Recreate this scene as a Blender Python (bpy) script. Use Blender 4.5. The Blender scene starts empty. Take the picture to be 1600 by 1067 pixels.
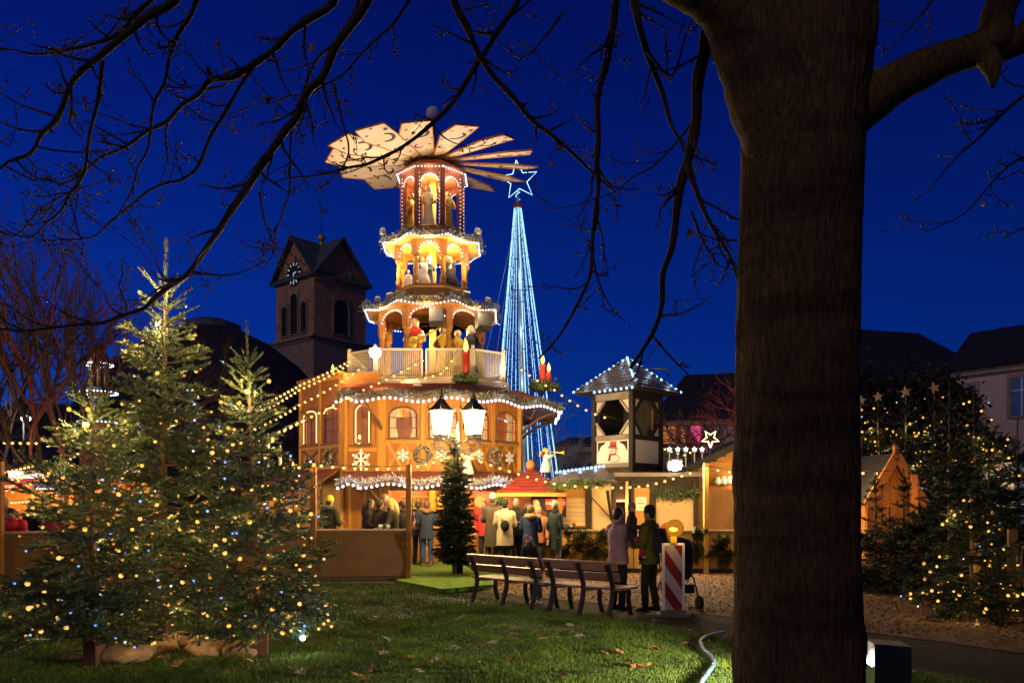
import bpy, bmesh, math, random
import numpy as np
from mathutils import Vector, Matrix

R = math.radians
PI = math.pi
sc = bpy.context.scene
COL = sc.collection
F, HZ, CH = 1244.4, 795.0, 1.6        # focal length in photo pixels, horizon row, eye height

# ------------------------------------------------------------------ camera, sky, sun, exposure
cam = bpy.data.cameras.new('camera')
cam.sensor_width = 36.0
cam.lens = 28.0
cam.shift_y = (HZ - 533.5) / 1600.0
cam.clip_start = 0.05
cam.clip_end = 2000.0
camo = bpy.data.objects.new('camera', cam)
camo.location = (0, 0, CH)
camo.rotation_euler = (R(90), 0, 0)
COL.objects.link(camo)
sc.camera = camo
sc.render.engine = 'CYCLES'
sc.view_settings.view_transform = 'Standard'
sc.view_settings.look = 'None'
sc.view_settings.exposure = 0.0
sc.view_settings.gamma = 1.0
sc.view_settings.use_curve_mapping = False
cy = sc.cycles
cy.use_denoising = True
cy.use_light_tree = True
cy.sample_clamp_indirect = 3.0
cy.sample_clamp_direct = 0.0
cy.max_bounces = 5
cy.diffuse_bounces = 3
cy.glossy_bounces = 2
cy.transparent_max_bounces = 12
cy.caustics_reflective = False
cy.caustics_refractive = False

world = bpy.data.worlds.new('World')
sc.world = world
world.use_nodes = True
wn, wl = world.node_tree.nodes, world.node_tree.links
wn.clear()
wout = wn.new('ShaderNodeOutputWorld')
wbg = wn.new('ShaderNodeBackground')
wsky = wn.new('ShaderNodeTexSky')
wsky.sky_type = 'NISHITA'
wsky.sun_disc = False
wsky.sun_elevation = R(-4)
wsky.sun_rotation = R(-75)
wtc = wn.new('ShaderNodeTexCoord')
wsep = wn.new('ShaderNodeSeparateXYZ')
wl.new(wtc.outputs['Generated'], wsep.inputs[0])
wramp = wn.new('ShaderNodeValToRGB')
e = wramp.color_ramp.elements
e[0].position = 0.0; e[0].color = (0.002, 0.046, 0.30, 1)
e[1].position = 0.62; e[1].color = (0.0006, 0.0028, 0.072, 1)
k = e.new(0.22); k.color = (0.0010, 0.0215, 0.235, 1)
k = e.new(0.42); k.color = (0.0008, 0.0095, 0.150, 1)
wl.new(wsep.outputs[2], wramp.inputs[0])
wmr = wn.new('ShaderNodeMapRange')            # the west (left) keeps more of the afterglow
wmr.inputs[1].default_value = -0.8; wmr.inputs[2].default_value = 0.8
wmr.inputs[3].default_value = 1.28; wmr.inputs[4].default_value = 0.55
wl.new(wsep.outputs[0], wmr.inputs[0])
wmul = wn.new('ShaderNodeVectorMath'); wmul.operation = 'SCALE'
wl.new(wramp.outputs[0], wmul.inputs[0]); wl.new(wmr.outputs[0], wmul.inputs['Scale'])
wtint = wn.new('ShaderNodeVectorMath'); wtint.operation = 'MULTIPLY_ADD'
wtint.inputs[1].default_value = (0.004, 0.012, 0.05)
wl.new(wsky.outputs[0], wtint.inputs[0]); wl.new(wmul.outputs[0], wtint.inputs[2])
wl.new(wtint.outputs[0], wbg.inputs[0])
wbg.inputs[1].default_value = 1.0
wl.new(wbg.outputs[0], wout.inputs[0])

fill_sun = bpy.data.lights.new('fill_sun', 'SUN')       # weak warm fill from behind, standing in for unseen park lamps
fill_sun.energy = 0.36
fill_sun.angle = R(12)
fill_sun.color = (1.0, 0.74, 0.42)
fill_suno = bpy.data.objects.new('fill_sun', fill_sun)
fill_suno.rotation_euler = (R(62), 0, R(-28))
COL.objects.link(fill_suno)


# ------------------------------------------------------------------ helpers
def P(px, py, d):
    """a point of the place from its direction in the photograph and its distance"""
    return Vector(((px - 800) / F * d, d, CH - (py - HZ) / F * d))


def V(*a):
    return Vector(a)


class MB:
    """collects shapes and links them as ONE mesh object"""
    def __init__(s):
        s.v, s.f, s.m, s.sm = [], [], [], []
        s.cur = 0
        s.T = None

    def add(s, vs, fs, smooth=False):
        o = len(s.v)
        if s.T is not None:
            vs = [s.T @ Vector(v) for v in vs]
        s.v += [tuple(v) for v in vs]
        for f in fs:
            s.f.append([i + o for i in f]); s.m.append(s.cur); s.sm.append(smooth)
        return s

    def box(s, c, size, rz=0.0, M=None):
        x, y, z = size[0] / 2, size[1] / 2, size[2] / 2
        A = M if M is not None else Matrix.Rotation(rz, 3, 'Z')
        c = Vector(c)
        vs = [c + A @ Vector((a * x, b * y, d * z)) for d in (-1, 1) for b in (-1, 1) for a in (-1, 1)]
        return s.add(vs, [(0, 2, 3, 1), (4, 5, 7, 6), (0, 1, 5, 4), (2, 6, 7, 3), (0, 4, 6, 2), (1, 3, 7, 5)])

    def bar(s, a, b, w, h, up=(0, 0, 1)):
        a, b = Vector(a), Vector(b)
        d = b - a
        L = d.length
        d.normalize()
        up = Vector(up)
        if abs(d.dot(up)) > 0.98:
            up = Vector((0, 1, 0))
        sx = d.cross(up).normalized()
        u = sx.cross(d)
        return s.box((a + b) / 2, (w, L, h), M=Matrix((sx, d, u)).transposed())

    def tube(s, pts, rad, n=6, smooth=True, cap=True):
        pts = [Vector(p) for p in pts]
        k = len(pts)
        if not hasattr(rad, '__len__'):
            rad = [rad] * k
        vs, fs = [], []
        ref = None
        for i, p in enumerate(pts):
            t = (pts[min(i + 1, k - 1)] - pts[max(i - 1, 0)])
            t = t.normalized() if t.length > 1e-9 else Vector((0, 0, 1))
            if ref is None:
                ref = Vector((0, 0, 1)) if abs(t.z) < 0.9 else Vector((1, 0, 0))
            a = (ref - t * ref.dot(t))
            a = a.normalized() if a.length > 1e-6 else t.orthogonal().normalized()
            ref = a
            b = t.cross(a)
            for j in range(n):
                th = 2 * PI * j / n
                vs.append(p + (a * math.cos(th) + b * math.sin(th)) * rad[i])
        for i in range(k - 1):
            for j in range(n):
                j2 = (j + 1) % n
                fs.append((i * n + j, i * n + j2, (i + 1) * n + j2, (i + 1) * n + j))
        s.add(vs, fs, smooth)
        if cap:
            o = len(s.v) - len(vs)
            for ring in (list(range(n))[::-1], list(range((k - 1) * n, k * n))):
                s.f.append([o + i for i in ring]); s.m.append(s.cur); s.sm.append(False)
        return s

    def lathe(s, prof, c=(0, 0, 0), n=12, smooth=True, rot0=0.0, sx=1.0, sy=1.0):
        c = Vector(c)
        vs, fs = [], []
        for r, z in prof:
            for j in range(n):
                th = rot0 + 2 * PI * j / n
                vs.append(c + Vector((r * math.cos(th) * sx, r * math.sin(th) * sy, z)))
        for i in range(len(prof) - 1):
            for j in range(n):
                j2 = (j + 1) % n
                fs.append((i * n + j, i * n + j2, (i + 1) * n + j2, (i + 1) * n + j))
        s.add(vs, fs, smooth)
        o = len(s.v) - len(vs)
        for ring in (list(range(n))[::-1], list(range((len(prof) - 1) * n, len(prof) * n))):
            s.f.append([o + i for i in ring]); s.m.append(s.cur); s.sm.append(False)
        return s

    def ball(s, c, r, n=10, m=6, sc3=(1, 1, 1)):
        prof = []
        for i in range(m + 1):
            a = -PI / 2 + PI * i / m
            prof.append((max(1e-4, math.cos(a)) * r, math.sin(a) * r * sc3[2]))
        return s.lathe(prof, c, n, True, 0, sc3[0], sc3[1])

    def octa(s, c, r):
        c = Vector(c)
        vs = [c + Vector(o) * r for o in ((1, 0, 0), (-1, 0, 0), (0, 1, 0), (0, -1, 0), (0, 0, 1), (0, 0, -1))]
        return s.add(vs, [(0, 2, 4), (2, 1, 4), (1, 3, 4), (3, 0, 4), (2, 0, 5), (1, 2, 5), (3, 1, 5), (0, 3, 5)], True)

    def plate(s, poly, M, t):
        """polygon in local xy (list of 2-tuples), thickness t along local +z, placed by 4x4 M"""
        n = len(poly)
        vs = [M @ Vector((x, y, 0)) for x, y in poly] + [M @ Vector((x, y, t)) for x, y in poly]
        fs = [list(range(n))[::-1], list(range(n, 2 * n))]
        for i in range(n):
            j = (i + 1) % n
            fs.append((i, j, j + n, i + n))
        return s.add(vs, fs)

    def prism(s, poly, z0, z1):
        return s.plate(poly, Matrix.Translation((0, 0, z0)), z1 - z0)

    def frustum(s, n, r0, z0, r1, z1, rot0, thick=0.06):
        return s.lathe([(r0 - 0.02, z0 - thick), (r0, z0), (r1, z1), (max(r1 - .05, .001), z1 - thick)], (0, 0, 0), n, False, rot0)

    def quad(s, a, b, c, d):
        return s.add([a, b, c, d], [(0, 1, 2, 3)])

    def build(s, name, mat, parent=None, loc=None, rz=0.0, kind=None):
        me = bpy.data.meshes.new(name)
        me.from_pydata(s.v, [], s.f)
        mats = mat if isinstance(mat, (list, tuple)) else [mat]
        for m in mats:
            me.materials.append(m)
        if len(mats) > 1:
            me.polygons.foreach_set('material_index', s.m)
        me.polygons.foreach_set('use_smooth', s.sm)
        me.update()
        return link(name, me, parent, loc, rz, kind)


def link(name, me, parent=None, loc=None, rz=0.0, kind=None):
    o = bpy.data.objects.new(name, me)
    COL.objects.link(o)
    if parent is not None:
        o.parent = parent
    if loc is not None:
        o.location = loc
    if rz:
        o.rotation_euler = (0, 0, rz)
    if kind:
        o['kind'] = kind
    return o


def np_mesh(name, verts, tris, mat, parent=None, loc=None, kind=None, smooth=False):
    """numpy arrays (N,3) and (M,k) to one mesh object, k = 3 or 4"""
    me = bpy.data.meshes.new(name)
    verts = np.ascontiguousarray(verts, dtype=np.float32)
    tris = np.ascontiguousarray(tris, dtype=np.int32)
    k = tris.shape[1]
    me.vertices.add(len(verts)); me.vertices.foreach_set('co', verts.ravel())
    me.loops.add(tris.size); me.loops.foreach_set('vertex_index', tris.ravel())
    me.polygons.add(len(tris))
    me.polygons.foreach_set('loop_start', np.arange(0, tris.size, k, dtype=np.int32))
    if smooth:
        me.polygons.foreach_set('use_smooth', np.ones(len(tris), dtype=bool))
    me.materials.append(mat)
    me.update(calc_edges=True)
    me.validate()
    return link(name, me, parent, loc, 0, kind)


def tag(o, label, cat, group=None):
    o['label'] = label
    o['category'] = cat
    if group:
        o['group'] = group
    return o


def thing(name, label, cat, loc=(0, 0, 0), rz=0.0, group=None):
    o = bpy.data.objects.new(name, None)
    o.empty_display_size = 0.2
    COL.objects.link(o)
    o.location = loc
    o.rotation_euler = (0, 0, rz)
    return tag(o, label, cat, group)


def copy_tree(o, parent=None):
    c = o.copy()
    COL.objects.link(c)
    c.parent = parent
    for ch in list(o.children):
        copy_tree(ch, c)
    return c


def lamp(parent, loc, power, color, radius=0.05, kind='POINT', target=None, spot=90, blend=0.5):
    l = bpy.data.lights.new('lamp_light', kind)
    l.energy = power
    l.color = color
    l.shadow_soft_size = radius
    o = bpy.data.objects.new('lamp_light', l)
    COL.objects.link(o)
    o.location = loc
    if parent is not None:
        o.parent = parent
    if kind == 'SPOT':
        l.spot_size = R(spot)
        l.spot_blend = blend
        d = Vector(target) - Vector(loc)
        o.rotation_euler = d.to_track_quat('-Z', 'Y').to_euler()
    return o


# ------------------------------------------------------------------ materials
MATS = {}


def mat(key, col, rough=0.7, var=0.25, scale=6.0, bump=0.15, stretch=(1, 1, 1), metallic=0.0, spec=0.3, detail=5.0, col2=None, dist=0.02):
    """noise-mottled surface with fine relief"""
    if key in MATS:
        return MATS[key]
    m = bpy.data.materials.new(key)
    m.use_nodes = True
    n, l = m.node_tree.nodes, m.node_tree.links
    b = n['Principled BSDF']
    b.inputs['Roughness'].default_value = rough
    b.inputs['Metallic'].default_value = metallic
    b.inputs['Specular IOR Level'].default_value = spec
    tc = n.new('ShaderNodeTexCoord')
    mp = n.new('ShaderNodeMapping')
    mp.inputs['Scale'].default_value = [scale * q for q in stretch]
    l.new(tc.outputs['Object'], mp.inputs[0])
    nz = n.new('ShaderNodeTexNoise')
    nz.inputs['Scale'].default_value = 1.0
    nz.inputs['Detail'].default_value = detail
    nz.inputs['Roughness'].default_value = 0.6
    l.new(mp.outputs[0], nz.inputs['Vector'])
    rp = n.new('ShaderNodeValToRGB')
    rp.color_ramp.elements[0].position = 0.3
    rp.color_ramp.elements[1].position = 0.7
    c2 = col2 if col2 else tuple(min(1, c * (1 + var)) for c in col)
    rp.color_ramp.elements[0].color = (*[c * (1 - var) for c in col], 1)
    rp.color_ramp.elements[1].color = (*c2, 1)
    l.new(nz.outputs['Fac'], rp.inputs[0])
    oi = n.new('ShaderNodeObjectInfo')
    mr = n.new('ShaderNodeMapRange')
    mr.inputs[3].default_value = 0.86; mr.inputs[4].default_value = 1.14
    l.new(oi.outputs['Random'], mr.inputs[0])
    sca = n.new('ShaderNodeVectorMath'); sca.operation = 'SCALE'
    l.new(rp.outputs[0], sca.inputs[0]); l.new(mr.outputs[0], sca.inputs['Scale'])
    l.new(sca.outputs[0], b.inputs['Base Color'])
    if bump:
        bp = n.new('ShaderNodeBump')
        bp.inputs['Strength'].default_value = bump
        bp.inputs['Distance'].default_value = dist
        l.new(nz.outputs['Fac'], bp.inputs['Height'])
        l.new(bp.outputs[0], b.inputs['Normal'])
    MATS[key] = m
    return m


def glow(key, col, strength, sampled=False):
    if key in MATS:
        return MATS[key]
    m = bpy.data.materials.new(key)
    m.use_nodes = True
    n, l = m.node_tree.nodes, m.node_tree.links
    n.clear()
    o = n.new('ShaderNodeOutputMaterial')
    e = n.new('ShaderNodeEmission')
    e.inputs[0].default_value = (*col, 1)
    e.inputs[1].default_value = strength
    l.new(e.outputs[0], o.inputs[0])
    m.cycles.emission_sampling = 'AUTO' if sampled else 'NONE'
    MATS[key] = m
    return m


def glassy(key, tint, fac=0.18, rough=0.05):
    if key in MATS:
        return MATS[key]
    m = bpy.data.materials.new(key)
    m.use_nodes = True
    n, l = m.node_tree.nodes, m.node_tree.links
    n.clear()
    o = n.new('ShaderNodeOutputMaterial')
    t = n.new('ShaderNodeBsdfTransparent'); t.inputs[0].default_value = (*tint, 1)
    g = n.new('ShaderNodeBsdfGlossy'); g.inputs['Roughness'].default_value = rough
    mx = n.new('ShaderNodeMixShader'); mx.inputs[0].default_value = fac
    l.new(t.outputs[0], mx.inputs[1]); l.new(g.outputs[0], mx.inputs[2]); l.new(mx.outputs[0], o.inputs[0])
    MATS[key] = m
    return m


GRAINV = (6, 6, .5)
GRAINX = (.5, 6, 6)
pine = mat('pine boards', (.42, .19, .036), .55, .22, 3, .2, GRAINV, spec=.25)
pine_h = mat('pine boards level', (.43, .21, .045), .55, .25, 3, .2, GRAINX, spec=.25)
oak = mat('stained oak', (.30, .112, .016), .5, .25, 3, .2, GRAINV)
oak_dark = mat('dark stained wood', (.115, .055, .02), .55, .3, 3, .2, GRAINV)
beam_black = mat('black tarred beam', (.022, .017, .013), .7, .3, 4, .2, GRAINV)
ply = mat('yellow plywood', (.52, .30, .055), .55, .16, 1.4, .08, (1, 1, 2.5))
ply_pale = mat('pale plywood', (.50, .37, .20), .6, .14, 1.2, .08, (1, 1, 2.5))
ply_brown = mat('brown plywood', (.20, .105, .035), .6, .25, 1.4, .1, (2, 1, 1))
white_paint = mat('white paint', (.74, .72, .68), .5, .08, 3, .05)
cream = mat('cream paint', (.62, .52, .38), .6, .1, 3, .05)
red_roof = mat('red brown roof felt', (.16, .045, .03), .75, .25, 5, .2)
red_tile = mat('red tile', (.27, .085, .045), .5, .25, 5, .2)
slate = mat('slate', (.09, .08, .085), .45, .3, 8, .2)
dark_metal = mat('dark metal', (.03, .03, .033), .45, .2, 8, .05, metallic=.3)
grey_metal = mat('grey metal', (.32, .32, .33), .4, .15, 6, .05, metallic=.6)
iron_grey = mat('grey painted iron', (.22, .22, .21), .45, .2, 8, .1, metallic=.2)
gold = mat('gold paint', (.70, .42, .06), .35, .15, 8, .05, metallic=.5)
cable_m = mat('black cable', (.012, .012, .012), .6, .1, 5, 0)
bark = mat('grey brown bark', (.130, .074, .023), .85, .62, 17, .9, (3.2, 3.2, .75), spec=.15, dist=.02, detail=8)


def bark_rings(m):
    """darker wrinkle rings and weathered blotches over the fissured bark"""
    n, l = m.node_tree.nodes, m.node_tree.links
    b = n['Principled BSDF']
    src = b.inputs['Base Color'].links[0].from_socket
    tc = n.new('ShaderNodeTexCoord')
    fac = None
    for sc3, lo, hi, dk in (((1.1, 1.1, 6.5), .40, .52, .55), ((2.2, 2.2, 1.3), .38, .62, .60)):
        mp = n.new('ShaderNodeMapping'); mp.inputs['Scale'].default_value = sc3
        nz = n.new('ShaderNodeTexNoise'); nz.inputs['Scale'].default_value = 1.0; nz.inputs['Detail'].default_value = 6
        mr = n.new('ShaderNodeMapRange'); mr.inputs[1].default_value = lo; mr.inputs[2].default_value = hi; mr.inputs[3].default_value = dk; mr.inputs[4].default_value = 1.0
        l.new(tc.outputs['Object'], mp.inputs[0]); l.new(mp.outputs[0], nz.inputs['Vector']); l.new(nz.outputs['Fac'], mr.inputs[0])
        s_ = n.new('ShaderNodeVectorMath'); s_.operation = 'SCALE'
        l.new(src, s_.inputs[0]); l.new(mr.outputs[0], s_.inputs['Scale'])
        src = s_.outputs[0]
    l.new(src, b.inputs['Base Color'])


bark_rings(bark)
twig_m = mat('dark twig bark', (.04, .024, .013), .85, .35, 12, .3)
needle = mat('fir needles', (.032, .060, .022), .45, .5, 4, 0, spec=.5, col2=(.080, .122, .042))
lit_tone = mat('fir shoots in lit tone', (.085, .115, .035), .45, .35, 5, 0, spec=.5, col2=(.15, .175, .06))  # paler tone puts the light on the fir tops into the colour
needle_far = mat('dark fir needles', (.016, .028, .012), .6, .4, 4, 0, spec=.2)
garland_m = mat('artificial garland', (.06, .09, .045), .5, .6, 9, 0, col2=(.22, .22, .19))
tinsel_m = mat('frosted garland', (.32, .31, .30), .4, .5, 20, 0, col2=(.7, .7, .72))
LEDW = (.62, .76, 1.0)
WARM = (1.0, .62, .22)
led_m = glow('white led', (.70, .82, 1.0), 3.2)
led_warmw = glow('warm white led', (1.0, .93, .80), 3.0)
led_blue = glow('ice blue led', (.34, .68, 1.0), 1.7)
bulb_m = glow('warm bulb glass', (1.0, .58, .17), 2.2)
bulb_small = glow('amber fairy light', (1.0, .46, .085), 1.9)
bulb_blue = glow('blue fairy light', (.14, .30, 1.0), 2.6)
bulb_cold = glow('cold white fairy light', (.75, .85, 1.0), 1.6)
bulb_dim = glow('faint amber fairy light', (1.0, .40, .06), .9)
flame_m = glow('electric flame', (1.0, .52, .12), 3.2)


def oct_pts(r, n=8, rot0=R(22.5)):
    return [Vector((r * math.cos(rot0 + 2 * PI * i / n), r * math.sin(rot0 + 2 * PI * i / n), 0)) for i in range(n)]


def lerp(a, b, t):
    return a + (b - a) * t


def resample(pts, step):
    """points every step metres along a polyline"""
    pts = [Vector(p) for p in pts]
    out = [pts[0].copy()]
    acc = 0.0
    for a, b in zip(pts[:-1], pts[1:]):
        L = (b - a).length
        if L < 1e-9:
            continue
        t = step - acc
        while t <= L:
            out.append(a.lerp(b, t / L))
            t += step
        acc = L - (t - step)
    return out


def smooth_path(pts, k=4):
    """Catmull-Rom through points"""
    pts = [Vector(p) for p in pts]
    if len(pts) < 3:
        return pts
    q = [pts[0] * 2 - pts[1]] + pts + [pts[-1] * 2 - pts[-2]]
    out = []
    for i in range(1, len(q) - 2):
        a, b, c, d = q[i - 1], q[i], q[i + 1], q[i + 2]
        for j in range(k):
            t = j / k
            out.append(0.5 * ((2 * b) + (c - a) * t + (2 * a - 5 * b + 4 * c - d) * t * t + (3 * b - a - 3 * c + d) * t ** 3))
    out.append(pts[-1])
    return out


def wave_row(a, b, waves, amp, step):
    """points on a scalloped line from a to b"""
    a, b = Vector(a), Vector(b)
    k = max(4, int((b - a).length / 0.04))
    line = []
    for i in range(k + 1):
        t = i / k
        p = a.lerp(b, t)
        p.z += amp * math.cos(2 * PI * waves * t) * -1
        line.append(p)
    return resample(line, step), line


def led_part(name, pts, r, m, parent):
    mb = MB()
    for p in pts:
        mb.octa(p, r)
    o = mb.build(name, m, parent)
    o['kind'] = 'stuff'
    return o


def tuft_part(name, line, rad, m, parent, density=220, leaf=0.05, seed=1, width=.35):
    """a fluffy garland: many small leaf blades round a line, one mesh"""
    rng = np.random.default_rng(seed)
    pts = resample(line, 0.02)
    A = np.array([tuple(p) for p in pts])
    L = 0.02 * len(pts)
    n = int(L * density)
    i = rng.integers(0, len(A), n)
    c = A[i] + rng.normal(0, rad * .35, (n, 3))
    d = rng.normal(0, 1, (n, 3)); d /= np.linalg.norm(d, axis=1)[:, None]
    w = np.cross(d, rng.normal(0, 1, (n, 3))); w /= np.linalg.norm(w, axis=1)[:, None] + 1e-9
    ln = leaf * rng.uniform(.6, 1.3, n)[:, None]
    v = np.concatenate([c - w * ln * width * .5, c + w * ln * width * .5, c + d * ln], 0)
    t = np.stack([np.arange(n), np.arange(n) + n, np.arange(n) + 2 * n], 1)
    return np_mesh(name, v, t, m, parent, kind='stuff')


# one shared bulb mesh for all festoon strings
def bulb_mesh(name, r, m):
    mb = MB()
    mb.lathe([(.002, r * 1.6), (r * .45, r * 1.5), (r * .45, r * .7)], n=6)
    mb.cur = 1
    mb.lathe([(r * .42, r * .72), (r * .9, r * .25), (r, -r * .2), (r * .7, -r * .75), (r * .05, -r)], n=8)
    me_o = mb.build(name, [cable_m, m])
    me = me_o.data
    bpy.data.objects.remove(me_o)
    return me


BULB = bulb_mesh('bulb', .036, bulb_m)
BULB_FAR = bulb_mesh('bulb_far', .055, bulb_m)


def string_light(label, anchors, n, sag=.25, group='festoon strings of warm bulbs', mesh=None, every=3, power=9.0, r=.006):
    """festoon: cable through the anchors with a bulb hanging every so often"""
    o0 = Vector(anchors[0])
    t = thing('string_light', label, 'string lights', o0, 0, group)
    mesh = mesh or BULB
    line = []
    for a, b in zip(anchors[:-1], anchors[1:]):
        a, b = Vector(a), Vector(b)
        k = 14
        s = sag * (b - a).length / 4.0
        for i in range(k):
            u = i / k
            p = a.lerp(b, u); p.z -= 4 * s * u * (1 - u)
            line.append(p - o0)
    line.append(Vector(anchors[-1]) - o0)
    mb = MB(); mb.tube(line, r, 4)
    mb.build('cable', cable_m, t)
    L = sum((q - p).length for p, q in zip(line[:-1], line[1:]))
    pts = resample(line, L / (n + .5))[:n]
    for i, p in enumerate(pts):
        b = link('bulb', mesh, t, p - Vector((0, 0, .055)))
        b.rotation_euler = (random.uniform(-.25, .25), random.uniform(-.25, .25), 0)
        if every and i % every == every // 2:
            lamp(t, p - Vector((0, .02, .13)), power, WARM, .04)
    return t


random.seed(7)
# ------------------------------------------------------------------ ground, lawn, chips, path
asphalt = mat('damp asphalt', (.020, .015, .012), .95, .4, 9, .4, spec=.08)
earth = mat('dark earth', (.05, .042, .032), .9, .3, 4, .3)
lawn_m = mat('lawn soil', (.020, .036, .010), .9, .45, 5, .4)
chip_m = mat('wood chip bed', (.12, .062, .026), .85, .5, 26, .8)
turf_m = mat('green carpet', (.085, .145, .018), .95, .45, 7, .5, detail=9, spec=.1)

mb = MB(); mb.quad((-600, -60, 0), (600, -60, 0), (600, 1000, 0), (-600, 1000, 0))
g = mb.build('ground', earth); g['kind'] = 'structure'
LAWN = [(-34, -8), (13.5, -8), (9.0, .96), (6.2, 4.85), (4.57, 7.1), (2.73, 9.7), (1.41, 11.7), (-1.35, 15.3), (-2.6, 17.0), (-34, 17.6)]
mb = MB(); mb.add([(x, y, .008) for x, y in LAWN], [list(range(len(LAWN)))])
g = mb.build('lawn', lawn_m); g['kind'] = 'structure'
PATH = [(9.0, .96), (6.2, 4.85), (4.57, 7.1), (2.73, 9.7), (1.41, 11.7), (-1.35, 15.3), (-.8, 15.6), (3.29, 11.7), (5.07, 9.7), (5.64, 8.77), (7.4, 6.0), (10.8, .96)]
mb = MB(); mb.add([(x, y, .004) for x, y in PATH], [list(range(len(PATH)))])
g = mb.build('path', asphalt); g['kind'] = 'structure'
CHIPS = [(-.8, 15.6), (3.29, 11.7), (5.07, 9.7), (5.64, 8.77), (7.4, 6.0), (10.8, .96), (30, .96), (30, 20.5), (-.8, 20.5)]
mb = MB(); mb.add([(x, y, .012) for x, y in CHIPS], [list(range(len(CHIPS)))])
g = mb.build('wood_chip_bed', chip_m); g['kind'] = 'structure'


def inside(poly, x, y):
    """numpy even-odd test"""
    c = np.zeros(len(x), bool)
    n = len(poly)
    for i in range(n):
        x1, y1 = poly[i]; x2, y2 = poly[(i + 1) % n]
        cond = (y1 > y) != (y2 > y)
        xi = (x2 - x1) * (y - y1) / (y2 - y1 + 1e-12) + x1
        c ^= cond & (x < xi)
    return c


def grass():
    rng = np.random.default_rng(11)
    n = 560000
    d = 5.6 * (17.4 / 5.6) ** rng.random(n)
    x = (rng.random(n) - .5) * 1.5 * d
    ok = inside(LAWN, x, d)
    # thin, worn places
    worn = np.sin(x * 1.7 + 2 * np.sin(d * .9)) * np.sin(d * 1.3 + np.sin(x * .8)) > .86
    ok &= ~(worn & (rng.random(n) < .6))
    x, d = x[ok], d[ok]
    n = len(x)
    h = rng.uniform(.022, .065, n) * (.75 + .35 * np.sin(x * 2.3 + d) * np.sin(d * 1.9)) * (.7 + .04 * d)
    w = rng.uniform(.0025, .0045, n) * (.55 + d * .09)
    a = rng.random(n) * 2 * PI
    lean = rng.normal(0, .5, (n, 2)) * h[:, None]
    b = np.stack([x, d, np.full(n, .006)], 1)
    wx = np.stack([np.cos(a) * w, np.sin(a) * w, np.zeros(n)], 1)
    tip = b + np.concatenate([lean, h[:, None]], 1)
    v = np.concatenate([b - wx, b + wx, tip])
    t = np.stack([np.arange(n), np.arange(n) + n, np.arange(n) + 2 * n], 1)
    gm = mat('grass blades', (.072, .132, .011), .55, .5, 1.6, 0, spec=.25, col2=(.160, .235, .022))
    o = np_mesh('grass', v, t, gm)
    tag(o, 'short green winter lawn grass in front of the benches', 'grass')
    o['kind'] = 'stuff'


grass()


def chips():
    rng = np.random.default_rng(5)
    n = 100000
    d = rng.uniform(5.5, 20.4, n)
    x = rng.uniform(-.8, 13, n)
    ok = inside(CHIPS, x, d) & (x < .8 * d)
    x, d = x[ok], d[ok]
    n = len(x)
    a = rng.random(n) * 2 * PI
    L = rng.uniform(.008, .030, n); W = rng.uniform(.004, .009, n)
    ti = rng.normal(0, .35, n)
    c = np.stack([x, d, rng.uniform(.016, .045, n)], 1)
    u = np.stack([np.cos(a) * L, np.sin(a) * L, ti * L], 1)
    w = np.stack([-np.sin(a) * W, np.cos(a) * W, rng.normal(0, .4, n) * W], 1)
    v = np.concatenate([c - u - w, c + u - w, c + u + w, c - u + w])
    k = np.arange(n)
    q = np.stack([k, k + n, k + 2 * n, k + 3 * n], 1)
    cm = mat('wood chips', (.15, .072, .024), .7, .55, 40, 0, col2=(.32, .165, .06))
    o = np_mesh('wood_chips', v, q, cm)
    tag(o, 'loose brown wood chips spread over the market ground', 'wood chips')
    o['kind'] = 'stuff'


chips()

# green carpeted deck in front of the bar
mb = MB()
mb.prism([(-9.4, 17.75), (.15, 17.75), (.15, 25.2), (-9.4, 25.2)], .0, .12)
g = mb.build('deck', turf_m); g['kind'] = 'structure'
mb = MB()
mb.prism([(-2.45, 16.75), (-1.3, 14.85), (-.35, 15.75), (-.35, 17.72), (-2.45, 17.72)], .03, .112)
mb.cur = 1
mb.prism([(-2.43, 16.77), (-1.3, 14.9), (-.38, 15.77), (-.38, 17.7), (-2.43, 17.7)], .0, .028)
g = mb.build('deck_ramp', [turf_m, beam_black]); g['kind'] = 'structure'


# fallen leaves on the lawn: lobed, curled
def leaf_mesh():
    mb = MB()
    out = []
    for i in range(11):
        a = PI * .12 + (2 * PI - PI * .24) * i / 10 - PI / 2 + PI
        r = (.075 if i % 2 == 0 else .042)
        out.append((r * math.cos(a), r * math.sin(a)))
    vs = [(0, 0, .004)] + [(x, y, .022 * abs(math.sin(i * 1.7)) + .004) for i, (x, y) in enumerate(out)]
    fs = [(0, i, i + 1) for i in range(1, len(out))]
    mb.add(vs, fs)
    mb.tube([(0, 0, .004), (0, .05, .01), (.01, .09, .02)], .0016, 3)
    return mb


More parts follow.
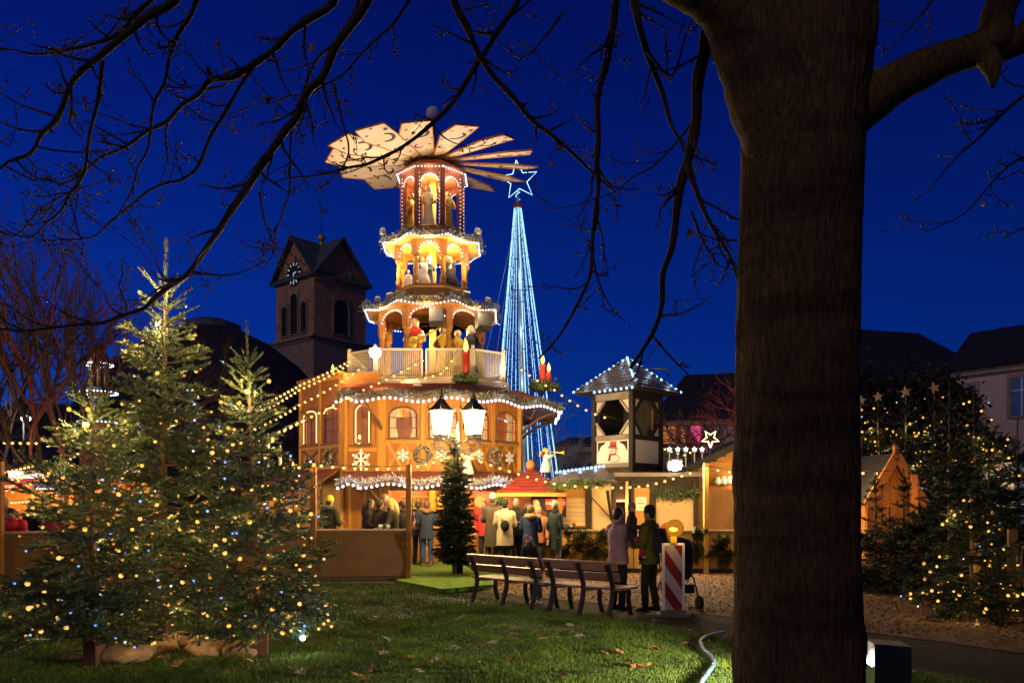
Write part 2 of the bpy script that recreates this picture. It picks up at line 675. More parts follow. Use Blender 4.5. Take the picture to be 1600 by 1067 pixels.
leaf_mats = [mat('fallen leaf ochre', (.30, .15, .035), .6, .35, 14, .1), mat('fallen leaf brown', (.20, .085, .03), .6, .35, 14, .1),
             mat('fallen leaf pale', (.22, .165, .09), .6, .3, 14, .1)]
lo = leaf_mesh().build('fallen_leaf', leaf_mats[0])
leaf_me = [lo.data]
for m_ in leaf_mats[1:]:
    q = lo.data.copy(); q.materials.clear(); q.materials.append(m_); leaf_me.append(q)
bpy.data.objects.remove(lo)
leaf_px = [(135, 1053, 0), (640, 1034, 0), (700, 1050, 1), (980, 1040, 0), (718, 972, 0), (848, 1004, 0), (845, 1018, 0), (712, 1018, 2), (890, 982, 2), (905, 1000, 2), (945, 1028, 0), (968, 1026, 0), (995, 1051, 0), (1010, 1048, 0), (1145, 1002, 0), (1142, 1052, 0), (720, 1052, 1), (755, 1060, 1), (680, 1040, 2), (655, 1056, 2), (600, 1028, 2), (578, 1054, 1), (248, 1036, 0), (277, 1045, 0), (390, 1039, 0), (350, 1060, 0), (800, 997, 1), (1020, 1020, 1), (1030, 1022, 2), (798, 1040, 1), (770, 1012, 2), (606, 1006, 2), (586, 970, 2), (1300, 1064, 0), (570, 930, 1), (1070, 1012, 0), (560, 1064, 0), (470, 1058, 2), (880, 1062, 1), (930, 1060, 2)]
ldesc = ['curled ochre fallen leaf lying on the lawn', 'dark brown fallen leaf lying on the lawn', 'pale dry fallen leaf lying on the lawn']
for px, py, c in leaf_px:
    d = CH * F / (py - HZ)
    p = P(px, py, d); p.z = .04 + random.uniform(0, .015)
    o = link('fallen_leaf', leaf_me[c], None, p)
    o.rotation_euler = (random.uniform(-.5, .5), random.uniform(-.5, .5), random.uniform(0, 6))
    s = random.uniform(.7, 1.25); o.scale = (s, s, s)
    tag(o, ldesc[c], 'leaf', 'fallen leaves on the lawn: ' + ('ochre', 'brown', 'pale')[c])

# ------------------------------------------------------------------ the Christmas pyramid
C = Vector((-2.49, 25.0, 0))
pyr = thing('christmas_pyramid', 'giant tiered wooden Christmas pyramid with bar, balcony and bladed rotor on top', 'Christmas pyramid', C)
blade_m = mat('birch blade', (.56, .41, .29), .5, .10, 2, .05)
glass_m = glassy('window glass', (.92, .90, .86), .10)
curtain_m = mat('white curtain', (.62, .50, .42), .8, .1, 4, .1)
interior_m = mat('warm interior wall', (.50, .28, .16), .7, .2, 2, .05)


def face_M(ang, apo, z=0.0):
    n = Vector((math.cos(R(ang)), math.sin(R(ang)), 0))
    r = Vector((0, 0, 1)).cross(n)
    o = n * apo + Vector((0, 0, z))
    return Matrix(((r.x, 0, n.x, o.x), (r.y, 0, n.y, o.y), (0, 1, 0, o.z), (0, 0, 0, 1)))


def arch_panel(mb, M, x0, x1, z0, z1, ox0, ox1, oz0, oz1, rise, t, n=10):
    """board with an arched opening (spring at oz1 - rise, crown at oz1)"""
    mb.plate([(x0, z0), (ox0, z0), (ox0, z1), (x0, z1)], M, t)
    mb.plate([(ox1, z0), (x1, z0), (x1, z1), (ox1, z1)], M, t)
    if oz0 > z0 + 1e-4:
        mb.plate([(ox0, z0), (ox1, z0), (ox1, oz0), (ox0, oz0)], M, t)
    cx, hw, zs = (ox0 + ox1) / 2, (ox1 - ox0) / 2, oz1 - rise
    for i in range(n):
        a, b = PI - PI * i / n, PI - PI * (i + 1) / n
        xa, xb = cx + hw * math.cos(a), cx + hw * math.cos(b)
        mb.plate([(xa, zs + rise * math.sin(a)), (xb, zs + rise * math.sin(b)), (xb, z1), (xa, z1)], M, t)


def arch_line(M, ox0, ox1, oz0, oz1, rise, off=.0, full=True, n=14):
    cx, hw, zs = (ox0 + ox1) / 2, (ox1 - ox0) / 2, oz1 - rise
    pts = [M @ Vector((cx + hw * math.cos(PI - PI * i / n), zs + rise * math.sin(PI * i / n), off)) for i in range(n + 1)]
    if full:
        pts = [M @ Vector((ox0, oz0, off))] + pts + [M @ Vector((ox1, oz0, off))]
    return pts


def window(parent, M, ox0, ox1, oz0, oz1, rise, curtains=True, frame_m=None, t=.05):
    """arched window part: frame with glazing bars, pane as a sub-part"""
    mb = MB()
    line = arch_line(M, ox0, ox1, oz0, oz1, rise, t * .5)
    line.append(line[0])
    mb.tube(line, .03, 5, False)
    cx = (ox0 + ox1) / 2
    mb.bar(M @ Vector((cx, oz0, t * .5)), M @ Vector((cx, oz1, t * .5)), .022, .022)
    for f in (.33, .66):
        z = lerp(oz0, oz1, f)
        mb.bar(M @ Vector((ox0, z, t * .5)), M @ Vector((ox1, z, t * .5)), .02, .02)
    mb.bar(M @ Vector((ox0 - .06, oz0 - .03, t + .03)), M @ Vector((ox1 + .06, oz0 - .03, t + .03)), .09, .05)
    w = mb.build('window', frame_m or oak_dark, parent)
    mb = MB()
    pts = arch_line(M, ox0, ox1, oz0, oz1, rise, t * .3)
    mb.add(pts, [list(range(len(pts)))[::-1]])
    mb.build('pane', glass_m, w)
    if curtains:
        for sgn in (0, 1):
            mb = MB()
            k = 8
            vs, fs = [], []
            for j in range(6):
                z = lerp(oz1 - .02, oz0 + .03, j / 5)
                wd = (.24 - .10 * math.sin(PI * j / 5 * .9)) * (ox1 - ox0) / .72
                for i in range(k + 1):
                    u = i / k * wd
                    x = (ox0 + .01 + u) if sgn == 0 else (ox1 - .01 - u)
                    vs.append(M @ Vector((x, z, -.10 + .025 * math.sin(i * 2.2))))
            for j in range(5):
                for i in range(k):
                    fs.append((j * (k + 1) + i, j * (k + 1) + i + 1, (j + 1) * (k + 1) + i + 1, (j + 1) * (k + 1) + i))
            mb.add(vs, fs, True)
            mb.build('curtain', curtain_m, parent)
    return w


def xbrace(parent, M, x0, x1, z0, z1, m, t=.035, w=.075):
    for a, b in (((x0, z0), (x1, z1)), ((x0, z1), (x1, z0))):
        mb = MB()
        d = Vector((b[0] - a[0], b[1] - a[1])); d.normalize()
        n2 = Vector((-d.y, d.x)) * w / 2
        mb.plate([(a[0] - n2.x, a[1] - n2.y), (b[0] - n2.x, b[1] - n2.y), (b[0] + n2.x, b[1] + n2.y), (a[0] + n2.x, a[1] + n2.y)], M @ Matrix.Translation((0, 0, .003 if a[1] == z0 else .0)), t)
        mb.build('brace', m, parent)


Rw = 2.9
apo = Rw * math.cos(R(22.5))
hw = Rw * math.sin(R(22.5))
# the flat front between the octagon and the stair annex
A = V(-3.96, -.70, 0); B = V(-2.33, -2.42, 0); E5 = oct_pts(Rw)[5]
def wall_M(a, b):
    ax_ = (b - a); L_ = ax_.length; ax_ = ax_.normalized(); n_ = ax_.cross(Vector((0, 0, 1)))
    m_ = (a + b) / 2
    return Matrix(((ax_.x, 0, n_.x, m_.x), (ax_.y, 0, n_.y, m_.y), (0, 1, 0, 0), (0, 0, 0, 1))), L_
MF, wf = wall_M(B, E5 * 1.0)
hf = wf / 2
# --- upper floor walls
Z0, Z1 = 2.66, 4.78
for ang in range(0, 360, 45):
    M = face_M(ang, apo)
    if ang == 225:
        M = MF
    if ang == 180:
        continue
    if ang in (270, 315, 0):
        for s in (0, 1):
            x0, x1 = (-hw, 0) if s == 0 else (0, hw)
            ox0, ox1 = x0 + .16, x1 - .16
            mb = MB()
            arch_panel(mb, M, x0, x1, 3.50, Z1, ox0, ox1, 3.58, 4.46, .26, .04)
            mb.build('wall_panel', oak, pyr)
            mb = MB()
            mb.plate([(x0, Z0), (x1, Z0), (x1, 3.497), (x0, 3.497)], M, .02)
            mb.build('lower_panel', oak, pyr)
            for xa, xb in ((x0 + .12, (x0 + x1) / 2 - .01), ((x0 + x1) / 2 + .01, x1 - .12)):
                xbrace(pyr, M @ Matrix.Translation((0, 0, .022)), xa, xb, Z0 + .04, 3.44, pine)
            window(pyr, M, ox0, ox1, 3.58, 4.46, .26)
        mb = MB(); mb.plate([(-hw, 3.44), (hw, 3.44), (hw, 3.535), (-hw, 3.535)], M @ Matrix.Translation((0, 0, .041)), .045)
        mb.build('rail', pine, pyr)
        mb = MB(); mb.plate([(-.055, Z0), (.055, Z0), (.055, Z1), (-.055, Z1)], M @ Matrix.Translation((0, 0, .044)), .05)
        mb.build('stud', pine, pyr)
    elif ang == 225:
        mb = MB()
        arch_panel(mb, M, -hf, hf, Z0, Z1, -.24, .26, 3.42, 4.58, .30, .04)
        mb.build('wall_panel', oak, pyr)
        mb = MB(); mb.plate([(-.24, 3.42), (.26, 3.42), (.26, 4.58), (-.24, 4.58)], M @ Matrix.Translation((0, 0, -.03)), .02)
        mb.build('window_blind', oak, pyr)
        window(pyr, M, -.24, .26, 3.42, 4.58, .30, False)
        mb = MB(); mb.tube(smooth_path(arch_line(M, -.19, .21, 3.47, 4.52, .22, .055), 2), .014, 5)
        mb.build('rope_light', glow('orange rope light', (1.0, .50, .16), 4.5), pyr)
        for x in (-.47, .5):
            mb = MB(); mb.plate([(x - .05, Z0), (x + .05, Z0), (x + .05, Z1), (x - .05, Z1)], M @ Matrix.Translation((0, 0, .044)), .04)
            mb.build('stud', pine, pyr)
        mb = MB(); mb.plate([(-.41, 3.22), (.44, 3.22), (.44, 3.31), (-.41, 3.31)], M @ Matrix.Translation((0, 0, .042)), .035)
        mb.build('rail', pine, pyr)
        for sx in (-1, 1):
            for (za, zb) in ((2.72, 2.9), (3.2, 3.05)):
                mb = MB(); x0, x1 = sx * .42, sx * .2
                mb.plate([(min(x0, x1), za if x0 < x1 else zb), (max(x0, x1), zb if x0 < x1 else za), (max(x0, x1), (zb if x0 < x1 else za) + .07), (min(x0, x1), (za if x0 < x1 else zb) + .07)], M @ Matrix.Translation((0, 0, .043)), .03)
                mb.build('brace', oak, pyr)
    else:
        mb = MB(); mb.plate([(-hw, Z0), (hw, Z0), (hw, Z1), (-hw, Z1)], M, .04)
        mb.build('wall_panel', oak, pyr)
for p in oct_pts(Rw + .03):
    mb = MB(); mb.box((p.x, p.y, (Z0 + Z1) / 2), (.16, .16, Z1 - Z0), math.atan2(p.y, p.x))
    mb.build('corner_post', pine, pyr)
mb = MB(); mb.lathe([(2.74, 2.70), (2.74, 2.75)], n=8, smooth=False, rot0=R(22.5)); mb.build('floor', oak, pyr)
mb = MB()
mb.box((0, 1.2, 3.7), (3.6, .1, 1.9)); mb.build('inner_wall', interior_m, pyr)
mb = MB()
mb.tube([(0, 0, .12), (0, 0, 12.9)], .11, 8); mb.build('shaft', ply, pyr)
for x, y in ((-.9, -1.5), (.9, -1.6), (1.9, -.3)):
    lamp(pyr, (x, y, 4.3), 120, (1, .62, .32), .1)

# --- roofs: lower over the bar, upper under the balcony
for (re, ze, ri, zi, nm, m_) in ((4.0, 2.34, 2.92, 2.66, 'lower_roof', red_roof), (4.2, 4.64, 2.95, 5.12, 'upper_roof', red_tile)):
    ve, vi = oct_pts(re), oct_pts(ri)
    facets = [(ve[i], ve[(i + 1) % 8], vi[(i + 1) % 8], vi[i]) for i in (5, 6, 7, 0, 1)]
    facets.append((V(-2.13, -re * .915, 0), ve[5], vi[5], V(-2.30, -2.50, 0)))
    for a, b, c_, d_ in facets:
        a, b, c_, d_ = a + V(0, 0, ze), b + V(0, 0, ze), c_ + V(0, 0, zi), d_ + V(0, 0, zi)
        mb = MB(); mb.add([a, b, c_, d_] + [q - V(0, 0, .05) for q in (a, b, c_, d_)], [(0, 1, 2, 3), (7, 6, 5, 4), (0, 4, 5, 1), (1, 5, 6, 2), (2, 6, 7, 3), (3, 7, 4, 0)])
        mb.build(nm, m_, pyr)
        if nm == 'upper_roof':
            mb = MB()
            for kx in range(1, 12):
                t = kx / 12
                p_, q_ = a.lerp(d_, t), b.lerp(c_, t)
                mb.bar(p_ + V(0, 0, .008), q_ + V(0, 0, .008), .05, .022)
            o = mb.build('tile_course', m_, pyr); o['kind'] = 'stuff'
        # scalloped fascia board
        mb = MB(); k = 24
        top, bot = [], []
        wv = max(1, round((b - a).length / 1.55))
        for j in range(k + 1):
            p = a.lerp(b, j / k)
            top.append(p + Vector((0, 0, .02)))
            bot.append(p + Vector((0, 0, -.13 - .055 * math.cos(2 * PI * wv * j / k))))
        n_ = (a + b) / 2; n_.z = 0; n_.normalize(); n_ *= .03
        for j in range(k):
            q = [bot[j], bot[j + 1], top[j + 1], top[j]]
            mb.add(q + [x + n_ for x in q], [(0, 3, 2, 1), (4, 5, 6, 7), (0, 1, 5, 4), (2, 3, 7, 6)])
        mb.build('fascia', oak_dark, pyr)
# eave brackets
for p in oct_pts(2.95):
    for z, re in ((4.5, 4.05), (2.3, 3.85)):
        u = p.normalized()
        mb = MB()
        mb.tube([u * 2.9 + V(0, 0, z - .75), u * 3.2 + V(0, 0, z - .45), u * 3.6 + V(0, 0, z - .2), u * re + V(0, 0, z - .06)], .05, 5)
        mb.build('bracket', oak_dark, pyr)

# --- balcony
RAIL = [(1.38, -2.45), (2.25, -1.8), (2.25, 1.8), (1.38, 2.45), (-1.38, 2.45), (-2.25, 1.8), (-2.25, -1.8), (-1.38, -2.45)]
mb = MB(); mb.prism([(x * 1.07, y * 1.07) for x, y in RAIL][::-1], 5.08, 5.26); mb.build('balcony_floor', cream, pyr)
rail_m = mat('cream railing', (.70, .62, .42), .45, .08, 5, .03)
for i, (x, y) in enumerate(RAIL):
    mb = MB()
    mb.box((x, y, 5.70), (.09, .09, .9)); mb.ball((x, y, 6.20), .06, 8, 6)
    mb.build('railing_post', rail_m, pyr)
    x2, y2 = RAIL[(i + 1) % 8]
    a, b = V(x, y, 0), V(x2, y2, 0)
    dirv = (b - a).normalized()
    segs = 2 if (b - a).length > 2 and i not in (1,) else (3 if (b - a).length > 3 else 1)
    for sgm in range(segs):
        p, q = a.lerp(b, sgm / segs) + dirv * .06, a.lerp(b, (sgm + 1) / segs) - dirv * .06
        mb = MB()
        for z in (5.32, 6.12):
            mb.bar(p + V(0, 0, z), q + V(0, 0, z), .045, .045)
        for e_ in (p, q):
            mb.bar(e_ + V(0, 0, 5.32), e_ + V(0, 0, 6.12), .045, .045)
        pan = mb.build('railing_panel', rail_m, pyr)
        mb = MB()
        L = (q - p).length
        for j in range(1, int(L / .055)):
            c_ = p + dirv * (j * .055)
            mb.bar(c_ + V(0, 0, 5.33), c_ + V(0, 0, 6.11), .009, .009)
        for j in range(1, 15):
            z = 5.32 + j * .8 / 15
            mb.bar(p + V(0, 0, z), q + V(0, 0, z), .009, .009)
        o = mb.build('wire_mesh', rail_m, pan); o['kind'] = 'stuff'


def turned(z0, z1, r):
    H = z1 - z0
    return [(r * 1.25, z0), (r * 1.25, z0 + .06 * H), (r * .8, z0 + .09 * H), (r * 1.15, z0 + .2 * H), (r * 1.2, z0 + .28 * H), (r * .8, z0 + .38 * H), (r * .78, z0 + .42 * H), (r * .98, z0 + .5 * H),
            (r * .7, z0 + .88 * H), (r * 1.1, z0 + .91 * H), (r * .8, z0 + .94 * H), (r * 1.2, z0 + .97 * H), (r * 1.2, z1)]


led_arch = led_m


def tier(rp, zb, zc0, zc1, zt, re, name_led, col_r, base_r):
    """open tier: base ring, turned columns, bracket blocks, arch boards with a lit row"""
    mb = MB(); mb.lathe([(base_r, zb), (base_r, zc0 - .12), (base_r - .06, zc0 - .05), (base_r - .06, zc0)], n=8, smooth=False, rot0=R(22.5))
    mb.build('tier_floor', pine, pyr)
    a_ = rp * math.cos(R(22.5)); h_ = rp * math.sin(R(22.5))
    for i, p in enumerate(oct_pts(rp)):
        mb = MB(); mb.lathe(turned(zc0, zc1, col_r), (p.x, p.y, 0), 9)
        mb.build('column', pine, pyr)
        mb = MB(); mb.box((p.x, p.y, (zc1 + zt) / 2), (.2, .2, zt - zc1), math.atan2(p.y, p.x)); mb.build('bracket_block', oak, pyr)
        M = face_M(45 * (i + 1), a_)
        mb = MB(); arch_panel(mb, M, -h_ + .1, h_ - .1, zc1 - .02, zt, -h_ + .12, h_ - .12, zc1 - .02, zt - .10, .30, .035, 9)
        mb.build('arch_board', oak, pyr)
        ln = arch_line(M, -h_ + .11, h_ - .11, 0, zt - .07, .30, .06, False)
        led_part('arch_led_row', resample(ln, .105), .026, led_arch, pyr)


def rim(re, z, ri, zi, lift, step, seed, waves=1):
    """overhanging rim roof with garland and a lit row along its edge"""
    mb = MB(); mb.frustum(8, re, z, ri, zi, R(22.5)); mb.build('rim_roof', oak_dark, pyr)
    mb = MB(); mb.lathe([(re - .03, z - .075), (ri, z - .02), (.3, z - .02), (.3, z - .01)], n=8, smooth=False, rot0=R(22.5)); mb.build('rim_soffit', pine, pyr)
    v = oct_pts(re)
    pts, line = [], []
    for i in range(8):
        a, b = v[i] + V(0, 0, z - .10), v[(i + 1) % 8] + V(0, 0, z - .10)
        p, l_ = wave_row(a, b, waves, lift, step)
        pts += p; line += l_
    return pts, line


tier(1.62, 5.26, 5.62, 6.95, 7.62, 2.15, 'x', .10, 1.8)
tier(1.08, 7.95, 8.36, 9.22, 9.72, 1.56, 'x', .085, 1.25)
r2 = rim(2.15, 7.66, 1.3, 8.0, -.06, .115, 1)
r3 = rim(1.58, 9.78, .98, 10.08, -.05, .105, 2)
led_part('rim_led_row', r2[0], .03, led_m, pyr)
led_part('rim_led_row', r3[0], .03, led_m, pyr)
mb = MB(); mb.lathe([(1.06, 7.2), (.5, 7.2)], n=8); mb.build('tier_drum', pine, pyr)
# lantern
mb = MB(); mb.lathe([(1.06, 10.04), (1.06, 10.16), (.98, 10.2)], n=8, smooth=False, rot0=R(22.5)); mb.build('lantern_floor', oak, pyr)
red_w = mat('red brown lacquer', (.20, .06, .03), .45, .2, 5, .1)
for i, p in enumerate(oct_pts(.95)):
    mb = MB(); mb.box((p.x, p.y, 11.02), (.16, .16, 1.7), math.atan2(p.y, p.x)); mb.build('lantern_post', red_w, pyr)
    a_ = .95 * math.cos(R(22.5)); h_ = .95 * math.sin(R(22.5))
    M = face_M(45 * (i + 1), a_)
    mb = MB(); arch_panel(mb, M, -h_ + .05, h_ - .05, 11.3, 11.86, -h_ + .09, h_ - .09, 11.3, 11.72, .2, .03, 8); mb.build('arch_board', red_w, pyr)
    led_part('arch_led_row', resample(arch_line(M, -h_ + .1, h_ - .1, 0, 11.73, .2, .055, False), .07), .022, led_m, pyr)
    for s in (-1, 1):
        led_part('post_led_row', [M @ Vector((s * (h_ - .045), 10.25 + j * .115, .075)) for j in range(14)], .024, led_m, pyr)
mb = MB(); mb.lathe([(1.0, 11.86), (1.12, 11.94), (1.12, 12.0), (.85, 12.22), (.72, 12.24)], n=8, smooth=False, rot0=R(22.5)); mb.build('lantern_roof', red_w, pyr)
v = oct_pts(1.14)
led_part('roof_led_row', [p for i in range(8) for p in resample([v[i] + V(0, 0, 11.9), v[(i + 1) % 8] + V(0, 0, 11.9)], .105)], .026, led_m, pyr)

# --- rotor
rot = MB()
rot.lathe([(.3, 12.24), (.62, 12.3), (.8, 12.42), (.8, 12.5), (.55, 12.62), (.12, 12.72), (.05, 13.85)], n=14)
hub = rot.build('rotor_hub', oak_dark, pyr)
mb = MB(); mb.ball((0, 0, 14.0), .22, 16, 10); mb.build('rotor_ball', mat('white ball', (.70, .62, .62), .35, .05, 2, 0), pyr)


def star2(cx, cz, r, k=5, ph=0.3, inner=.42):
    return [(cx + (r if i % 2 == 0 else r * inner) * math.cos(ph + PI * i / k), cz + (r if i % 2 == 0 else r * inner) * math.sin(ph + PI * i / k)) for i in range(2 * k)]


hole_m = mat('blue black paint', (.012, .012, .02), .6, .2, 5, 0)
blade = MB()
blade.plate([(.62, -.17), (2.62, -.53), (3.32, -.30), (3.02, .49), (.62, .17)], Matrix.Identity(4), .025)
blade_me = None
cut = MB()
Md = Matrix.Translation((0, 0, -.004))
for (cx, cz, r, ph) in ((2.75, .33, .12, .2), (1.5, .16, .06, .8), (2.2, -.38, .07, .5), (2.85, -.28, .07, 1.1), (1.15, .0, .05, 0), (3.08, .06, .07, .3), (1.9, .30, .05, .4)):
    cut.plate(star2(cx, cz, r, 5, ph), Md, .003)
for (cx, cz, r, ph) in ((2.35, .06, .26, .4), (1.55, -.14, .16, 2.4)):
    n = 8
    outp = [(cx + r * math.cos(ph + PI * 1.15 * i / n), cz + r * math.sin(ph + PI * 1.15 * i / n)) for i in range(n + 1)]
    inp = [(cx + r * .25 * math.cos(ph + 1.8) * -.6 + r * .72 * math.cos(ph + PI * 1.15 * i / n), cz - r * .15 * math.sin(ph + 1.8) + r * .72 * math.sin(ph + PI * 1.15 * i / n)) for i in range(n + 1)]
    for i in range(0, n):
        if i % 2 == 0 or True:
            cut.plate([outp[i], outp[i + 1], inp[i + 1], inp[i]], Md, .003)
edge = MB()
for a, b in (((.62, -.17), (2.62, -.53)), ((2.62, -.53), (3.32, -.30)), ((3.32, -.30), (3.02, .49)), ((3.02, .49), (.62, .17))):
    edge.bar((a[0], a[1], .012), (b[0], b[1], .012), .03, .05)
b0 = blade.build('rotor_blade', blade_m, pyr)
c0 = cut.build('star_cutout', hole_m, b0); c0['kind'] = 'stuff'
e0 = edge.build('blade_edge', oak, b0)
for i in range(14):
    b = b0 if i == 0 else copy_tree(b0, pyr)
    a = R(360 / 14 * i + 9)
    b.location = (0, 0, 12.46)
    b.rotation_euler = (Matrix.Rotation(R(5.0), 3, 'X') @ Matrix.Rotation(a, 3, 'Z') @ Matrix.Rotation(R(12), 3, 'X')).to_euler()

# --- inner lighting of the tiers and the floods on the rims (the small floodlights are things)
WL = (1.0, .68, .28)
for z, r, pw in ((7.15, .75, 85), (9.35, .6, 95), (11.55, .45, 70)):
    for a in (200, 270, 340):
        lamp(pyr, (r * math.cos(R(a)), r * math.sin(R(a)), z), pw, WL, .05)
for z, r, pw in ((7.46, 1.98, 34), (9.60, 1.42, 26), (11.80, 1.22, 13)):     # fill lamps added under the rims to light the figures
    for a in (225, 270, 315):
        lamp(pyr, (r * math.cos(R(a)), r * math.sin(R(a)), z), pw, (1.0, .76, .42), .04)
flood_case = mat('pale floodlight case', (.40, .36, .33), .5, .1, 5, 0)


def floodlight(label, loc, target, power, color=(1, .84, .66), spot=100, size=.2, glass=None, rad=.08, cone=True):
    t = thing('floodlight', label, 'floodlight', loc, 0, None)
    d = (Vector(target) - Vector(loc)).normalized()
    q = d.to_track_quat('-Z', 'Y').to_matrix().to_4x4()
    mb = MB(); mb.T = q
    mb.box((0, 0, .06), (size, size * .8, .12))
    for s in (-1, 1):
        mb.box((s * size * .56, 0, .05), (.015, .03, .2))
    mb.build('housing', flood_case, t)
    mb = MB(); mb.T = q
    if size > .3:
        mb.lathe([(size * .44, -.012), (size * .44, -.004)], n=24)
        mb.ball((0, 0, -.01), size * .40, 16, 10, (1, 1, .45))
    else:
        mb.box((0, 0, -.004), (size * .86, size * .66, .006))
    mb.build('glass', glass or glow('flood glass', (1, .9, .75), 6), t)
    if power:
        lamp(t, tuple(d * (.05 if size < .3 else .2)), power, color, rad, 'SPOT' if cone else 'POINT', tuple(d * 2), spot, .6)
    return t


for (a, r, z, lab) in ((205, 1.62, 10.12, 'small floodlight on the left of the third tier rim aimed at the rotor'), (335, 1.62, 10.12, 'small floodlight on the right of the third tier rim aimed at the rotor')):
    p = C + V(r * math.cos(R(a)), r * math.sin(R(a)), z)
    floodlight(lab, p, C + V(math.cos(R(a)) * 2.2, math.sin(R(a)) * 2.0, 12.6), 170, spot=130)
for (a, r, z, lab) in ((200, 1.75, 8.06, 'floodlight on the second tier rim, far left end'), (215, 1.5, 8.12, 'floodlight on the second tier rim, second from the left'), (315, 1.6, 8.10, 'glowing floodlight by the right columns of the second tier rim'), (340, 1.9, 8.02, 'floodlight on the second tier rim, far right end')):
    p = C + V(r * math.cos(R(a)), r * math.sin(R(a)), z)
    floodlight(lab, p, C + V(math.cos(R(a)) * 2.6, math.sin(R(a)) * 2.6, 12.0), 300, (1, .78, .5), spot=140)
p = C + V(-1.36, -2.56, 6.0)
floodlight('dazzling white floodlight on the left front balcony railing', p, p + V(-.05, -3, -.5), 420, (1, .82, .5), 160, .34, glow('dazzling flood glass', (1, .95, .82), 40), .12)
floodlight('grey floodlight on the eave below the balcony front', C + V(-.1, -3.2, 5.06), C + V(-.1, -3.0, 8), 60, spot=120)
floodlight('grey floodlight on the eave below the balcony right corner', C + V(2.3, -2.35, 5.06), C + V(2.0, -2.2, 8), 60, spot=120)

# --- ground floor bar
Rg = 2.7
ag, hg = Rg * math.cos(R(22.5)), Rg * math.sin(R(22.5))
for p in oct_pts(Rg):
    mb = MB(); mb.box((p.x, p.y, 1.35), (.17, .17, 2.46), math.atan2(p.y, p.x)); mb.build('corner_post', pine, pyr)
for ang in range(0, 360, 45):
    M = face_M(ang, ag)
    if ang == 180:
        continue
    if ang == 225:
        M = MF @ Matrix.Translation((0, 0, -.2))
    if ang in (270, 315, 0):
        mb = MB(); mb.plate([(-hg, .14), (hg, .14), (hg, 1.05), (-hg, 1.05)], M, .04); mb.build('counter_front', oak, pyr)
        for k3 in range(3):
            xa = -hg + .12 + k3 * (2 * hg - .24) / 3
            xbrace(pyr, M @ Matrix.Translation((0, 0, .042)), xa + .03, xa + (2 * hg - .24) / 3 - .03, .24, .98, pine, .03, .08)
        mb = MB(); mb.plate([(-hg - .08, 1.055), (hg + .08, 1.055), (hg + .08, 1.11), (-hg - .08, 1.11)], M @ Matrix.Translation((0, 0, -.25)), .45); mb.build('counter_top', pine, pyr)
        mb = MB(); mb.plate([(-hg, 2.12), (hg, 2.12), (hg, 2.55), (-hg, 2.55)], M, .04); mb.build('lintel', oak, pyr)
    else:
        hx = hf + .05 if ang == 225 else hg
        mb = MB(); mb.plate([(-hx, .14), (hx, .14), (hx, 2.6), (-hx, 2.6)], M, .04); mb.build('wall_panel', oak, pyr)
        if ang == 225:
            for x in (-.45, .02, .5):
                mb = MB(); mb.plate([(x - .04, .2), (x + .04, .2), (x + .04, 2.5), (x - .04, 2.5)], M @ Matrix.Translation((0, 0, .041)), .03); mb.build('stud', pine, pyr)
mb = MB(); mb.box((0, .3, 1.35), (4.4, .1, 2.4)); mb.build('back_wall', mat('bar back wall', (.30, .12, .05), .6, .2, 3, .1), pyr)
for z in (1.25, 1.62, 1.98):
    mb = MB(); mb.box((.5, .12, z), (3.0, .26, .035)); mb.build('shelf', pine, pyr)
mb = MB(); mb.box((1.55, .1, 1.6), (.5, .24, .9)); mb.build('cabinet', mat('red cabinet', (.45, .03, .02), .4, .15, 4, .02), pyr)
mb = MB(); mb.box((-.95, -1.2, 1.3), (.7, .35, .4)); mb.build('coffee_machine', mat('pale machine', (.5, .45, .35), .4, .1, 5, 0, metallic=.3), pyr)
for x, y in ((-.9, -.9), (.3, -1.1), (1.5, -.9)):
    lamp(pyr, (x, y, 2.05), 120, (1, .58, .22), .08)
bott = MB(); bott.lathe([(.036, 0), (.038, .01), (.038, .16), (.013, .21), (.013, .28), (.016, .285)], n=8)
bcols = [('brown glass bottle', (.10, .03, .01)), ('green glass bottle', (.03, .10, .03)), ('amber glass bottle', (.35, .15, .02)), ('pale glass bottle', (.5, .45, .35))]
bme = []
for nm, c_ in bcols:
    o = bott.build('bottle', mat(nm, c_, .15, .05, 3, 0, spec=.6)); bme.append(o.data); bpy.data.objects.remove(o)
for k2 in range(22):
    c_ = random.randrange(4)
    x = -.75 + (k2 % 15) * .125
    z = 1.27 if k2 < 8 else 1.64
    o = link('bottle', bme[c_], None, C + V(x + random.uniform(-.02, .02), .02, z))
    tag(o, bcols[c_][0] + ' standing on the bar shelves in the pyramid', 'bottle', 'bottles on the bar shelves: ' + bcols[c_][0])


def lantern_lamp(label, loc, r=.16, power=28, top=None):
    t = thing('hanging_lamp', label, 'lamp', loc)
    mb = MB(); mb.lathe([(.03, -r), (r * .75, -r * .7), (r, -r * .1), (r * .8, r * .5), (.05, r * .85)], n=10); mb.build('lamp_shade', glow('orange lamp shade', (1, .42, .07), 1.6), t)
    mb = MB(); mb.tube([(0, 0, r * .8), (0, 0, top or .5)], .01, 4); mb.build('cord', cable_m, t)
    lamp(t, (0, -r - .06, -.05), power, (1, .55, .18), .08)
    return t


lantern_lamp('bright orange lamp hanging over the bar beside the bottle shelves', P(693, 780, 22.9), .2, 30)
lantern_lamp('orange lamp hanging at the bar right of the lamp post fir', P(750, 783, 22.9), .17, 25)
lantern_lamp('round orange lamp hanging over the crowd at the bar', P(778, 782, 22.0), .19, 25)

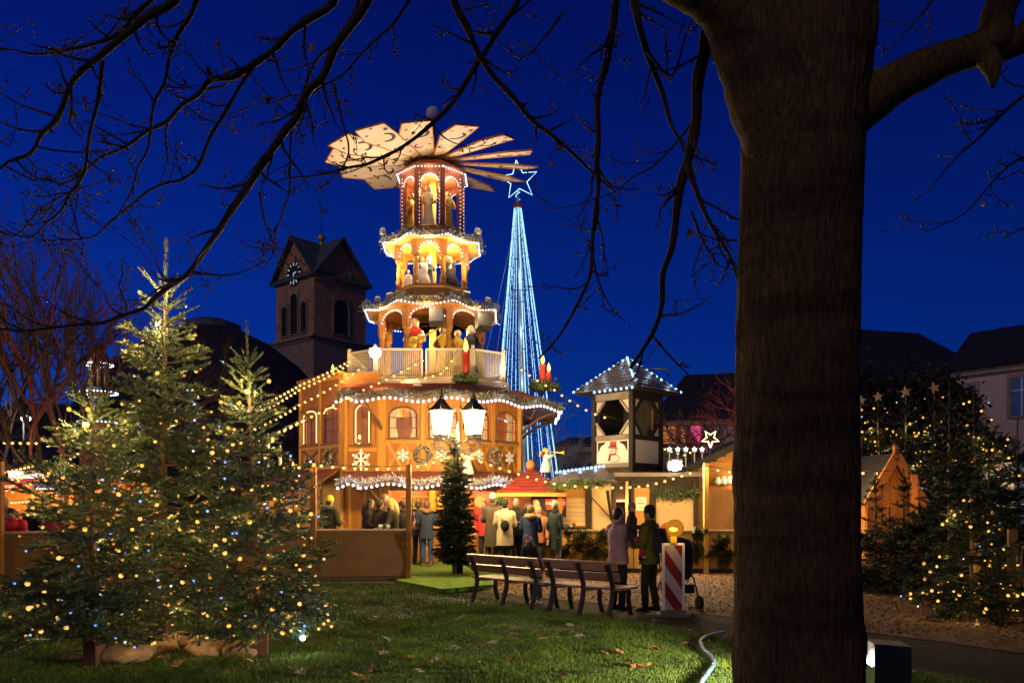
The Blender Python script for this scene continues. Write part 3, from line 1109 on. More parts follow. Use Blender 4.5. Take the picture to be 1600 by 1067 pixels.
# --- stair annex on the left
ax = (B - A); ax.z = 0
wa = ax.length; ax.normalize()
nn = ax.cross(Vector((0, 0, 1)))
MA = Matrix(((ax.x, 0, nn.x, A.x), (ax.y, 0, nn.y, A.y), (0, 1, 0, 0), (0, 0, 0, 1)))
ann = MB()
ann.T = MA
for z in range(12):
    ann2 = MB(); ann2.T = MA
    zz = .14 + z * .22
    ann2.box((wa / 2, zz + .108, -.02), (wa, .214, .04)); ann2.build('plank', pine_h, pyr)
for k2 in range(2):
    x0, x1 = k2 * wa / 2, (k2 + 1) * wa / 2
    mb = MB(); arch_panel(mb, MA @ Matrix.Translation((0, 0, -.04)), x0, x1, 2.8, 5.4, x0 + .16, x1 - .14, 3.5, 4.6, .22, .04); mb.build('wall_panel', oak, pyr)
    mb = MB(); mb.plate([(x0 + .1, 3.45), (x1 - .1, 3.45), (x1 - .1, 4.65), (x0 + .1, 4.65)], MA @ Matrix.Translation((0, 0, -.09)), .02); mb.build('window_blind', oak, pyr)
    window(pyr, MA @ Matrix.Translation((0, 0, -.04)), x0 + .16, x1 - .14, 3.5, 4.6, .22, False)
    ln = smooth_path(arch_line(MA, x0 + .22, x1 - .2, 3.56, 4.52, .18, .02), 2)
    mb = MB(); mb.tube(ln if k2 == 0 else ln[3:-8], .013, 5); mb.build('rope_light', MATS['orange rope light'], pyr)
    xbrace(pyr, MA, x0 + .1, x1 - .08, 2.86, 3.36, oak_dark, .03, .08)
for x in (.04, wa / 2, wa - .05):
    mb = MB(); mb.plate([(x - .055, .14), (x + .055, .14), (x + .055, 5.42), (x - .055, 5.42)], MA, .05); mb.build('corner_post', pine, pyr)
for z in (2.78, 3.42, 5.36):
    mb = MB(); mb.plate([(.1, z - .05), (wa - .11, z - .05), (wa - .11, z + .05), (.1, z + .05)], MA, .04); mb.build('rail', pine, pyr)
mb = MB(); mb.T = MA
mb.box((wa / 2, 5.45, -1.2), (wa + .16, .08, 2.6)); mb.build('annex_roof', oak, pyr)
mb = MB(); mb.T = MA
mb.box((.02, 2.75, -1.2), (.04, 5.3, 2.3)); mb.box((wa - .02, 4.9, -1.2), (.04, 1.1, 2.3)); mb.build('annex_side', oak, pyr)
# orange lit fascia of the stair house behind the eave
mb = MB(); mb.bar(V(B.x + .03, B.y - .02, 5.26), V(E5.x - .1, E5.y + .02, 5.26), .05, .36); mb.build('stair_fascia', mat('orange board', (.45, .19, .04), .5, .2, 3, .1, GRAINX), pyr)
# annex awning
u_ = V(-.73, -.69, 0)
mb = MB(); a_, b_ = A + u_ * .75 + V(-.3, .3, 2.32), B + u_ * .75 + V(0, 0, 2.32); c_, d_ = B + u_ * .06 + V(0, 0, 2.76), A + u_ * .06 + V(-.2, .2, 2.76)
mb.add([a_, b_, c_, d_] + [q - V(0, 0, .05) for q in (a_, b_, c_, d_)], [(0, 1, 2, 3), (7, 6, 5, 4), (0, 4, 5, 1), (1, 5, 6, 2), (2, 6, 7, 3), (3, 7, 4, 0)]); mb.build('annex_awning', red_roof, pyr)

# garlands on the rims and eaves: things of their own
gl = thing('garland', 'white frosted garland with white bulbs scalloped along the upper eave', 'garland', C)
gl2 = thing('garland', 'white frosted garland with bluish bulbs along the bar eave', 'garland', C)
for t, re, ze, m_, sd in ((gl, 4.26, 4.62, garland_m, 3), (gl2, 4.06, 2.34, tinsel_m, 4)):
    v = oct_pts(re)
    allp, alll = [], []
    for i in (4, 5, 6, 7):
        a = V(-2.17, -re * .915, ze - .08) if i == 4 else v[i] + V(0, 0, ze - .08)
        b = v[(i + 1) % 8] + V(0, 0, ze - .08)
        if t is gl2 and i == 7:
            continue
        p, l_ = wave_row(a, b, 2 if i != 4 else 1, .055, .15)
        allp += p; alll += l_
    tuft_part('foliage', [q + V(0, 0, .11) for q in alll], .13, m_, t, 520, .075, sd, .3)
    bl = MB()
    for p in allp:
        bl.ball(p + V(0, 0, -.05), .040, 7, 4)
    o = bl.build('led_row', led_m, t); o['kind'] = 'stuff'
    for p in allp[4::9]:
        u = V(p.x, p.y, 0).normalized()
        lamp(t, p + u * .12 + V(0, 0, -.1), 7, (.72, .82, 1), .05)
for pts, line, lab, sd in ((r2[0], r2[1], 'fir garland with gold flecks round the second tier rim', 5), (r3[0], r3[1], 'fir garland with gold flecks round the third tier rim', 6)):
    t = thing('garland', lab, 'garland', C)
    tuft_part('foliage', [q + V(0, 0, .14) for q in line], .17, garland_m, t, 420, .075, sd, .4)
    for p in pts[6::14]:
        u = V(p.x, p.y, 0).normalized()
        if u.y < .5:
            lamp(t, p + u * .1 + V(0, 0, -.06), 5, (.9, .92, 1), .04)


# figures standing in the tiers
def figurine(label, loc, h, robe, top, skin=(.55, .36, .22), rz=0.0, kneel=False, prop=None):
    t = thing('figurine', label, 'figurine', loc, rz)
    mb = MB()
    if kneel:
        mb.lathe([(.20 * h, 0), (.27 * h, .04 * h), (.24 * h, .25 * h), (.17 * h, .45 * h), (.19 * h, .62 * h), (.14 * h, .76 * h), (.06 * h, .80 * h)], n=12, sy=1.25)
    else:
        mb.lathe([(.15 * h, 0), (.16 * h, .03 * h), (.12 * h, .30 * h), (.095 * h, .55 * h), (.12 * h, .70 * h), (.125 * h, .78 * h), (.05 * h, .84 * h)], n=12, sy=.8)
    mb.build('robe', mat('robe %.2f %.2f %.2f' % robe, robe, .6, .2, 6, .2), t)
    mb = MB()
    for s in (-1, 1):
        mb.tube([(s * .11 * h, 0, .76 * h), (s * .16 * h, -.06 * h, .60 * h), (s * .07 * h, -.16 * h, .54 * h)], [.042 * h, .05 * h, .035 * h], 6)
        mb.ball((s * .06 * h, -.17 * h, .54 * h), .028 * h, 6, 4)
    mb.build('sleeves', mat('robe %.2f %.2f %.2f' % top, top, .6, .2, 6, .2), t)
    mb = MB()
    mb.ball((0, -.01 * h, .91 * h), .072 * h, 10, 8, (1, 1, 1.2)); mb.ball((0, -.085 * h, .905 * h), .016 * h, 5, 4); mb.lathe([(.04 * h, .80 * h), (.035 * h, .88 * h)], n=8)
    mb.build('head', mat('painted skin', skin, .5, .05, 4, 0), t)
    mb = MB()
    mb.ball((0, .022 * h, .93 * h), .08 * h, 10, 6, (1, 1, 1.15)); mb.tube([(0, .06 * h, .95 * h), (0, .09 * h, .84 * h), (0, .085 * h, .72 * h)], [.05 * h, .06 * h, .04 * h], 7)
    mb.build('hair', mat('hair of ' + label[:12], prop or (.09, .045, .02), .6, .2, 9, .2), t)
    return t


f3 = C + V(0, 0, 8.36)
figurine('kneeling figurine in white and dark blue cape under the third tier rim', f3 + V(-.28, -.62, 0), .95, (.62, .60, .56), (.05, .06, .10), rz=R(60), kneel=True)
figurine('figurine in dark blue hooded cape at the centre of the third tier', f3 + V(-.05, -.48, 0), 1.0, (.03, .04, .08), (.03, .04, .08), rz=R(40), prop=(.6, .58, .55))
figurine('seated bearded figurine in white shirt and dark robe on the third tier right', f3 + V(.55, -.55, 0), 1.0, (.06, .05, .05), (.70, .64, .52), rz=R(-50), kneel=True, prop=(.6, .5, .3))
figurine('small white lamb-coloured kneeling figurine at the left of the third tier', f3 + V(-.72, -.35, 0), .62, (.66, .60, .50), (.6, .55, .45), rz=R(40), kneel=True)
f4 = C + V(0, 0, 10.2)
figurine('golden robed king figurine at the centre of the lantern tier', f4 + V(-.08, -.5, 0), 1.35, (.66, .60, .46), (.70, .45, .08), prop=(.12, .06, .02))
figurine('golden figurine in the right opening of the lantern tier', f4 + V(.52, -.38, 0), 1.22, (.55, .36, .08), (.60, .42, .1), rz=R(40))
figurine('golden figurine in the left opening of the lantern tier', f4 + V(-.66, -.2, 0), 1.2, (.55, .36, .08), (.60, .42, .1), rz=R(-60))
f2 = C + V(0, 0, 5.62)
mus = figurine('guitar playing figurine in white shirt and red trousers on the second tier', f2 + V(-.42, -1.15, 0), 1.7, (.55, .04, .03), (.70, .66, .60))
mb = MB(); mb.T = Matrix.Translation((.1, -.36, .95)) @ Matrix.Rotation(R(62), 4, 'Y')
mb.ball((0, 0, -.12), .19, 12, 6, (1, .3, 1)); mb.ball((0, 0, .12), .14, 12, 6, (1, .3, 1)); mb.box((0, -.02, .52), (.05, .03, .6)); mb.build('guitar', gold, mus)
figurine('dark clad drummer figurine behind a yellow drum on the second tier', f2 + V(.42, -1.1, 0), 1.45, (.75, .50, .03), (.16, .03, .05))
figurine('figurine in dark jacket at the right columns of the second tier', f2 + V(1.25, -.72, 0), 1.55, (.04, .04, .05), (.04, .04, .05), rz=R(30))
figurine('figurine in yellow gown beside the drummer on the second tier', f2 + V(.86, -.98, 0), 1.35, (.62, .40, .05), (.62, .40, .05))
for x, y, lab in ((.28, -1.62, 'large dark loudspeaker hung under the second tier rim right of centre'), (1.62, -1.05, 'large dark loudspeaker hung under the right end of the second tier rim')):
    t = thing('loudspeaker', lab, 'loudspeaker', C + V(x, y, 7.22), R(20) if x > 1 else 0)
    mb = MB(); mb.T = Matrix.Rotation(R(-15), 4, 'X'); mb.box((0, 0, 0), (.42, .34, .46)); mb.build('cabinet', mat('charcoal cabinet', (.05, .05, .055), .6, .1, 8, .05), t)
    mb = MB(); mb.T = Matrix.Rotation(R(-15), 4, 'X'); mb.box((0, -.18, 0), (.38, .015, .42)); mb.build('grille', mat('grey grille', (.09, .085, .08), .7, .3, 60, .4), t)
    mb = MB(); mb.tube([(0, .1, .2), (0, .15, .42)], .02, 5); mb.build('bracket', dark_metal, t)


# snowflakes and wreaths hanging on the upper walls
def snowflake_me():
    mb = MB()
    I = Matrix.Rotation(R(90), 4, 'X')
    for k6 in range(6):
        mb.T = Matrix.Rotation(k6 * PI / 3, 4, 'Y')
        mb.box((0, 0, .095), (.035, .025, .19)); mb.box((0, 0, .21), (.055, .024, .05), M=Matrix.Rotation(R(45), 3, 'Y'))
        for s in (-1, 1):
            mb.box((s * .033, 0, .135), (.022, .022, .085), M=Matrix.Rotation(s * R(45), 3, 'Y'))
    mb.T = None
    mb.lathe([(.05, -.012), (.05, .012)], (0, 0, 0), 6)
    return mb


sf = snowflake_me().build('snowflake', white_paint).data
bpy.data.objects.remove(bpy.data.objects['snowflake'])


def hang(mesh, name, label, cat, M, x, z, s=1.0, group=None, out=.12):
    o = link(name, mesh)
    p = M @ Vector((x, z, out))
    n_ = M.to_3x3() @ Vector((0, 0, 1))
    o.location = C + p
    o.rotation_euler = (0, 0, math.atan2(n_.y, n_.x) + PI / 2)
    o.scale = (s, s, s)
    return tag(o, label, cat, group)


Mf, Mr, Ml = face_M(270, apo), face_M(315, apo), MF
SG = 'white snowflakes on the upper walls'
hang(sf, 'snowflake', 'largest white snowflake, below the single window with rope light', 'snowflake', Ml, .0, 2.98, 1.25, SG)
hang(sf, 'snowflake', 'white snowflake below the left window of the pyramid front', 'snowflake', Mf, -.55, 3.1, .76, SG)
hang(sf, 'snowflake', 'white snowflake between the round wreath and the lamp post', 'snowflake', Mf, .52, 3.1, .76, SG)
hang(sf, 'snowflake', 'white snowflake just right of the lamp post arms', 'snowflake', Mr, -.6, 3.1, .76, SG)
hang(sf, 'snowflake', 'white snowflake nearest the right corner of the pyramid', 'snowflake', Mr, .62, 3.1, .76, SG)


def wreath_me(r=.2, seed=1, bulbs=True):
    ln = [V(r * math.cos(a), 0, r * math.sin(a)) for a in np.linspace(0, 2 * PI, 25)]
    return ln


def wreath(label, loc, rz=0, r=.2, flat=False, m=None, dots=True):
    t = thing('wreath', label, 'wreath', loc, rz)
    ln = [V(r * math.cos(a), r * math.sin(a), 0) if flat else V(r * math.cos(a), 0, r * math.sin(a)) for a in np.linspace(0, 2 * PI, 25)]
    tuft_part('foliage', ln, r * .38, m or garland_m, t, 420, r * .32, int(r * 100) + len(label), .45)
    if dots:
        rg = random.Random(len(label))
        mb = MB()
        for k3 in range(34):
            p = rg.choice(ln)
            mb.octa(p + V(rg.gauss(0, r * .16), rg.gauss(0, r * .12) - (0 if flat else r * .25), rg.gauss(0, r * .16)), r * .085)
        o = mb.build('baubles', mat('cream baubles', (.75, .66, .45), .3, .1, 3, 0), t); o['kind'] = 'stuff'
    return t


def on(M, x, z, out=.16):
    n_ = M.to_3x3() @ Vector((0, 0, 1))
    return C + M @ Vector((x, z, out)), math.atan2(n_.y, n_.x) + PI / 2


p, a = on(Mf, .0, 3.12); wreath('round wreath with cream baubles on the pyramid front', p, a, .2)
p, a = on(Mr, .0, 3.12); wreath('round wreath with cream baubles right of the lamp post', p, a, .2)
p, a = on(MA, wa * .73, 3.1, .06); wreath('oval wreath with cream baubles on the stair annex', p, a, .2)
p, a = on(MA, wa * .25, 3.0, .06); wreath('half hidden wreath on the left bay of the stair annex', p, a, .15)


# electric candles
def candle(label, loc, h, r, m, pw=6):
    t = thing('electric_candle', label, 'candle', loc, 0, None)
    mb = MB(); mb.lathe([(r, 0), (r, h * .98), (r * .8, h), (r * .25, h)], n=12); mb.build('wax_tube', m, t)
    mb = MB(); mb.lathe([(r * .2, h), (r * .62, h + r * .9), (r * .7, h + r * 1.5), (r * .4, h + r * 2.6), (.004, h + r * 3.5)], n=8); mb.build('flame_bulb', flame_m, t)
    if pw:
        lamp(t, (0, -r * 1.2, h + r * 2), pw, (1, .5, .15), .04)
    return t


red_wax = mat('red wax', (.26, .018, .01), .4, .15, 5, .03)
red_wax2 = mat('orange red wax', (.62, .05, .015), .4, .15, 5, .03)
white_wax = mat('cream wax', (.66, .55, .45), .4, .1, 5, .03)
cp = P(728, 592, 22.0)
candle('thick red electric candle in a wreath before the balcony railing', cp, .74, .105, red_wax, 9)
wreath('dark fir wreath round the foot of the thick red candle', cp + V(0, 0, .0), 0, .3, True, needle, False)
candle('taller orange red candle right of the pyramid roof', P(848, 602, 23.6), .62, .09, red_wax2, 9)
candle('shorter orange red candle right of the pyramid roof', P(857.5, 604, 23.3), .42, .08, red_wax2, 9)
wreath('dark fir wreath under the pair of orange red candles', P(851, 604, 23.5), 0, .36, True, needle, False)
t = thing('candle_stand', 'dark post carrying the pair of orange red candles', 'stand', P(851, 604, 23.6) * 1.0)
mb = MB(); mb.tube([(0, .15, -.05), (-.4, .5, -.9), (-.9, .6, -.6)], .05, 6); mb.build('arm', oak_dark, t)
candle('candle bulb on the left corner of the stair annex roof', P(520, 592, 24.0), .2, .07, white_wax, 8)
# ------------------------------------------------------------------ church tower
stone = mat('brown sandstone', (.42, .225, .105), .85, .28, 1.2, .5, dist=.05)
stone_pale = mat('pale stone', (.36, .25, .16), .85, .2, 1.2, .3)
copper = mat('dark green copper roof', (.085, .105, .10), .6, .3, 2, .2)
dark_wood = mat('dark louver', (.030, .024, .022), .7, .3, 5, .1)
tw = thing('church_tower', 'brown stone church tower with clock, louvred windows and gilded cross on a gabled roof', 'church tower', (0, 0, 0))
cc = P(502, 600, 78.0); cc.z = 0
tw.location = cc
tw.rotation_euler = (0, 0, R(50))
s_ = 6.1
h0 = 23.6
mb = MB(); mb.box((0, 0, h0 / 2), (s_, s_, h0)); mb.build('tower_wall', stone, tw)
mb = MB(); mb.box((0, 0, 8.6), (s_ + .5, s_ + .5, 17.2)); mb.build('tower_base', stone_pale, tw)
mb = MB()
for i in range(4):
    mb.T = Matrix.Rotation(i * PI / 2, 4, 'Z')
    for j in range(12):
        mb.box((-s_ / 2 + .28 + j * .5, -s_ / 2 - .22, 17.35), (.26, .3, .3))
    mb.box((0, -s_ / 2 - .25, 17.62), (s_ + 1.0, .5, .24))
mb.T = None
o = mb.build('ledge', stone_pale, tw); o['kind'] = 'stuff'
hr = 27.2
for i in range(2):
    rotm = Matrix.Rotation(i * PI / 2, 4, 'Z')
    mb = MB(); mb.T = rotm
    e2, ov = s_ / 2 + .35, s_ / 2 + .55
    zE = h0 - .35
    for s in (-1, 1):
        a_, b_, c_, d_ = V(s * e2, -ov, zE), V(0, -ov, hr + .1), V(0, ov, hr + .1), V(s * e2, ov, zE)
        up = V(0, 0, .18)
        mb.add([a_, b_, c_, d_, a_ + up, b_ + up, c_ + up, d_ + up], [(0, 1, 2, 3), (7, 6, 5, 4), (0, 4, 5, 1), (1, 5, 6, 2), (2, 6, 7, 3), (3, 7, 4, 0)])
    mb.build('roof', copper, tw)
    mb = MB(); mb.T = rotm
    for s in (-1, 1):
        mb.add([(-s_ / 2, s * s_ / 2, h0 - .02), (s_ / 2, s * s_ / 2, h0 - .02), (0, s * s_ / 2, hr - .1)], [(0, 1, 2)])
        mb.box((0, s * (s_ / 2 + .01), hr - 1.6), (.25, .1, 1.0))
    mb.build('gable', stone, tw)
mb = MB(); mb.lathe([(.28, hr), (.2, hr + .4), (.2, hr + .55)], n=8); mb.ball((0, 0, hr + .9), .38, 12, 8)
mb.build('gilded_ball', gold, tw)
mb = MB(); mb.tube([(0, 0, hr + 1.4), (0, 0, hr + 4.4)], .05, 6); mb.T = Matrix.Rotation(R(-40), 4, 'Z'); mb.box((0, 0, hr + 3.5), (1.15, .08, .09)); mb.build('cross', mat('dull iron cross', (.12, .10, .07), .5, .2, 5, 0, metallic=.5), tw)
# faces: left (-X side after turning) carries the clock, right carries the blind roundel
for side in (0, 1):
    M = face_M(270 if side else 180, s_ / 2 + .01)
    if side == 0:
        for x, w, z0, z1 in ((-1.55, .85, 18.2, 21.0), (0, 1.15, 18.2, 22.0), (1.55, .85, 18.2, 21.0)):
            mb = MB(); arch_panel(mb, M, x - w / 2 - .12, x + w / 2 + .12, z0 - .1, z1 + .25, x - w / 2, x + w / 2, z0, z1, w / 2, .14, 8)
            wd = mb.build('window', stone_pale, tw)
            mb = MB(); pts = arch_line(M, x - w / 2, x + w / 2, z0, z1, w / 2, .02); mb.add(pts, [list(range(len(pts)))[::-1]]); mb.build('pane', dark_wood, wd)
            mb = MB()
            for j in range(int((z1 - z0) / .3)):
                mb.box(M @ Vector((x, z0 + .2 + j * .3, .09)), (w, .16, .05), M=M.to_3x3() @ Matrix.Rotation(R(35), 3, 'X') @ Matrix(((1, 0, 0), (0, 0, 1), (0, 1, 0))))
            o = mb.build('louver', mat('grey louver', (.075, .062, .06), .7, .3, 5, .1), wd); o['kind'] = 'stuff'
        mb = MB(); mb.T = M @ Matrix.Translation((0, 23.9, .06)); mb.lathe([(1.1, 0), (1.1, .06)], n=28)
        dial = mb.build('clock', mat('black clock dial', (.02, .02, .024), .5, .2, 4, 0), tw)
        mk = glow('lit clock marks', (.80, .92, .95), .55)
        mb = MB(); mb.T = M @ Matrix.Translation((0, 23.9, .13))
        for j in range(12):
            a = j * PI / 6
            mb.box((math.sin(a) * .9, math.cos(a) * .9, 0), (.09, .26, .02), -a)
        o = mb.build('hour_mark', mk, dial); o['kind'] = 'stuff'
        for nm, ln, a, w in (('hour_hand', .55, R(75), .10), ('minute_hand', .8, R(172), .07)):
            mb = MB(); mb.T = M @ Matrix.Translation((0, 23.9, .16)); mb.bar((0, -.0, 0), (math.sin(a) * ln, math.cos(a) * ln, 0), w, .02); mb.build(nm, mk, dial)
    else:
        mb = MB(); arch_panel(mb, M, -1.0, 1.0, 18.1, 21.7, -.85, .85, 18.2, 21.5, .8, .12, 8); wd = mb.build('window', stone_pale, tw)
        mb = MB(); pts = arch_line(M, -.85, .85, 18.2, 21.5, .8, .02); mb.add(pts, [list(range(len(pts)))[::-1]]); mb.build('shutter', dark_wood, wd)
        ring = [M @ Vector((1.15 * math.cos(a), 24.0 + 1.15 * math.sin(a), .04)) for a in np.linspace(0, 2 * PI, 25)]
        mb = MB(); mb.tube(ring, .09, 5); mb.build('roundel', stone, tw)

# domed hall behind the firs
hall = thing('domed_hall', 'dark broad domed hall roof behind the middle fir tree, with a low skylight', 'hall', (P(330, 700, 66).x, 66, 0))
mb = MB(); mb.lathe([(10.0, 0), (10.0, 8.8), (10.5, 9.0)], n=24, smooth=False); mb.build('wall', mat('dark plaster', (.07, .06, .06), .9, .2, 1, .1), hall)
mb = MB(); mb.lathe([(10.5, 9.0), (9.2, 11.2), (7.2, 13.4), (4.8, 15.2), (2.6, 16.3), (2.2, 16.4)], n=32); mb.build('dome_roof', mat('dark roof felt', (.030, .022, .022), .8, .3, 2, .2), hall)
mb = MB(); mb.lathe([(2.4, 16.2), (2.4, 16.8), (1.4, 17.2), (.1, 17.35)], n=16, smooth=False); mb.build('skylight', mat('grey skylight', (.09, .09, .10), .4, .2, 3, 0), hall)
mb = MB()
for j in range(10):
    a = 2 * PI * j / 10
    mb.box((10.02 * math.cos(a), 10.02 * math.sin(a), 7.4), (.15, .9, 1.0), a)
o = mb.build('window', mat('dim window', (.10, .09, .09), .3, .1, 2, 0), hall); o['kind'] = 'stuff'


# ------------------------------------------------------------------ houses
def house(label, cat, a, b, depth, ze, zr, wall_m, roof_m, wins=(), win_m=None, frame_m=None, over=.5, chim=(), hip=True):
    """house with its front wall from a to b (seen from the camera left to right)"""
    a, b = Vector((a[0], a[1], 0)), Vector((b[0], b[1], 0))
    t = thing('house', label, cat, a)
    ax_ = (b - a); L = ax_.length; ax_.normalize(); n_ = ax_.cross(Vector((0, 0, 1)))
    M = Matrix(((ax_.x, 0, n_.x, 0), (ax_.y, 0, n_.y, 0), (0, 1, 0, 0), (0, 0, 0, 1)))
    mb = MB(); mb.plate([(0, 0), (L, 0), (L, ze), (0, ze)], M @ Matrix.Translation((0, 0, -depth)), depth); mb.build('wall', wall_m, t)
    mb = MB(); mb.T = M
    o_ = over
    pr = [V(-o_, ze - .1, o_), V(L + o_, ze - .1, o_), V(L + o_, ze - .1, -depth - o_), V(-o_, ze - .1, -depth - o_), V(min(L * .18, 3) if hip else -o_, zr, -depth / 2), V(L - min(L * .18, 3) if hip else L + o_, zr, -depth / 2)]
    mb.add(pr, [(0, 1, 5, 4), (1, 2, 5), (2, 3, 4, 5), (3, 0, 4), (3, 2, 1, 0)])
    rf = mb.build('roof', roof_m, t)
    mb = MB(); mb.plate([(-.15, ze - .42), (L + .15, ze - .42), (L + .15, ze - .12), (-.15, ze - .12)], M, .22); mb.build('cornice', frame_m or stone_pale, t)
    for (cx, cz_, h_) in chim:
        mb = MB(); mb.T = M; mb.box((cx, cz_ + h_ / 2, -depth / 2), (.6, h_, .6)); mb.build('chimney', roof_m, rf)
    for (x, z0, w, h, *mm) in wins:
        mb = MB()
        f = M @ Matrix.Translation((x, z0, 0))
        for (x0, x1, y0, y1) in ((-w / 2 - .18, -w / 2, -.1, h + .2), (w / 2, w / 2 + .18, -.1, h + .2), (-w / 2, w / 2, h, h + .2), (-w / 2, w / 2, -.16, 0)):
            mb.plate([(x0, y0), (x1, y0), (x1, y1), (x0, y1)], f, .07)
        wd = mb.build('window', frame_m or stone_pale, t)
        mb = MB(); mb.plate([(-w / 2, 0), (w / 2, 0), (w / 2, h), (-w / 2, h)], f, .01); mb.build('pane', mm[0] if mm else win_m, wd)
        mb = MB()
        mb.plate([(-.03, 0), (.03, 0), (.03, h), (-.03, h)], f, .035); mb.plate([(-w / 2, h * .66), (w / 2, h * .66), (w / 2, h * .66 + .05), (-w / 2, h * .66 + .05)], f, .033)
        mb.build('sash', white_paint, wd)
    return t


dusk_pane = mat('dusky window pane', (.035, .05, .075), .08, .3, 2, 0, spec=.8)
blue_pane = mat('blue curtained pane', (.06, .17, .34), .3, .3, 2, 0, spec=.6)
roof_dark = mat('dark slate roof', (.022, .020, .022), .7, .3, 3, .2)
house('pink plastered house with two blue windows at the right edge', 'house', (23.6, 42.4), (31.0, 33.2), 6.5, 9.0, 11.5, mat('pink plaster', (.66, .47, .38), .85, .1, 1, .1), roof_dark,
      [(.55, 6.3, .95, 1.75), (3.15, 6.3, .95, 1.9), (.55, 2.4, .95, 1.9), (3.15, 2.4, .95, 1.9), (5.8, 6.3, .95, 1.9)], blue_pane, mat('sandstone frame', (.38, .26, .17), .8, .15, 2, .1), .5, ((2.6, 11.0, 1.3),), hip=False)
house('dark house with a broad hipped roof behind the star topped firs', 'house', (23.0, 58), (38.5, 62), 12, 11.2, 16.4, mat('dusky plaster', (.22, .18, .16), .85, .15, 1, .1), roof_dark,
      [(2.2, 7.2, 1.1, 1.8), (5.0, 7.2, 1.1, 1.8), (8, 7.2, 1.1, 1.8), (11, 7.2, 1.1, 1.8)], dusk_pane, None, .6)
lit_o = glow('orange lit window', (1.0, .30, .06), .42); lit_p = glow('magenta lit window', (1.0, .08, .30), .85)
h_ = house('pale house with pink and orange lit upper windows behind the snowman turret', 'house', (8.6, 47), (16.5, 45), 8, 6.9, 10.1, mat('pale grey plaster', (.36, .33, .33), .85, .12, 1, .1), roof_dark,
           [(.75, 5.45, .85, 1.0, lit_o), (2.15, 5.45, .75, 1.0, lit_p), (1.45, 5.45, .5, 1.0, lit_o), (.8, 4.3, .28, .35), (1.6, 4.3, .28, .35), (2.0, 4.3, .28, .35), (2.8, 4.3, .28, .35), (1.7, 2.4, .8, 1.0), (3.3, 2.4, .8, 1.0)], dusk_pane, None, .5)
mb = MB(); mb.tube([(1.2, 3.0, 9.9), (1.2, 3.0, 10.4), (-.3, 3.0, 10.4)], .08, 6); mb.build('flue_pipe', grey_metal, h_)
house('low grey house with two plain windows behind the illuminated cone tree', 'house', (2.3, 42), (8.0, 42), 7, 5.0, 5.7, mat('grey plaster', (.20, .19, .19), .85, .12, 1, .1), roof_dark,
      [(.85, 2.5, .9, 1.5), (2.1, 2.5, .9, 1.5), (4.4, 2.5, .9, 1.5)], dusk_pane, None, .3)
house('long dim house with a dark roof at the far left', 'house', (-38, 46), (-22, 50), 8, 4.4, 7.0, mat('ochre dim plaster', (.20, .16, .12), .85, .2, 1, .1), roof_dark,
      [(2 + 2.2 * i, 2.0, .9, 1.3) for i in range(6)], dusk_pane, None, .4)
house('distant dark house with a steep roof behind the bare trees', 'house', (-56, 80), (-36, 84), 10, 7, 13, mat('ochre dim plaster', (.2, .16, .12)), roof_dark, [(3 + 3 * i, 4.0, 1, 1.6) for i in range(5)], dusk_pane, None, .4)
p = P(37, 653, 40)
for q, lab in ((p, 'brilliant white floodlamp on the mast at the far left'), (P(45, 654, 40.4), 'smaller greenish white floodlamp beside the brilliant one')):
    t = thing('mast_lamp', lab, 'floodlight', (q.x, q.y, 0))
    mb = MB(); mb.tube([(0, 0, 0), (0, 0, q.z)], .06, 6); mb.build('mast', dark_metal, t)
    mb = MB(); mb.box((0, .1, q.z), (.34, .2, .3)); mb.build('housing', dark_metal, t)
    mb = MB(); mb.ball((0, -.02, q.z), .13, 8, 5, (1, .5, 1)); mb.build('lens', glow('mast lens', (1, .96, .95), 12) if q is p else glow('mast lens green', (.7, 1, .85), 5), t)
    lamp(t, (0, -.4, q.z), 150, (1, .9, .85), .1)


# ------------------------------------------------------------------ illuminated cone tree with a star
top = P(809, 312, 31.0)
base = P(823, 795, 31.0); base.z = 0
t = thing('light_tree', 'tall cone of ice blue light strands on a mast with a glowing star on top', 'light tree', base)
tl = top - base
mb = MB(); mb.tube([(0, 0, 0), tl + V(0, 0, .1)], [.16, .06], 8); mb.build('mast', grey_metal, t)
mb = MB(); mb.tube([tl + V(0, 0, -.32), tl + V(0, 0, -.16)], [.17, .15], 10); mb.build('mast_collar', mat('red collar', (.3, .03, .02), .5, .1, 4, 0), t)
rng = random.Random(3)
dim_led = glow('dim ice led', (.45, .75, 1.0), .32)
for k2 in range(16):
    a = 2 * PI * k2 / 16 + .1
    mb = MB()
    a0 = tl + V(.13 * math.cos(a), .13 * math.sin(a), -.35)
    a1 = V(1.62 * math.cos(a), 1.62 * math.sin(a), .05)
    mb.tube([a0, a1], .006, 3)
    mb.cur = 1
    L = (a1 - a0).length
    s = 0.0
    while s < L:
        p = a0.lerp(a1, s / L)
        ln = rng.uniform(.25, .9)
        q = a0.lerp(a1, min(1, (s + ln) / L))
        mb.tube([p, q], rng.choice((.007, .010, .013)) if k2 % 4 else .022, 4, False, False)
        s += ln + rng.uniform(.0, .06)
    mb.build('light_strand', [cable_m, led_blue], t)
for k2 in range(16):
    a = 2 * PI * k2 / 16
    mb = MB()
    a0 = tl + V(.1 * math.cos(a), .1 * math.sin(a), -.4); a1 = V(1.05 * math.cos(a + .3), 1.05 * math.sin(a + .3), .05)
    for j in range(60):
        u = (j + rng.random() * .7) / 60
        p = a0.lerp(a1, u)
        mb.tube([p, p + (a1 - a0).normalized() * rng.uniform(.03, .10)], .016, 3, False, False)
    o = mb.build('inner_strand', dim_led, t); o['kind'] = 'stuff'
star_c = tl + V(.03, 0, .75)
mb = MB()
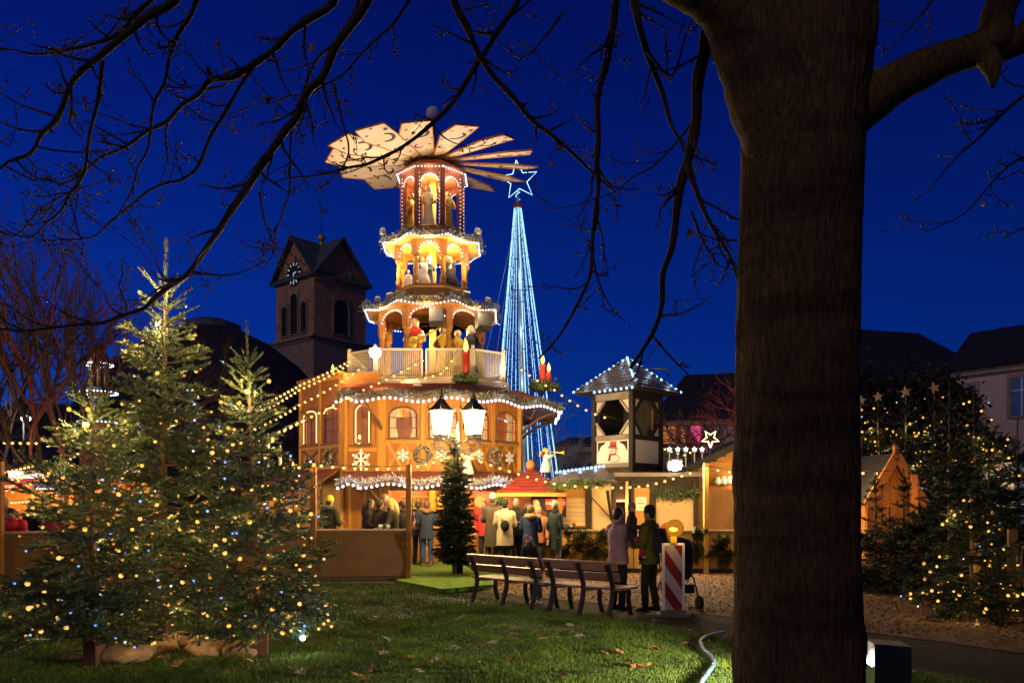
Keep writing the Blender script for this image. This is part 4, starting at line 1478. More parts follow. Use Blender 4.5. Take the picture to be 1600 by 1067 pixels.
out = [star_c + V(r_ * math.cos(a), 0, r_ * math.sin(a)) for i in range(11) for r_, a in [((.78 if i % 2 == 0 else .33), PI / 2 + .12 + PI * i / 5)]]
mb.tube(out, .019, 6, False); mb.build('star', glow('star tube', (.40, .70, 1.0), 2.2), t)
mb = MB(); mb.tube([tl, tl + V(0, .05, .5)], .03, 6); mb.build('star_stem', grey_metal, t)
mb = MB(); mb.tube([tl + V(.08 * math.cos(i), .08 * math.sin(i), i * .045) for i in range(9)], .02, 4); mb.build('stem_light', led_blue, t)
for z in (2, 4, 6, 8, 10):
    lamp(t, tl * (z / 12.6) + V(0, -1.2 * (1 - z / 13), 0), 35, (.45, .75, 1), .3)
for k2, (dx, dy) in enumerate(((-3.2, -.5), (-2.4, 2.0))):
    mb = MB(); mb.tube([tl + V(0, 0, -.4), V(dx, dy, .0)], .012, 3); mb.build('guy_wire', grey_metal, t)

# ------------------------------------------------------------------ small pyramid far left
sp = P(154, 700, 44); sp.z = 0
t = thing('small_pyramid', 'distant small Christmas pyramid with three white lit rims and a brown cone roof', 'Christmas pyramid', sp)
ZS = lambda y: CH - (y - HZ) / F * 44
mb = MB(); mb.lathe([(.75, ZS(568)), (.35, ZS(548)), (.02, ZS(535))], n=8, smooth=False); mb.build('roof', mat('brown cone roof', (.30, .11, .05), .6, .2, 4, .1), t)
for y, r in ((570, .72), (614, .95), (661, 1.05)):
    mb = MB(); mb.lathe([(r, ZS(y) + .02), (r * .8, ZS(y) + .28), (.4, ZS(y) + .3)], n=12); mb.build('rim_roof', slate, t)
    led_part('rim_led_row', [V(r * math.cos(a), r * math.sin(a), ZS(y)) for a in np.linspace(0, 2 * PI, 34)], .06, led_m, t)
    lamp(t, (0, -r - .4, ZS(y)), 25, (.7, .8, 1), .2)
for k2 in range(8):
    a = PI / 8 + k2 * PI / 4
    mb = MB(); mb.tube([(.5 * math.cos(a), .5 * math.sin(a), ZS(612)), (.45 * math.cos(a), .45 * math.sin(a), ZS(570))], .05, 6); mb.build('column', pine, t)
mb = MB(); mb.lathe([(.6, ZS(660)), (.55, ZS(614))], n=8); mb.build('middle_drum', oak, t)
mb = MB(); mb.lathe([(1.0, 0), (.95, ZS(661))], n=8); mb.build('base_drum', oak, t)
mb = MB(); mb.box((0, -.62, ZS(631)), (.62, .05, .62)); sg = mb.build('sign_board', white_paint, t)
mb = MB(); mb.T = Matrix.Translation((0, -.65, ZS(631))) @ Matrix.Rotation(R(90), 4, 'X'); mb.lathe([(.28, 0), (.28, .01)], n=20); mb.build('blue_disc', mat('sign blue', (.04, .14, .55), .5, .05, 3, 0), sg)
mb = MB(); mb.tube([(.14 * math.cos(a), -.67, ZS(631) + .14 * math.sin(a)) for a in np.linspace(.7, 5.6, 14)], .035, 5); mb.build('white_swirl', white_paint, sg)

# ------------------------------------------------------------------ street lamp
lp = P(715, 895, 18.4); lp.z = .22
t = thing('street_lamp', 'old fashioned two armed street lamp with bright lanterns and ornate grey ironwork', 'street lamp', lp)
mb = MB(); mb.lathe([(.125, -.1), (.125, .5), (.10, .56), (.085, .7), (.07, 2.3), (.085, 2.34), (.085, 2.4), (.06, 2.46)], n=10); mb.build('post', dark_metal, t)
mb = MB(); mb.lathe([(.062, 2.42), (.085, 2.5), (.075, 2.72), (.09, 2.8), (.06, 2.86), (.065, 2.92), (.035, 2.98), (.045, 3.04), (.02, 3.16), (.006, 3.38)], n=10); mb.build('finial', iron_grey, t)
for s in (-1, 1):
    mb = MB()
    mb.tube(smooth_path([(s * .06, 0, 2.5), (s * .2, 0, 2.55), (s * .38, 0, 2.68), (s * .52, 0, 2.80), (s * .5, 0, 2.95), (s * .38, 0, 2.97)], 4), .022, 6)
    mb.tube(smooth_path([(s * .06, 0, 2.78), (s * .3, 0, 2.80), (s * .5, 0, 2.82), (s * .56, 0, 2.88)], 4), .016, 5)
    for (cx, cz_, r_, ph) in ((.16, 2.68, .075, 0), (.28, 2.72, .06, 2), (.40, 2.755, .045, 1), (.27, 2.92, .06, .5), (.55, 3.0, .055, 2.2), (.20, 2.95, .05, 3)):
        sp_ = [(s * (cx + r_ * (1 - i / 22) * math.cos(ph + i * .5)), 0, cz_ + r_ * (1 - i / 22) * math.sin(ph + i * .5)) for i in range(18)]
        mb.tube(sp_, .011, 4)
    mb.build('arm', iron_grey, t)
    lx = s * .37
    mb = MB(); mb.lathe([(.19, 3.11), (.275, 3.62)], (lx, 0, 0), 6, False, R(30)); lan = mb.build('lantern', glow('lantern glass', (1.0, .70, .30), 330, True), t)
    mb = MB(); mb.lathe([(.33, 3.63), (.30, 3.66), (.13, 3.84), (.06, 3.93), (.07, 3.96), (.03, 4.0), (.035, 4.05), (.006, 4.16)], (lx, 0, 0), 6, False, R(30))
    for k6 in range(6):
        a = R(30) + k6 * PI / 3
        mb.tube([(lx + .31 * math.cos(a), .31 * math.sin(a), 3.64), (lx + .36 * math.cos(a), .36 * math.sin(a), 3.70), (lx + .33 * math.cos(a), .33 * math.sin(a), 3.75)], .014, 4)
    mb.build('cap', mat('dark green iron', (.05, .055, .045), .5, .2, 5, .05, metallic=.3), lan)
    mb = MB()
    for k6 in range(6):
        a = R(30) + k6 * PI / 3
        mb.tube([(lx + .193 * math.cos(a), .193 * math.sin(a), 3.10), (lx + .279 * math.cos(a), .279 * math.sin(a), 3.63)], .009, 4)
    mb.lathe([(.2, 3.06), (.21, 3.1), (.12, 3.11)], (lx, 0, 0), 6, False, R(30)); mb.tube([(lx, 0, 2.96), (lx, 0, 3.08)], .03, 6)
    for k6 in range(5):
        a = k6 * PI * 2 / 5
        mb.tube([(lx + .06 * math.cos(a), .06 * math.sin(a), 2.9), (lx + .15 * math.cos(a), .15 * math.sin(a), 2.96), (lx + .16 * math.cos(a), .16 * math.sin(a), 3.06)], .01, 4)
    mb.build('lantern_frame', iron_grey, lan)


# ------------------------------------------------------------------ angels with golden wings
def angel(label, loc, rz, h=.62, trumpet=True):
    t = thing('angel_figure', label, 'angel figure', loc, rz)
    rb = mat('white robe', (.70, .62, .52), .6, .12, 6, .1)
    mb = MB()
    prof = [(.20, 0), (.235, .03), (.17, .25), (.10, .42), (.115, .52), (.10, .58), (.04, .61)]
    mb.lathe([(r * h * 1.35, z * h * 1.35) for r, z in prof], n=14, sy=.8)
    mb.build('robe', rb, t)
    mb = MB()
    mb.tube([(.12 * h, 0, .74 * h), (.24 * h, -.18 * h, .70 * h), (.12 * h, -.36 * h, .80 * h)], [.06 * h, .075 * h, .04 * h], 7)
    mb.tube([(-.12 * h, 0, .74 * h), (-.2 * h, -.18 * h, .66 * h), (-.02 * h, -.34 * h, .78 * h)], [.06 * h, .075 * h, .04 * h], 7)
    mb.build('sleeves', rb, t)
    mb = MB(); mb.ball((0, -.02, .93 * h), .105 * h, 10, 8); mb.ball((0, -.02 - .1 * h, .92 * h), .02 * h, 5, 4); mb.build('head', mat('painted skin', (.55, .36, .22)), t)
    mb = MB(); mb.ball((0, .01, .965 * h), .12 * h, 10, 6)
    for i in range(7):
        a = PI * i / 6
        mb.ball((.11 * h * math.cos(a), .05 * h, .93 * h + .06 * h * math.sin(a)), .05 * h, 6, 4)
    mb.build('hair', gold, t)
    for s in (-1, 1):
        mb = MB()
        for i in range(6):
            a = R(20 + i * 18)
            L = (.5 - .04 * i) * h
            b0_ = V(s * .05 * h, .1 * h, .72 * h)
            mb.tube([b0_, b0_ + V(s * math.cos(a) * L * .6, .05 * h, math.sin(a) * L * .6 - .05 * h), b0_ + V(s * math.cos(a) * L, .08 * h, math.sin(a) * L - .2 * h)], [.05 * h, .06 * h, .02 * h], 6)
        mb.build('wing', gold, t)
    if trumpet:
        mb = MB(); mb.tube([(.02 * h, -.1 * h, .90 * h), (.05 * h, -.6 * h, .86 * h), (.06 * h, -.72 * h, .86 * h), (.06 * h, -.8 * h, .86 * h)], [.02 * h, .025 * h, .06 * h, .11 * h], 8); mb.build('trumpet', gold, t)
    mb = MB(); mb.tube([(0, 0, .02), (0, 0, -.22)], .03, 6); mb.build('mount_rod', dark_metal, t)
    return t


angel('white robed angel with golden wings just right of the street lamp post', P(730, 741, 21.3), R(25), .62)
angel('white robed angel blowing a golden trumpet above the red kiosk roof', P(853, 738, 20.9), R(75), .60)
# ------------------------------------------------------------------ snowman turret above the market stall
def gpx(px, d):
    return (px - 800) / F * d


tur = thing('turret', 'half timbered turret with tiled pyramid roof edged in blue white bulbs and a snowman panel', 'turret', V(gpx(980, 23.6), 23.6, 0), R(45))
ws, hs = .68, .68          # half side
zE, zA = 4.98, 6.0
cream_p = mat('cream infill panel', (.60, .52, .42), .7, .08, 2, .05)
for sx in (-1, 1):
    for sy in (-1, 1):
        mb = MB(); mb.box((sx * ws, sy * ws, 2.5), (.14, .14, 5.0)); mb.build('corner_post', beam_black, tur)
for fi in range(4):
    M = face_M(180 + 90 * fi, ws)
    if fi == 0:
        mb_m = mat('lit face timber', (.26, .21, .16), .7, .25, 3, .2)  # beams of the lamplit left face are coloured lighter than the others
    else:
        mb_m = beam_black
    for z, h in ((2.86, .12), (3.66, .14), (4.86, .2)):
        mb = MB(); mb.plate([(-ws + .07, z - h / 2), (ws - .07, z - h / 2), (ws - .07, z + h / 2), (-ws + .07, z + h / 2)], M @ Matrix.Translation((0, 0, -.03)), .09); mb.build('cross_beam', mb_m, tur)
    mb = MB(); mb.plate([(-ws + .08, 2.92), (ws - .08, 2.92), (ws - .08, 3.6), (-ws + .08, 3.6)], M @ Matrix.Translation((0, 0, -.02)), .03); pn = mb.build('infill_panel', cream_p, tur)
    for sx in (-1, 1):
        for z0, z1 in ((4.74, 4.36), (3.75, 4.13)):
            x0, x1 = sx * (ws - .08), sx * (ws - .36)
            mb = MB(); mb.plate(sorted([(x0, z0), (x1, z0), (x0, z1)], key=lambda q: math.atan2(q[1] - (z0 + z1) / 2, q[0] - x0)), M @ Matrix.Translation((0, 0, -.02)), .03); mb.build('corner_infill', cream_p, tur)
            mb = MB(); mb.bar(M @ Vector((sx * (ws - .08), z1, .03)), M @ Vector((sx * (ws - .40), z0, .03)), .07, .06, M.to_3x3() @ Vector((0, 0, 1))); mb.build('brace', mb_m, tur)
    mb = MB(); mb.plate([(-ws + .07, .1), (ws - .07, .1), (ws - .07, 2.8), (-ws + .07, 2.8)], M @ Matrix.Translation((0, 0, -.04)), .03); mb.build('lower_wall', oak_dark, tur)
mb = MB(); mb.box((ws - .09, 0, 4.25), (.03, 1.2, 1.2)); mb.box((0, ws - .09, 4.25), (1.2, .03, 1.2)); mb.build('inner_boarding', beam_black, tur)
mb = MB(); mb.box((0, 0, 3.62), (1.2, 1.2, .04)); mb.build('inner_floor', beam_black, tur)
mb = MB(); mb.bar((.2, -.75, 3.9), (.5, -.55, 4.55), .03, .03); mb.build('broom_stick', pine, tur)
# tiled roof: courses of separate tiles, too small to pick apart
E = 1.12
mb = MB()
mb.add([(-E, -E, zE), (E, -E, zE), (E, E, zE), (-E, E, zE), (0, 0, zA)], [(0, 1, 4), (1, 2, 4), (2, 3, 4), (3, 0, 4), (3, 2, 1, 0)])
rf = mb.build('roof', beam_black, tur)
mb = MB()
rg = random.Random(4)
for fi in range(4):
    rm = Matrix.Rotation(fi * PI / 2, 4, 'Z')
    n_ = V(0, -(zA - zE), E).normalized(); n_ = V(0, -math.sin(math.atan2(zA - zE, E)), math.cos(math.atan2(zA - zE, E)))
    for c_ in range(9):
        t0 = c_ / 9
        w = E * (1 - t0)
        k = max(1, int(2 * w / .16))
        for j in range(k):
            x = -w + (j + .5) * 2 * w / k + (.04 if c_ % 2 else -.02)
            u = .5 * (zA - zE) / 9
            y, z = lerp(-E, 0, t0 + .055), lerp(zE, zA, t0 + .055)
            mb.T = rm @ Matrix.Translation((x, y, z + .03 + rg.uniform(0, .012))) @ Matrix.Rotation(math.atan2(zA - zE, E) - .12, 4, 'X')
            mb.box((0, 0, 0), (2 * w / k * .93, .19, .022))
mb.T = None
o = mb.build('roof_tile', slate, rf); o['kind'] = 'stuff'


def bulb_row(label, pts, r=.042, m=None, power=2.6, color=(.6, .78, 1), every=4, group='blue white bulb rows on the turret and stall'):
    o0 = Vector(pts[0])
    t = thing('bulb_row', label, 'bulb row', o0, 0, group)
    mb = MB(); mb.tube([Vector(p) - o0 - V(0, 0, .02) for p in pts], .012, 4); mb.build('cable', cable_m, t)
    b = MB(); b.ball((0, 0, 0), r, 10, 6)
    me = None
    for i, p in enumerate(pts):
        if me is None:
            q = b.build('bulb', m or glow('ice white bulb', (.42, .68, 1), 2.0), t); me = q.data
        else:
            q = link('bulb', me, t)
        q.location = Vector(p) - o0 + V(0, 0, r * .8)
        if power and i % every == every // 2:
            lamp(t, Vector(p) - o0 + V(0, -.1, .12), power, color, .05)
    return t


RT = Matrix.Translation(tur.location) @ Matrix.Rotation(R(45), 4, 'Z')
e4 = [RT @ Vector(q) for q in ((-E, E, zE), (-E, -E, zE), (E, -E, zE))]
ap = RT @ Vector((0, 0, zA))
UP = V(0, 0, .04)
bulb_row('blue white bulbs climbing the left ridge of the turret roof', [e4[0].lerp(ap, i / 12) + UP for i in range(13)])
bulb_row('blue white bulbs climbing the right ridge of the turret roof', [e4[2].lerp(ap, i / 11) + UP for i in range(11)])
bulb_row('close set white bulbs down the front ridge of the turret roof', [e4[1].lerp(ap, .25 + .7 * i / 13) + UP for i in range(14)], .032)
bulb_row('blue white bulbs along the left front eave of the turret', [e4[0].lerp(e4[1], .35 + .6 * i / 7) - V(0, 0, .04) for i in range(8)])

# snowman picture on the lit panel (left face)
M = RT @ face_M(180, ws + .012)
sn = thing('snowman_panel', 'white panel painted with a snowman in a red top hat and scarf on the turret', 'sign', M @ Vector((0, 3.26, 0)))
ML = Matrix.Translation(-sn.location) @ M
mb = MB(); mb.plate([(-.56, 2.94), (.56, 2.94), (.56, 3.58), (-.56, 3.58)], ML, .012); mb.build('board', mat('white board', (.72, .66, .58), .5, .04, 2, 0), sn)
ink = mat('dark outline paint', (.03, .02, .02), .6, .1, 5, 0)
redp = mat('dull red paint', (.36, .06, .04), .6, .1, 5, 0)
whp = mat('warm white paint', (.76, .70, .60), .6, .05, 5, 0)


def disc(cx, cz, r, lift, m, name, sx=1.0, sz=1.0, n=18):
    mb = MB(); mb.plate([(cx + r * sx * math.cos(2 * PI * i / n), cz + r * sz * math.sin(2 * PI * i / n)) for i in range(n)], ML @ Matrix.Translation((0, 0, lift)), .006)
    return mb.build(name, m, sn)


disc(.10, 3.06, .155, .013, ink, 'body_outline', 1, .75); disc(.10, 3.06, .14, .020, whp, 'body', 1, .75)
disc(.02, 3.28, .125, .027, ink, 'head_outline'); disc(.02, 3.28, .112, .034, whp, 'head')
mb = MB(); mb.plate([(-.14, 3.37), (.19, 3.33), (.20, 3.37), (-.13, 3.42)], ML @ Matrix.Translation((0, 0, .041)), .006)
mb.plate([(-.08, 3.41), (.15, 3.38), (.16, 3.545), (-.06, 3.56)], ML @ Matrix.Translation((0, 0, .041)), .006); mb.build('hat', redp, sn)
mb = MB(); mb.plate([(-.085, 3.425), (.15, 3.395), (.15, 3.425), (-.083, 3.455)], ML @ Matrix.Translation((0, 0, .048)), .004); mb.build('hat_band', ink, sn)
mb = MB(); mb.plate([(-.10, 3.16), (.12, 3.15), (.15, 3.20), (-.08, 3.215)], ML @ Matrix.Translation((0, 0, .041)), .006)
mb.plate([(-.10, 3.17), (-.04, 3.17), (-.08, 2.99), (-.15, 3.0)], ML @ Matrix.Translation((0, 0, .043)), .006); mb.build('scarf', redp, sn)
disc(-.02, 3.30, .014, .041, ink, 'eye'); disc(.07, 3.30, .014, .041, ink, 'eye'); disc(.0, 3.27, .022, .041, redp, 'nose')
for s in (-1, 1):
    mb = MB(); mb.plate([(s * .53, 3.55), (s * .25, 3.55), (s * .29, 3.50), (s * .42, 3.44), (s * .5, 3.30), (s * .53, 3.27)][::s], ML @ Matrix.Translation((0, 0, .013)), .008); mb.build('corner_ornament', beam_black, sn)

# ------------------------------------------------------------------ market stalls
yS = 20.8
xg = lambda px: gpx(px, yS)
zg = lambda py: CH - (py - HZ) / F * yS
st = thing('market_stall', 'closed market stall with slate lean-to roof, plank shutter and pale boards below the turret', 'market stall', (xg(868), yS, 0))
ox = V(xg(868), yS, 0)
X = lambda px: xg(px) - ox.x


def vpost(px0, px1, py0, py1, m, name, y=0.0, t=.1, par=None):
    mb = MB(); mb.box(((X(px0) + X(px1)) / 2, y, (zg(py0) + zg(py1)) / 2), (X(px1) - X(px0), t, zg(py0) - zg(py1)))
    return mb.build(name, m, par or st)


for a, b in ((866, 873), (915, 924), (955, 962), (977, 981), (985, 990), (1015, 1024), (1083, 1089)):
    vpost(a, b, 752, 890, beam_black if a != 977 else ply_pale, 'frame_post', -.04, .12)
for i in range(9):
    y0 = 756 + i * 7.3
    vpost(873.5, 914.5, y0, y0 + 6.9, pine_h if i < 3 else mat('pale shutter plank', (.50, .36, .20), .6, .2, 3, .2, GRAINX), 'plank', rg.uniform(-.012, .004), .04)
vpost(924, 955, 756, 828, ply_pale, 'side_board')
vpost(990.5, 1014.5, 762, 830, mat('honey door', (.46, .24, .06), .55, .2, 2, .1, GRAINV), 'door', .0, .05)
vpost(989, 1016, 766, 770, pine, 'door_rail', -.03, .05)
vpost(1025, 1083, 777, 832, ply_pale, 'shutter_board', .0, .05)
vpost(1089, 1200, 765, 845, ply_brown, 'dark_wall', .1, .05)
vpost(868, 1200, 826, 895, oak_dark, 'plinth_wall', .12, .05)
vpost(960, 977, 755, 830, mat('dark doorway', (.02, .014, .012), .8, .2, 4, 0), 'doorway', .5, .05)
vpost(956, 1092, 744, 777, beam_black, 'header', .03, .1)
mb = MB(); mb.box(((X(956) + X(1092)) / 2, .3, zg(742)), (X(1092) - X(956), 1.4, .1)); mb.build('flat_roof', mat('grey roof edge', (.13, .12, .12), .7, .2, 3, .1), st)
vpost(866, 1092, 750, 830, beam_black, 'back_wall', 1.4, .05)
vpost(873, 915, 821, 824, oak_dark, 'sill', -.1, .2)
# slate lean-to
a_, b_, c_, d_ = V(X(856), -.75, zg(757) - .02), V(X(958), -.75, zg(752)), V(X(948), .75, zg(731)), V(X(872), .75, zg(741))
mb = MB(); mb.add([a_, b_, c_, d_] + [q - V(0, 0, .06) for q in (a_, b_, c_, d_)], [(0, 1, 2, 3), (7, 6, 5, 4), (0, 4, 5, 1), (1, 5, 6, 2), (2, 6, 7, 3), (3, 7, 4, 0)]); rf = mb.build('roof', beam_black, st)
mb = MB()
for c_i in range(9):
    t0 = (c_i + .5) / 9
    l_, r_ = a_.lerp(d_, t0), b_.lerp(c_, t0)
    k = 13
    for j in range(k):
        p = l_.lerp(r_, (j + .5 + (.3 if c_i % 2 else 0)) / (k + .3))
        mb.box(p + V(0, 0, .03 + rg.uniform(0, .01)), ((r_ - l_).length / k * .92, .19, .02), M=Matrix.Rotation(R(24), 3, 'X'))
o = mb.build('roof_slate', mat('glossy slate', (.10, .085, .08), .35, .3, 8, .2), rf); o['kind'] = 'stuff'
mb = MB(); mb.bar(V(X(944), -.7, zg(768)), V(X(958), .1, zg(820)), .07, .07); mb.build('strut', beam_black, st)
bulb_row('blue white bulbs along the top of the slate stall roof', [ox + d_.lerp(c_, i / 12) + V(0, 0, .05) for i in range(13)], .045)
t = thing('garland', 'green fir garland hung along the eave of the slate stall roof', 'garland', ox)
tuft_part('foliage', [a_ + V(0, -.06, -.1), a_.lerp(b_, .35) + V(0, -.06, -.02), a_.lerp(b_, .7) + V(0, -.06, -.06), b_ + V(-.3, -.06, -.08)], .16, mat('fresh fir garland', (.03, .06, .018), .5, .5, 9, 0, col2=(.07, .11, .03)), t, 900, .07, 5, .35)
t = thing('garland', 'dark fir garland above the pale shutter board of the flat roofed stall', 'garland', ox)
tuft_part('foliage', [V(X(1022), -.1, zg(770)), V(X(1050), -.12, zg(776)), V(X(1086), -.1, zg(770))], .2, needle, t, 900, .08, 6, .35)
# notice on the door
nt = thing('paper_notice', 'white paper notice with dark printed lines pinned on the honey coloured door', 'notice', ox + V(X(1001.5), -.03, zg(787)))
mb = MB(); mb.box((0, 0, 0), (X(1010) - X(993), .006, zg(777) - zg(798))); mb.build('sheet', mat('white paper', (.74, .66, .56), .6, .03, 3, 0), nt)
mb = MB()
for z, w in ((.09, .10), (.085, .10), (.02, .2), (.005, .2), (-.085, .13)):
    for j in range(5):
        mb.box((-w / 2 + w * (j + .5) / 5, -.005, z), (w / 5 * .75, .003, .013))
o = mb.build('printed_lines', ink, nt); o['kind'] = 'stuff'
t = thing('heater_lamp', 'glowing orange heater tube in the dark doorway', 'heater', ox + V(X(971), -.02, zg(782)))
mb = MB(); mb.tube([(-.13, 0, 0), (.13, 0, 0)], .022, 6); mb.build('tube', glow('heater tube', (1, .45, .12), 5), t)
mb = MB(); mb.box((0, .05, .02), (.32, .05, .11)); mb.build('reflector', dark_metal, t)
lamp(t, (0, -.15, -.05), 18, (1, .4, .12), .05)
# flood over the stall
fl = P(1055, 727, 20.2)
t = floodlight('dazzling warm floodlight on a bracket above the flat stall roof', fl, fl + V(-.05, -3, -1.9), 700, (1, .78, .46), 165, .34, glow('warm dazzling glass', (1, .90, .62), 60), .12)
mb = MB(); mb.tube([(0, .1, 0), (0, .3, -.1), (0, .35, -.5)], .025, 5); mb.build('bracket', dark_metal, t)
# hose hanging
t = thing('hanging_cable', 'dark cable looping down the pale side board of the stall', 'cable', ox)
mb = MB(); mb.tube(smooth_path([V(X(925), -.08, zg(778)), V(X(938), -.08, zg(792)), V(X(952), -.09, zg(806)), V(X(956), -.1, zg(790)), V(X(957), -.1, zg(760))]), .014, 5); mb.build('cable', cable_m, t)

# gabled stall running behind the big tree trunk
yG = 21.6
gs = thing('gabled_stall', 'gabled plank stall with dark roof edge partly hidden behind the big tree trunk', 'market stall', V(gpx(1062, yG), yG, 0))
zz = lambda py: CH - (py - HZ) / F * yG
xx = lambda px: gpx(px, yG) - gs.location.x
p0, p1, p2 = V(xx(1062), 0, zz(745)), V(xx(1172), 0, zz(688)), V(xx(1330), 0, zz(748))
for a, b in ((p0, p1), (p1, p2)):
    mb = MB(); mb.bar(a + V(0, 1.0, .06), b + V(0, 1.0, .06), 2.4, .16, (0, 0, 1)); mb.build('roof', beam_black, gs)
for i in range(9):
    z0 = zz(765) + i * .13
    f = max(0, min(1, (z0 + .06 - p0.z) / (p1.z - p0.z)))
    xa, xb = lerp(p0.x, p1.x, f) + .12, lerp(p2.x, p1.x, f) - .12
    if xb - xa > .2:
        mb = MB(); mb.box(((xa + xb) / 2, .3, z0 + .065), (xb - xa, .04, .124)); mb.build('plank', pine_h, gs)
mb = MB(); mb.box(((xx(1070) + xx(1320)) / 2, 1.2, 1.0), (xx(1320) - xx(1070), .06, 2.0)); mb.build('back_wall', ply_brown, gs)
mb = MB(); mb.box(((xx(1080) + xx(1330)) / 2, -.02, zz(765)), (xx(1330) - xx(1080), .12, .12)); mb.build('beam', oak, gs)
lamp(gs, (xx(1150), -.5, zz(745)), 45, WARM, .1)
for i, px in enumerate((1122, 1131, 1141)):
    t = thing('white_jug', ('small', 'squat', 'tall')[i] + ' white jug on the shelf under the stall gable', 'jug', P(px, 757, yG - .15))
    mb = MB(); mb.lathe([(.05, 0), (.09 + .01 * i, .06), (.07, .14 + .02 * i), (.04, .17 + .02 * i), (.05, .2 + .02 * i)], n=10); mb.build('jug_body', white_paint, t)
    mb = MB(); mb.tube([(.06, 0, .15), (.12, 0, .13), (.1, 0, .06)], .012, 5); mb.build('handle', white_paint, t)
# yellow star on the stall
t = thing('light_star', 'glowing yellow white five pointed star above the stall roof', 'star', P(1110, 685, 21.4))
mb = MB(); mb.tube([V(r_ * math.cos(a), 0, r_ * math.sin(a)) for i in range(11) for r_, a in [((.24 if i % 2 == 0 else .10), -PI / 2 + PI * i / 5)]], .022, 6, False); mb.build('star_tube', glow('yellow star tube', (1, .88, .40), 3), t)
mb = MB(); mb.tube([(0, .03, -.24), (0, .03, -.6)], .015, 5); mb.build('stem', dark_metal, t)
lamp(t, (0, -.2, 0), 12, (1, .9, .5), .1)
# small star lanterns on stakes and a lit mini tree behind the flat roof
for i, px in enumerate((1046, 1059, 1071.5, 1085, 1097)):
    t = thing('star_stake', 'small warm star on a pole above the flat stall, ' + ('first from the left', 'second from the left', 'middle of five', 'fourth from the left', 'last one')[i], 'star', P(px, 702, 22.3))
    mb = MB(); mb.tube([V(r_ * math.cos(a), 0, r_ * math.sin(a)) for k6 in range(11) for r_, a in [((.07 if k6 % 2 == 0 else .03), PI / 2 + PI * k6 / 5)]], .014, 5, False); mb.build('star_tube', led_warmw, t)
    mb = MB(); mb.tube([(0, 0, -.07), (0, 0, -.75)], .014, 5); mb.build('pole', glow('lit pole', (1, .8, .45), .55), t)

# ------------------------------------------------------------------ red roofed kiosk
kc = V(gpx(829, 21.2), 21.2, 0)
kz = lambda py, d=20.3: CH - (py - HZ) / F * d
ki = thing('drinks_kiosk', 'small drinks kiosk with red tiled pyramid roof and a black board behind the crowd', 'kiosk', kc)
eh = .86
zE2, zA2 = 2.02, 2.66
mb = MB(); mb.add([(-eh, -eh, zE2), (eh, -eh, zE2), (eh, eh, zE2), (-eh, eh, zE2), (0, 0, zA2)], [(0, 1, 4), (1, 2, 4), (2, 3, 4), (3, 0, 4), (3, 2, 1, 0)]); rf = mb.build('roof', red_roof, ki)
for fi in range(4):
    for c_i in range(8):
        t0 = c_i / 8
        w = eh * (1 - t0)
        mb = MB(); mb.T = Matrix.Rotation(fi * PI / 2, 4, 'Z')
        y, z = -eh * (1 - t0), lerp(zE2, zA2, t0)
        mb.box((0, y + .03, z + .035), (2 * w, .11, .022), M=Matrix.Rotation(R(30), 3, 'X'))
        mb.build('roof_board', mat('kiosk red board', (.17, .022, .014), .45, .3, 5, .2), rf)
mb = MB()
for s in (-1, 1):
    mb.box((0, s * eh, zE2 - .05), (2 * eh + .05, .05, .1)); mb.box((s * eh, 0, zE2 - .05), (.05, 2 * eh - .06, .1))
mb.build('eave_board', pine_h, ki)
mb = MB(); mb.ball((0, 0, zA2 + .1), .13, 10, 8, (1, 1, 1.2)); mb.lathe([(.06, zA2 - .06), (.05, zA2 + .02)], n=8); mb.build('finial', mat('brown finial', (.25, .10, .03), .5, .2, 5, .1), ki)
for sx in (-1, 1):
    for sy in (-1, 1):
        mb = MB(); mb.box((sx * (eh - .12), sy * (eh - .12), 1.0), (.1, .1, 2.0)); mb.build('post', oak, ki)
mb = MB(); mb.box((0, -eh + .12, .5), (1.6, .06, 1.0)); mb.build('counter_front', oak_dark, ki)
mb = MB(); mb.box((0, -eh + .05, 1.03), (1.75, .4, .05)); mb.build('counter_top', pine, ki)
mb = MB(); mb.box((0, .7, 1.4), (1.6, .05, 1.2)); mb.build('back_wall', mat('bar back wall', (.3, .12, .05)), ki)
mb = MB(); mb.box((.45, -eh + .2, 1.68), (.9, .04, .58)); mb.build('black_board', mat('black board', (.012, .014, .012), .5, .1, 4, 0), ki)
lamp(ki, (-.4, -.2, 1.85), 30, (1, .6, .28), .08)
# red sign with white letters
sg = thing('red_sign', 'red sign with white lettering on the black board of the kiosk', 'sign', kc + V(.62, -eh + .165, 1.76))
mb = MB(); mb.box((0, 0, 0), (.52, .02, .20)); mb.build('sign_board', mat('sign red', (.42, .02, .04), .5, .1, 4, 0), sg)
mb = MB(); mb.box((0, -.006, -.14), (.44, .015, .07)); mb.build('lower_strip', mat('sign orange red', (.42, .06, .03), .5, .1, 4, 0), sg)
cu = bpy.data.curves.new('lettering', 'FONT'); cu.body = 'nsToto'; cu.size = .17; cu.align_x = 'CENTER'; cu.extrude = .003
lt = bpy.data.objects.new('lettering', cu); COL.objects.link(lt); lt.parent = sg; lt.location = (0, -.016, -.045); lt.rotation_euler = (R(90), 0, 0); lt.data.materials.append(white_paint)
dgl = bpy.context.evaluated_depsgraph_get()
lme = bpy.data.meshes.new_from_object(lt.evaluated_get(dgl))
lme.materials.clear(); lme.materials.append(white_paint)
bpy.data.objects.remove(lt)
lt = link('lettering', lme, sg, (0, -.016, -.045)); lt.rotation_euler = (R(90), 0, 0)

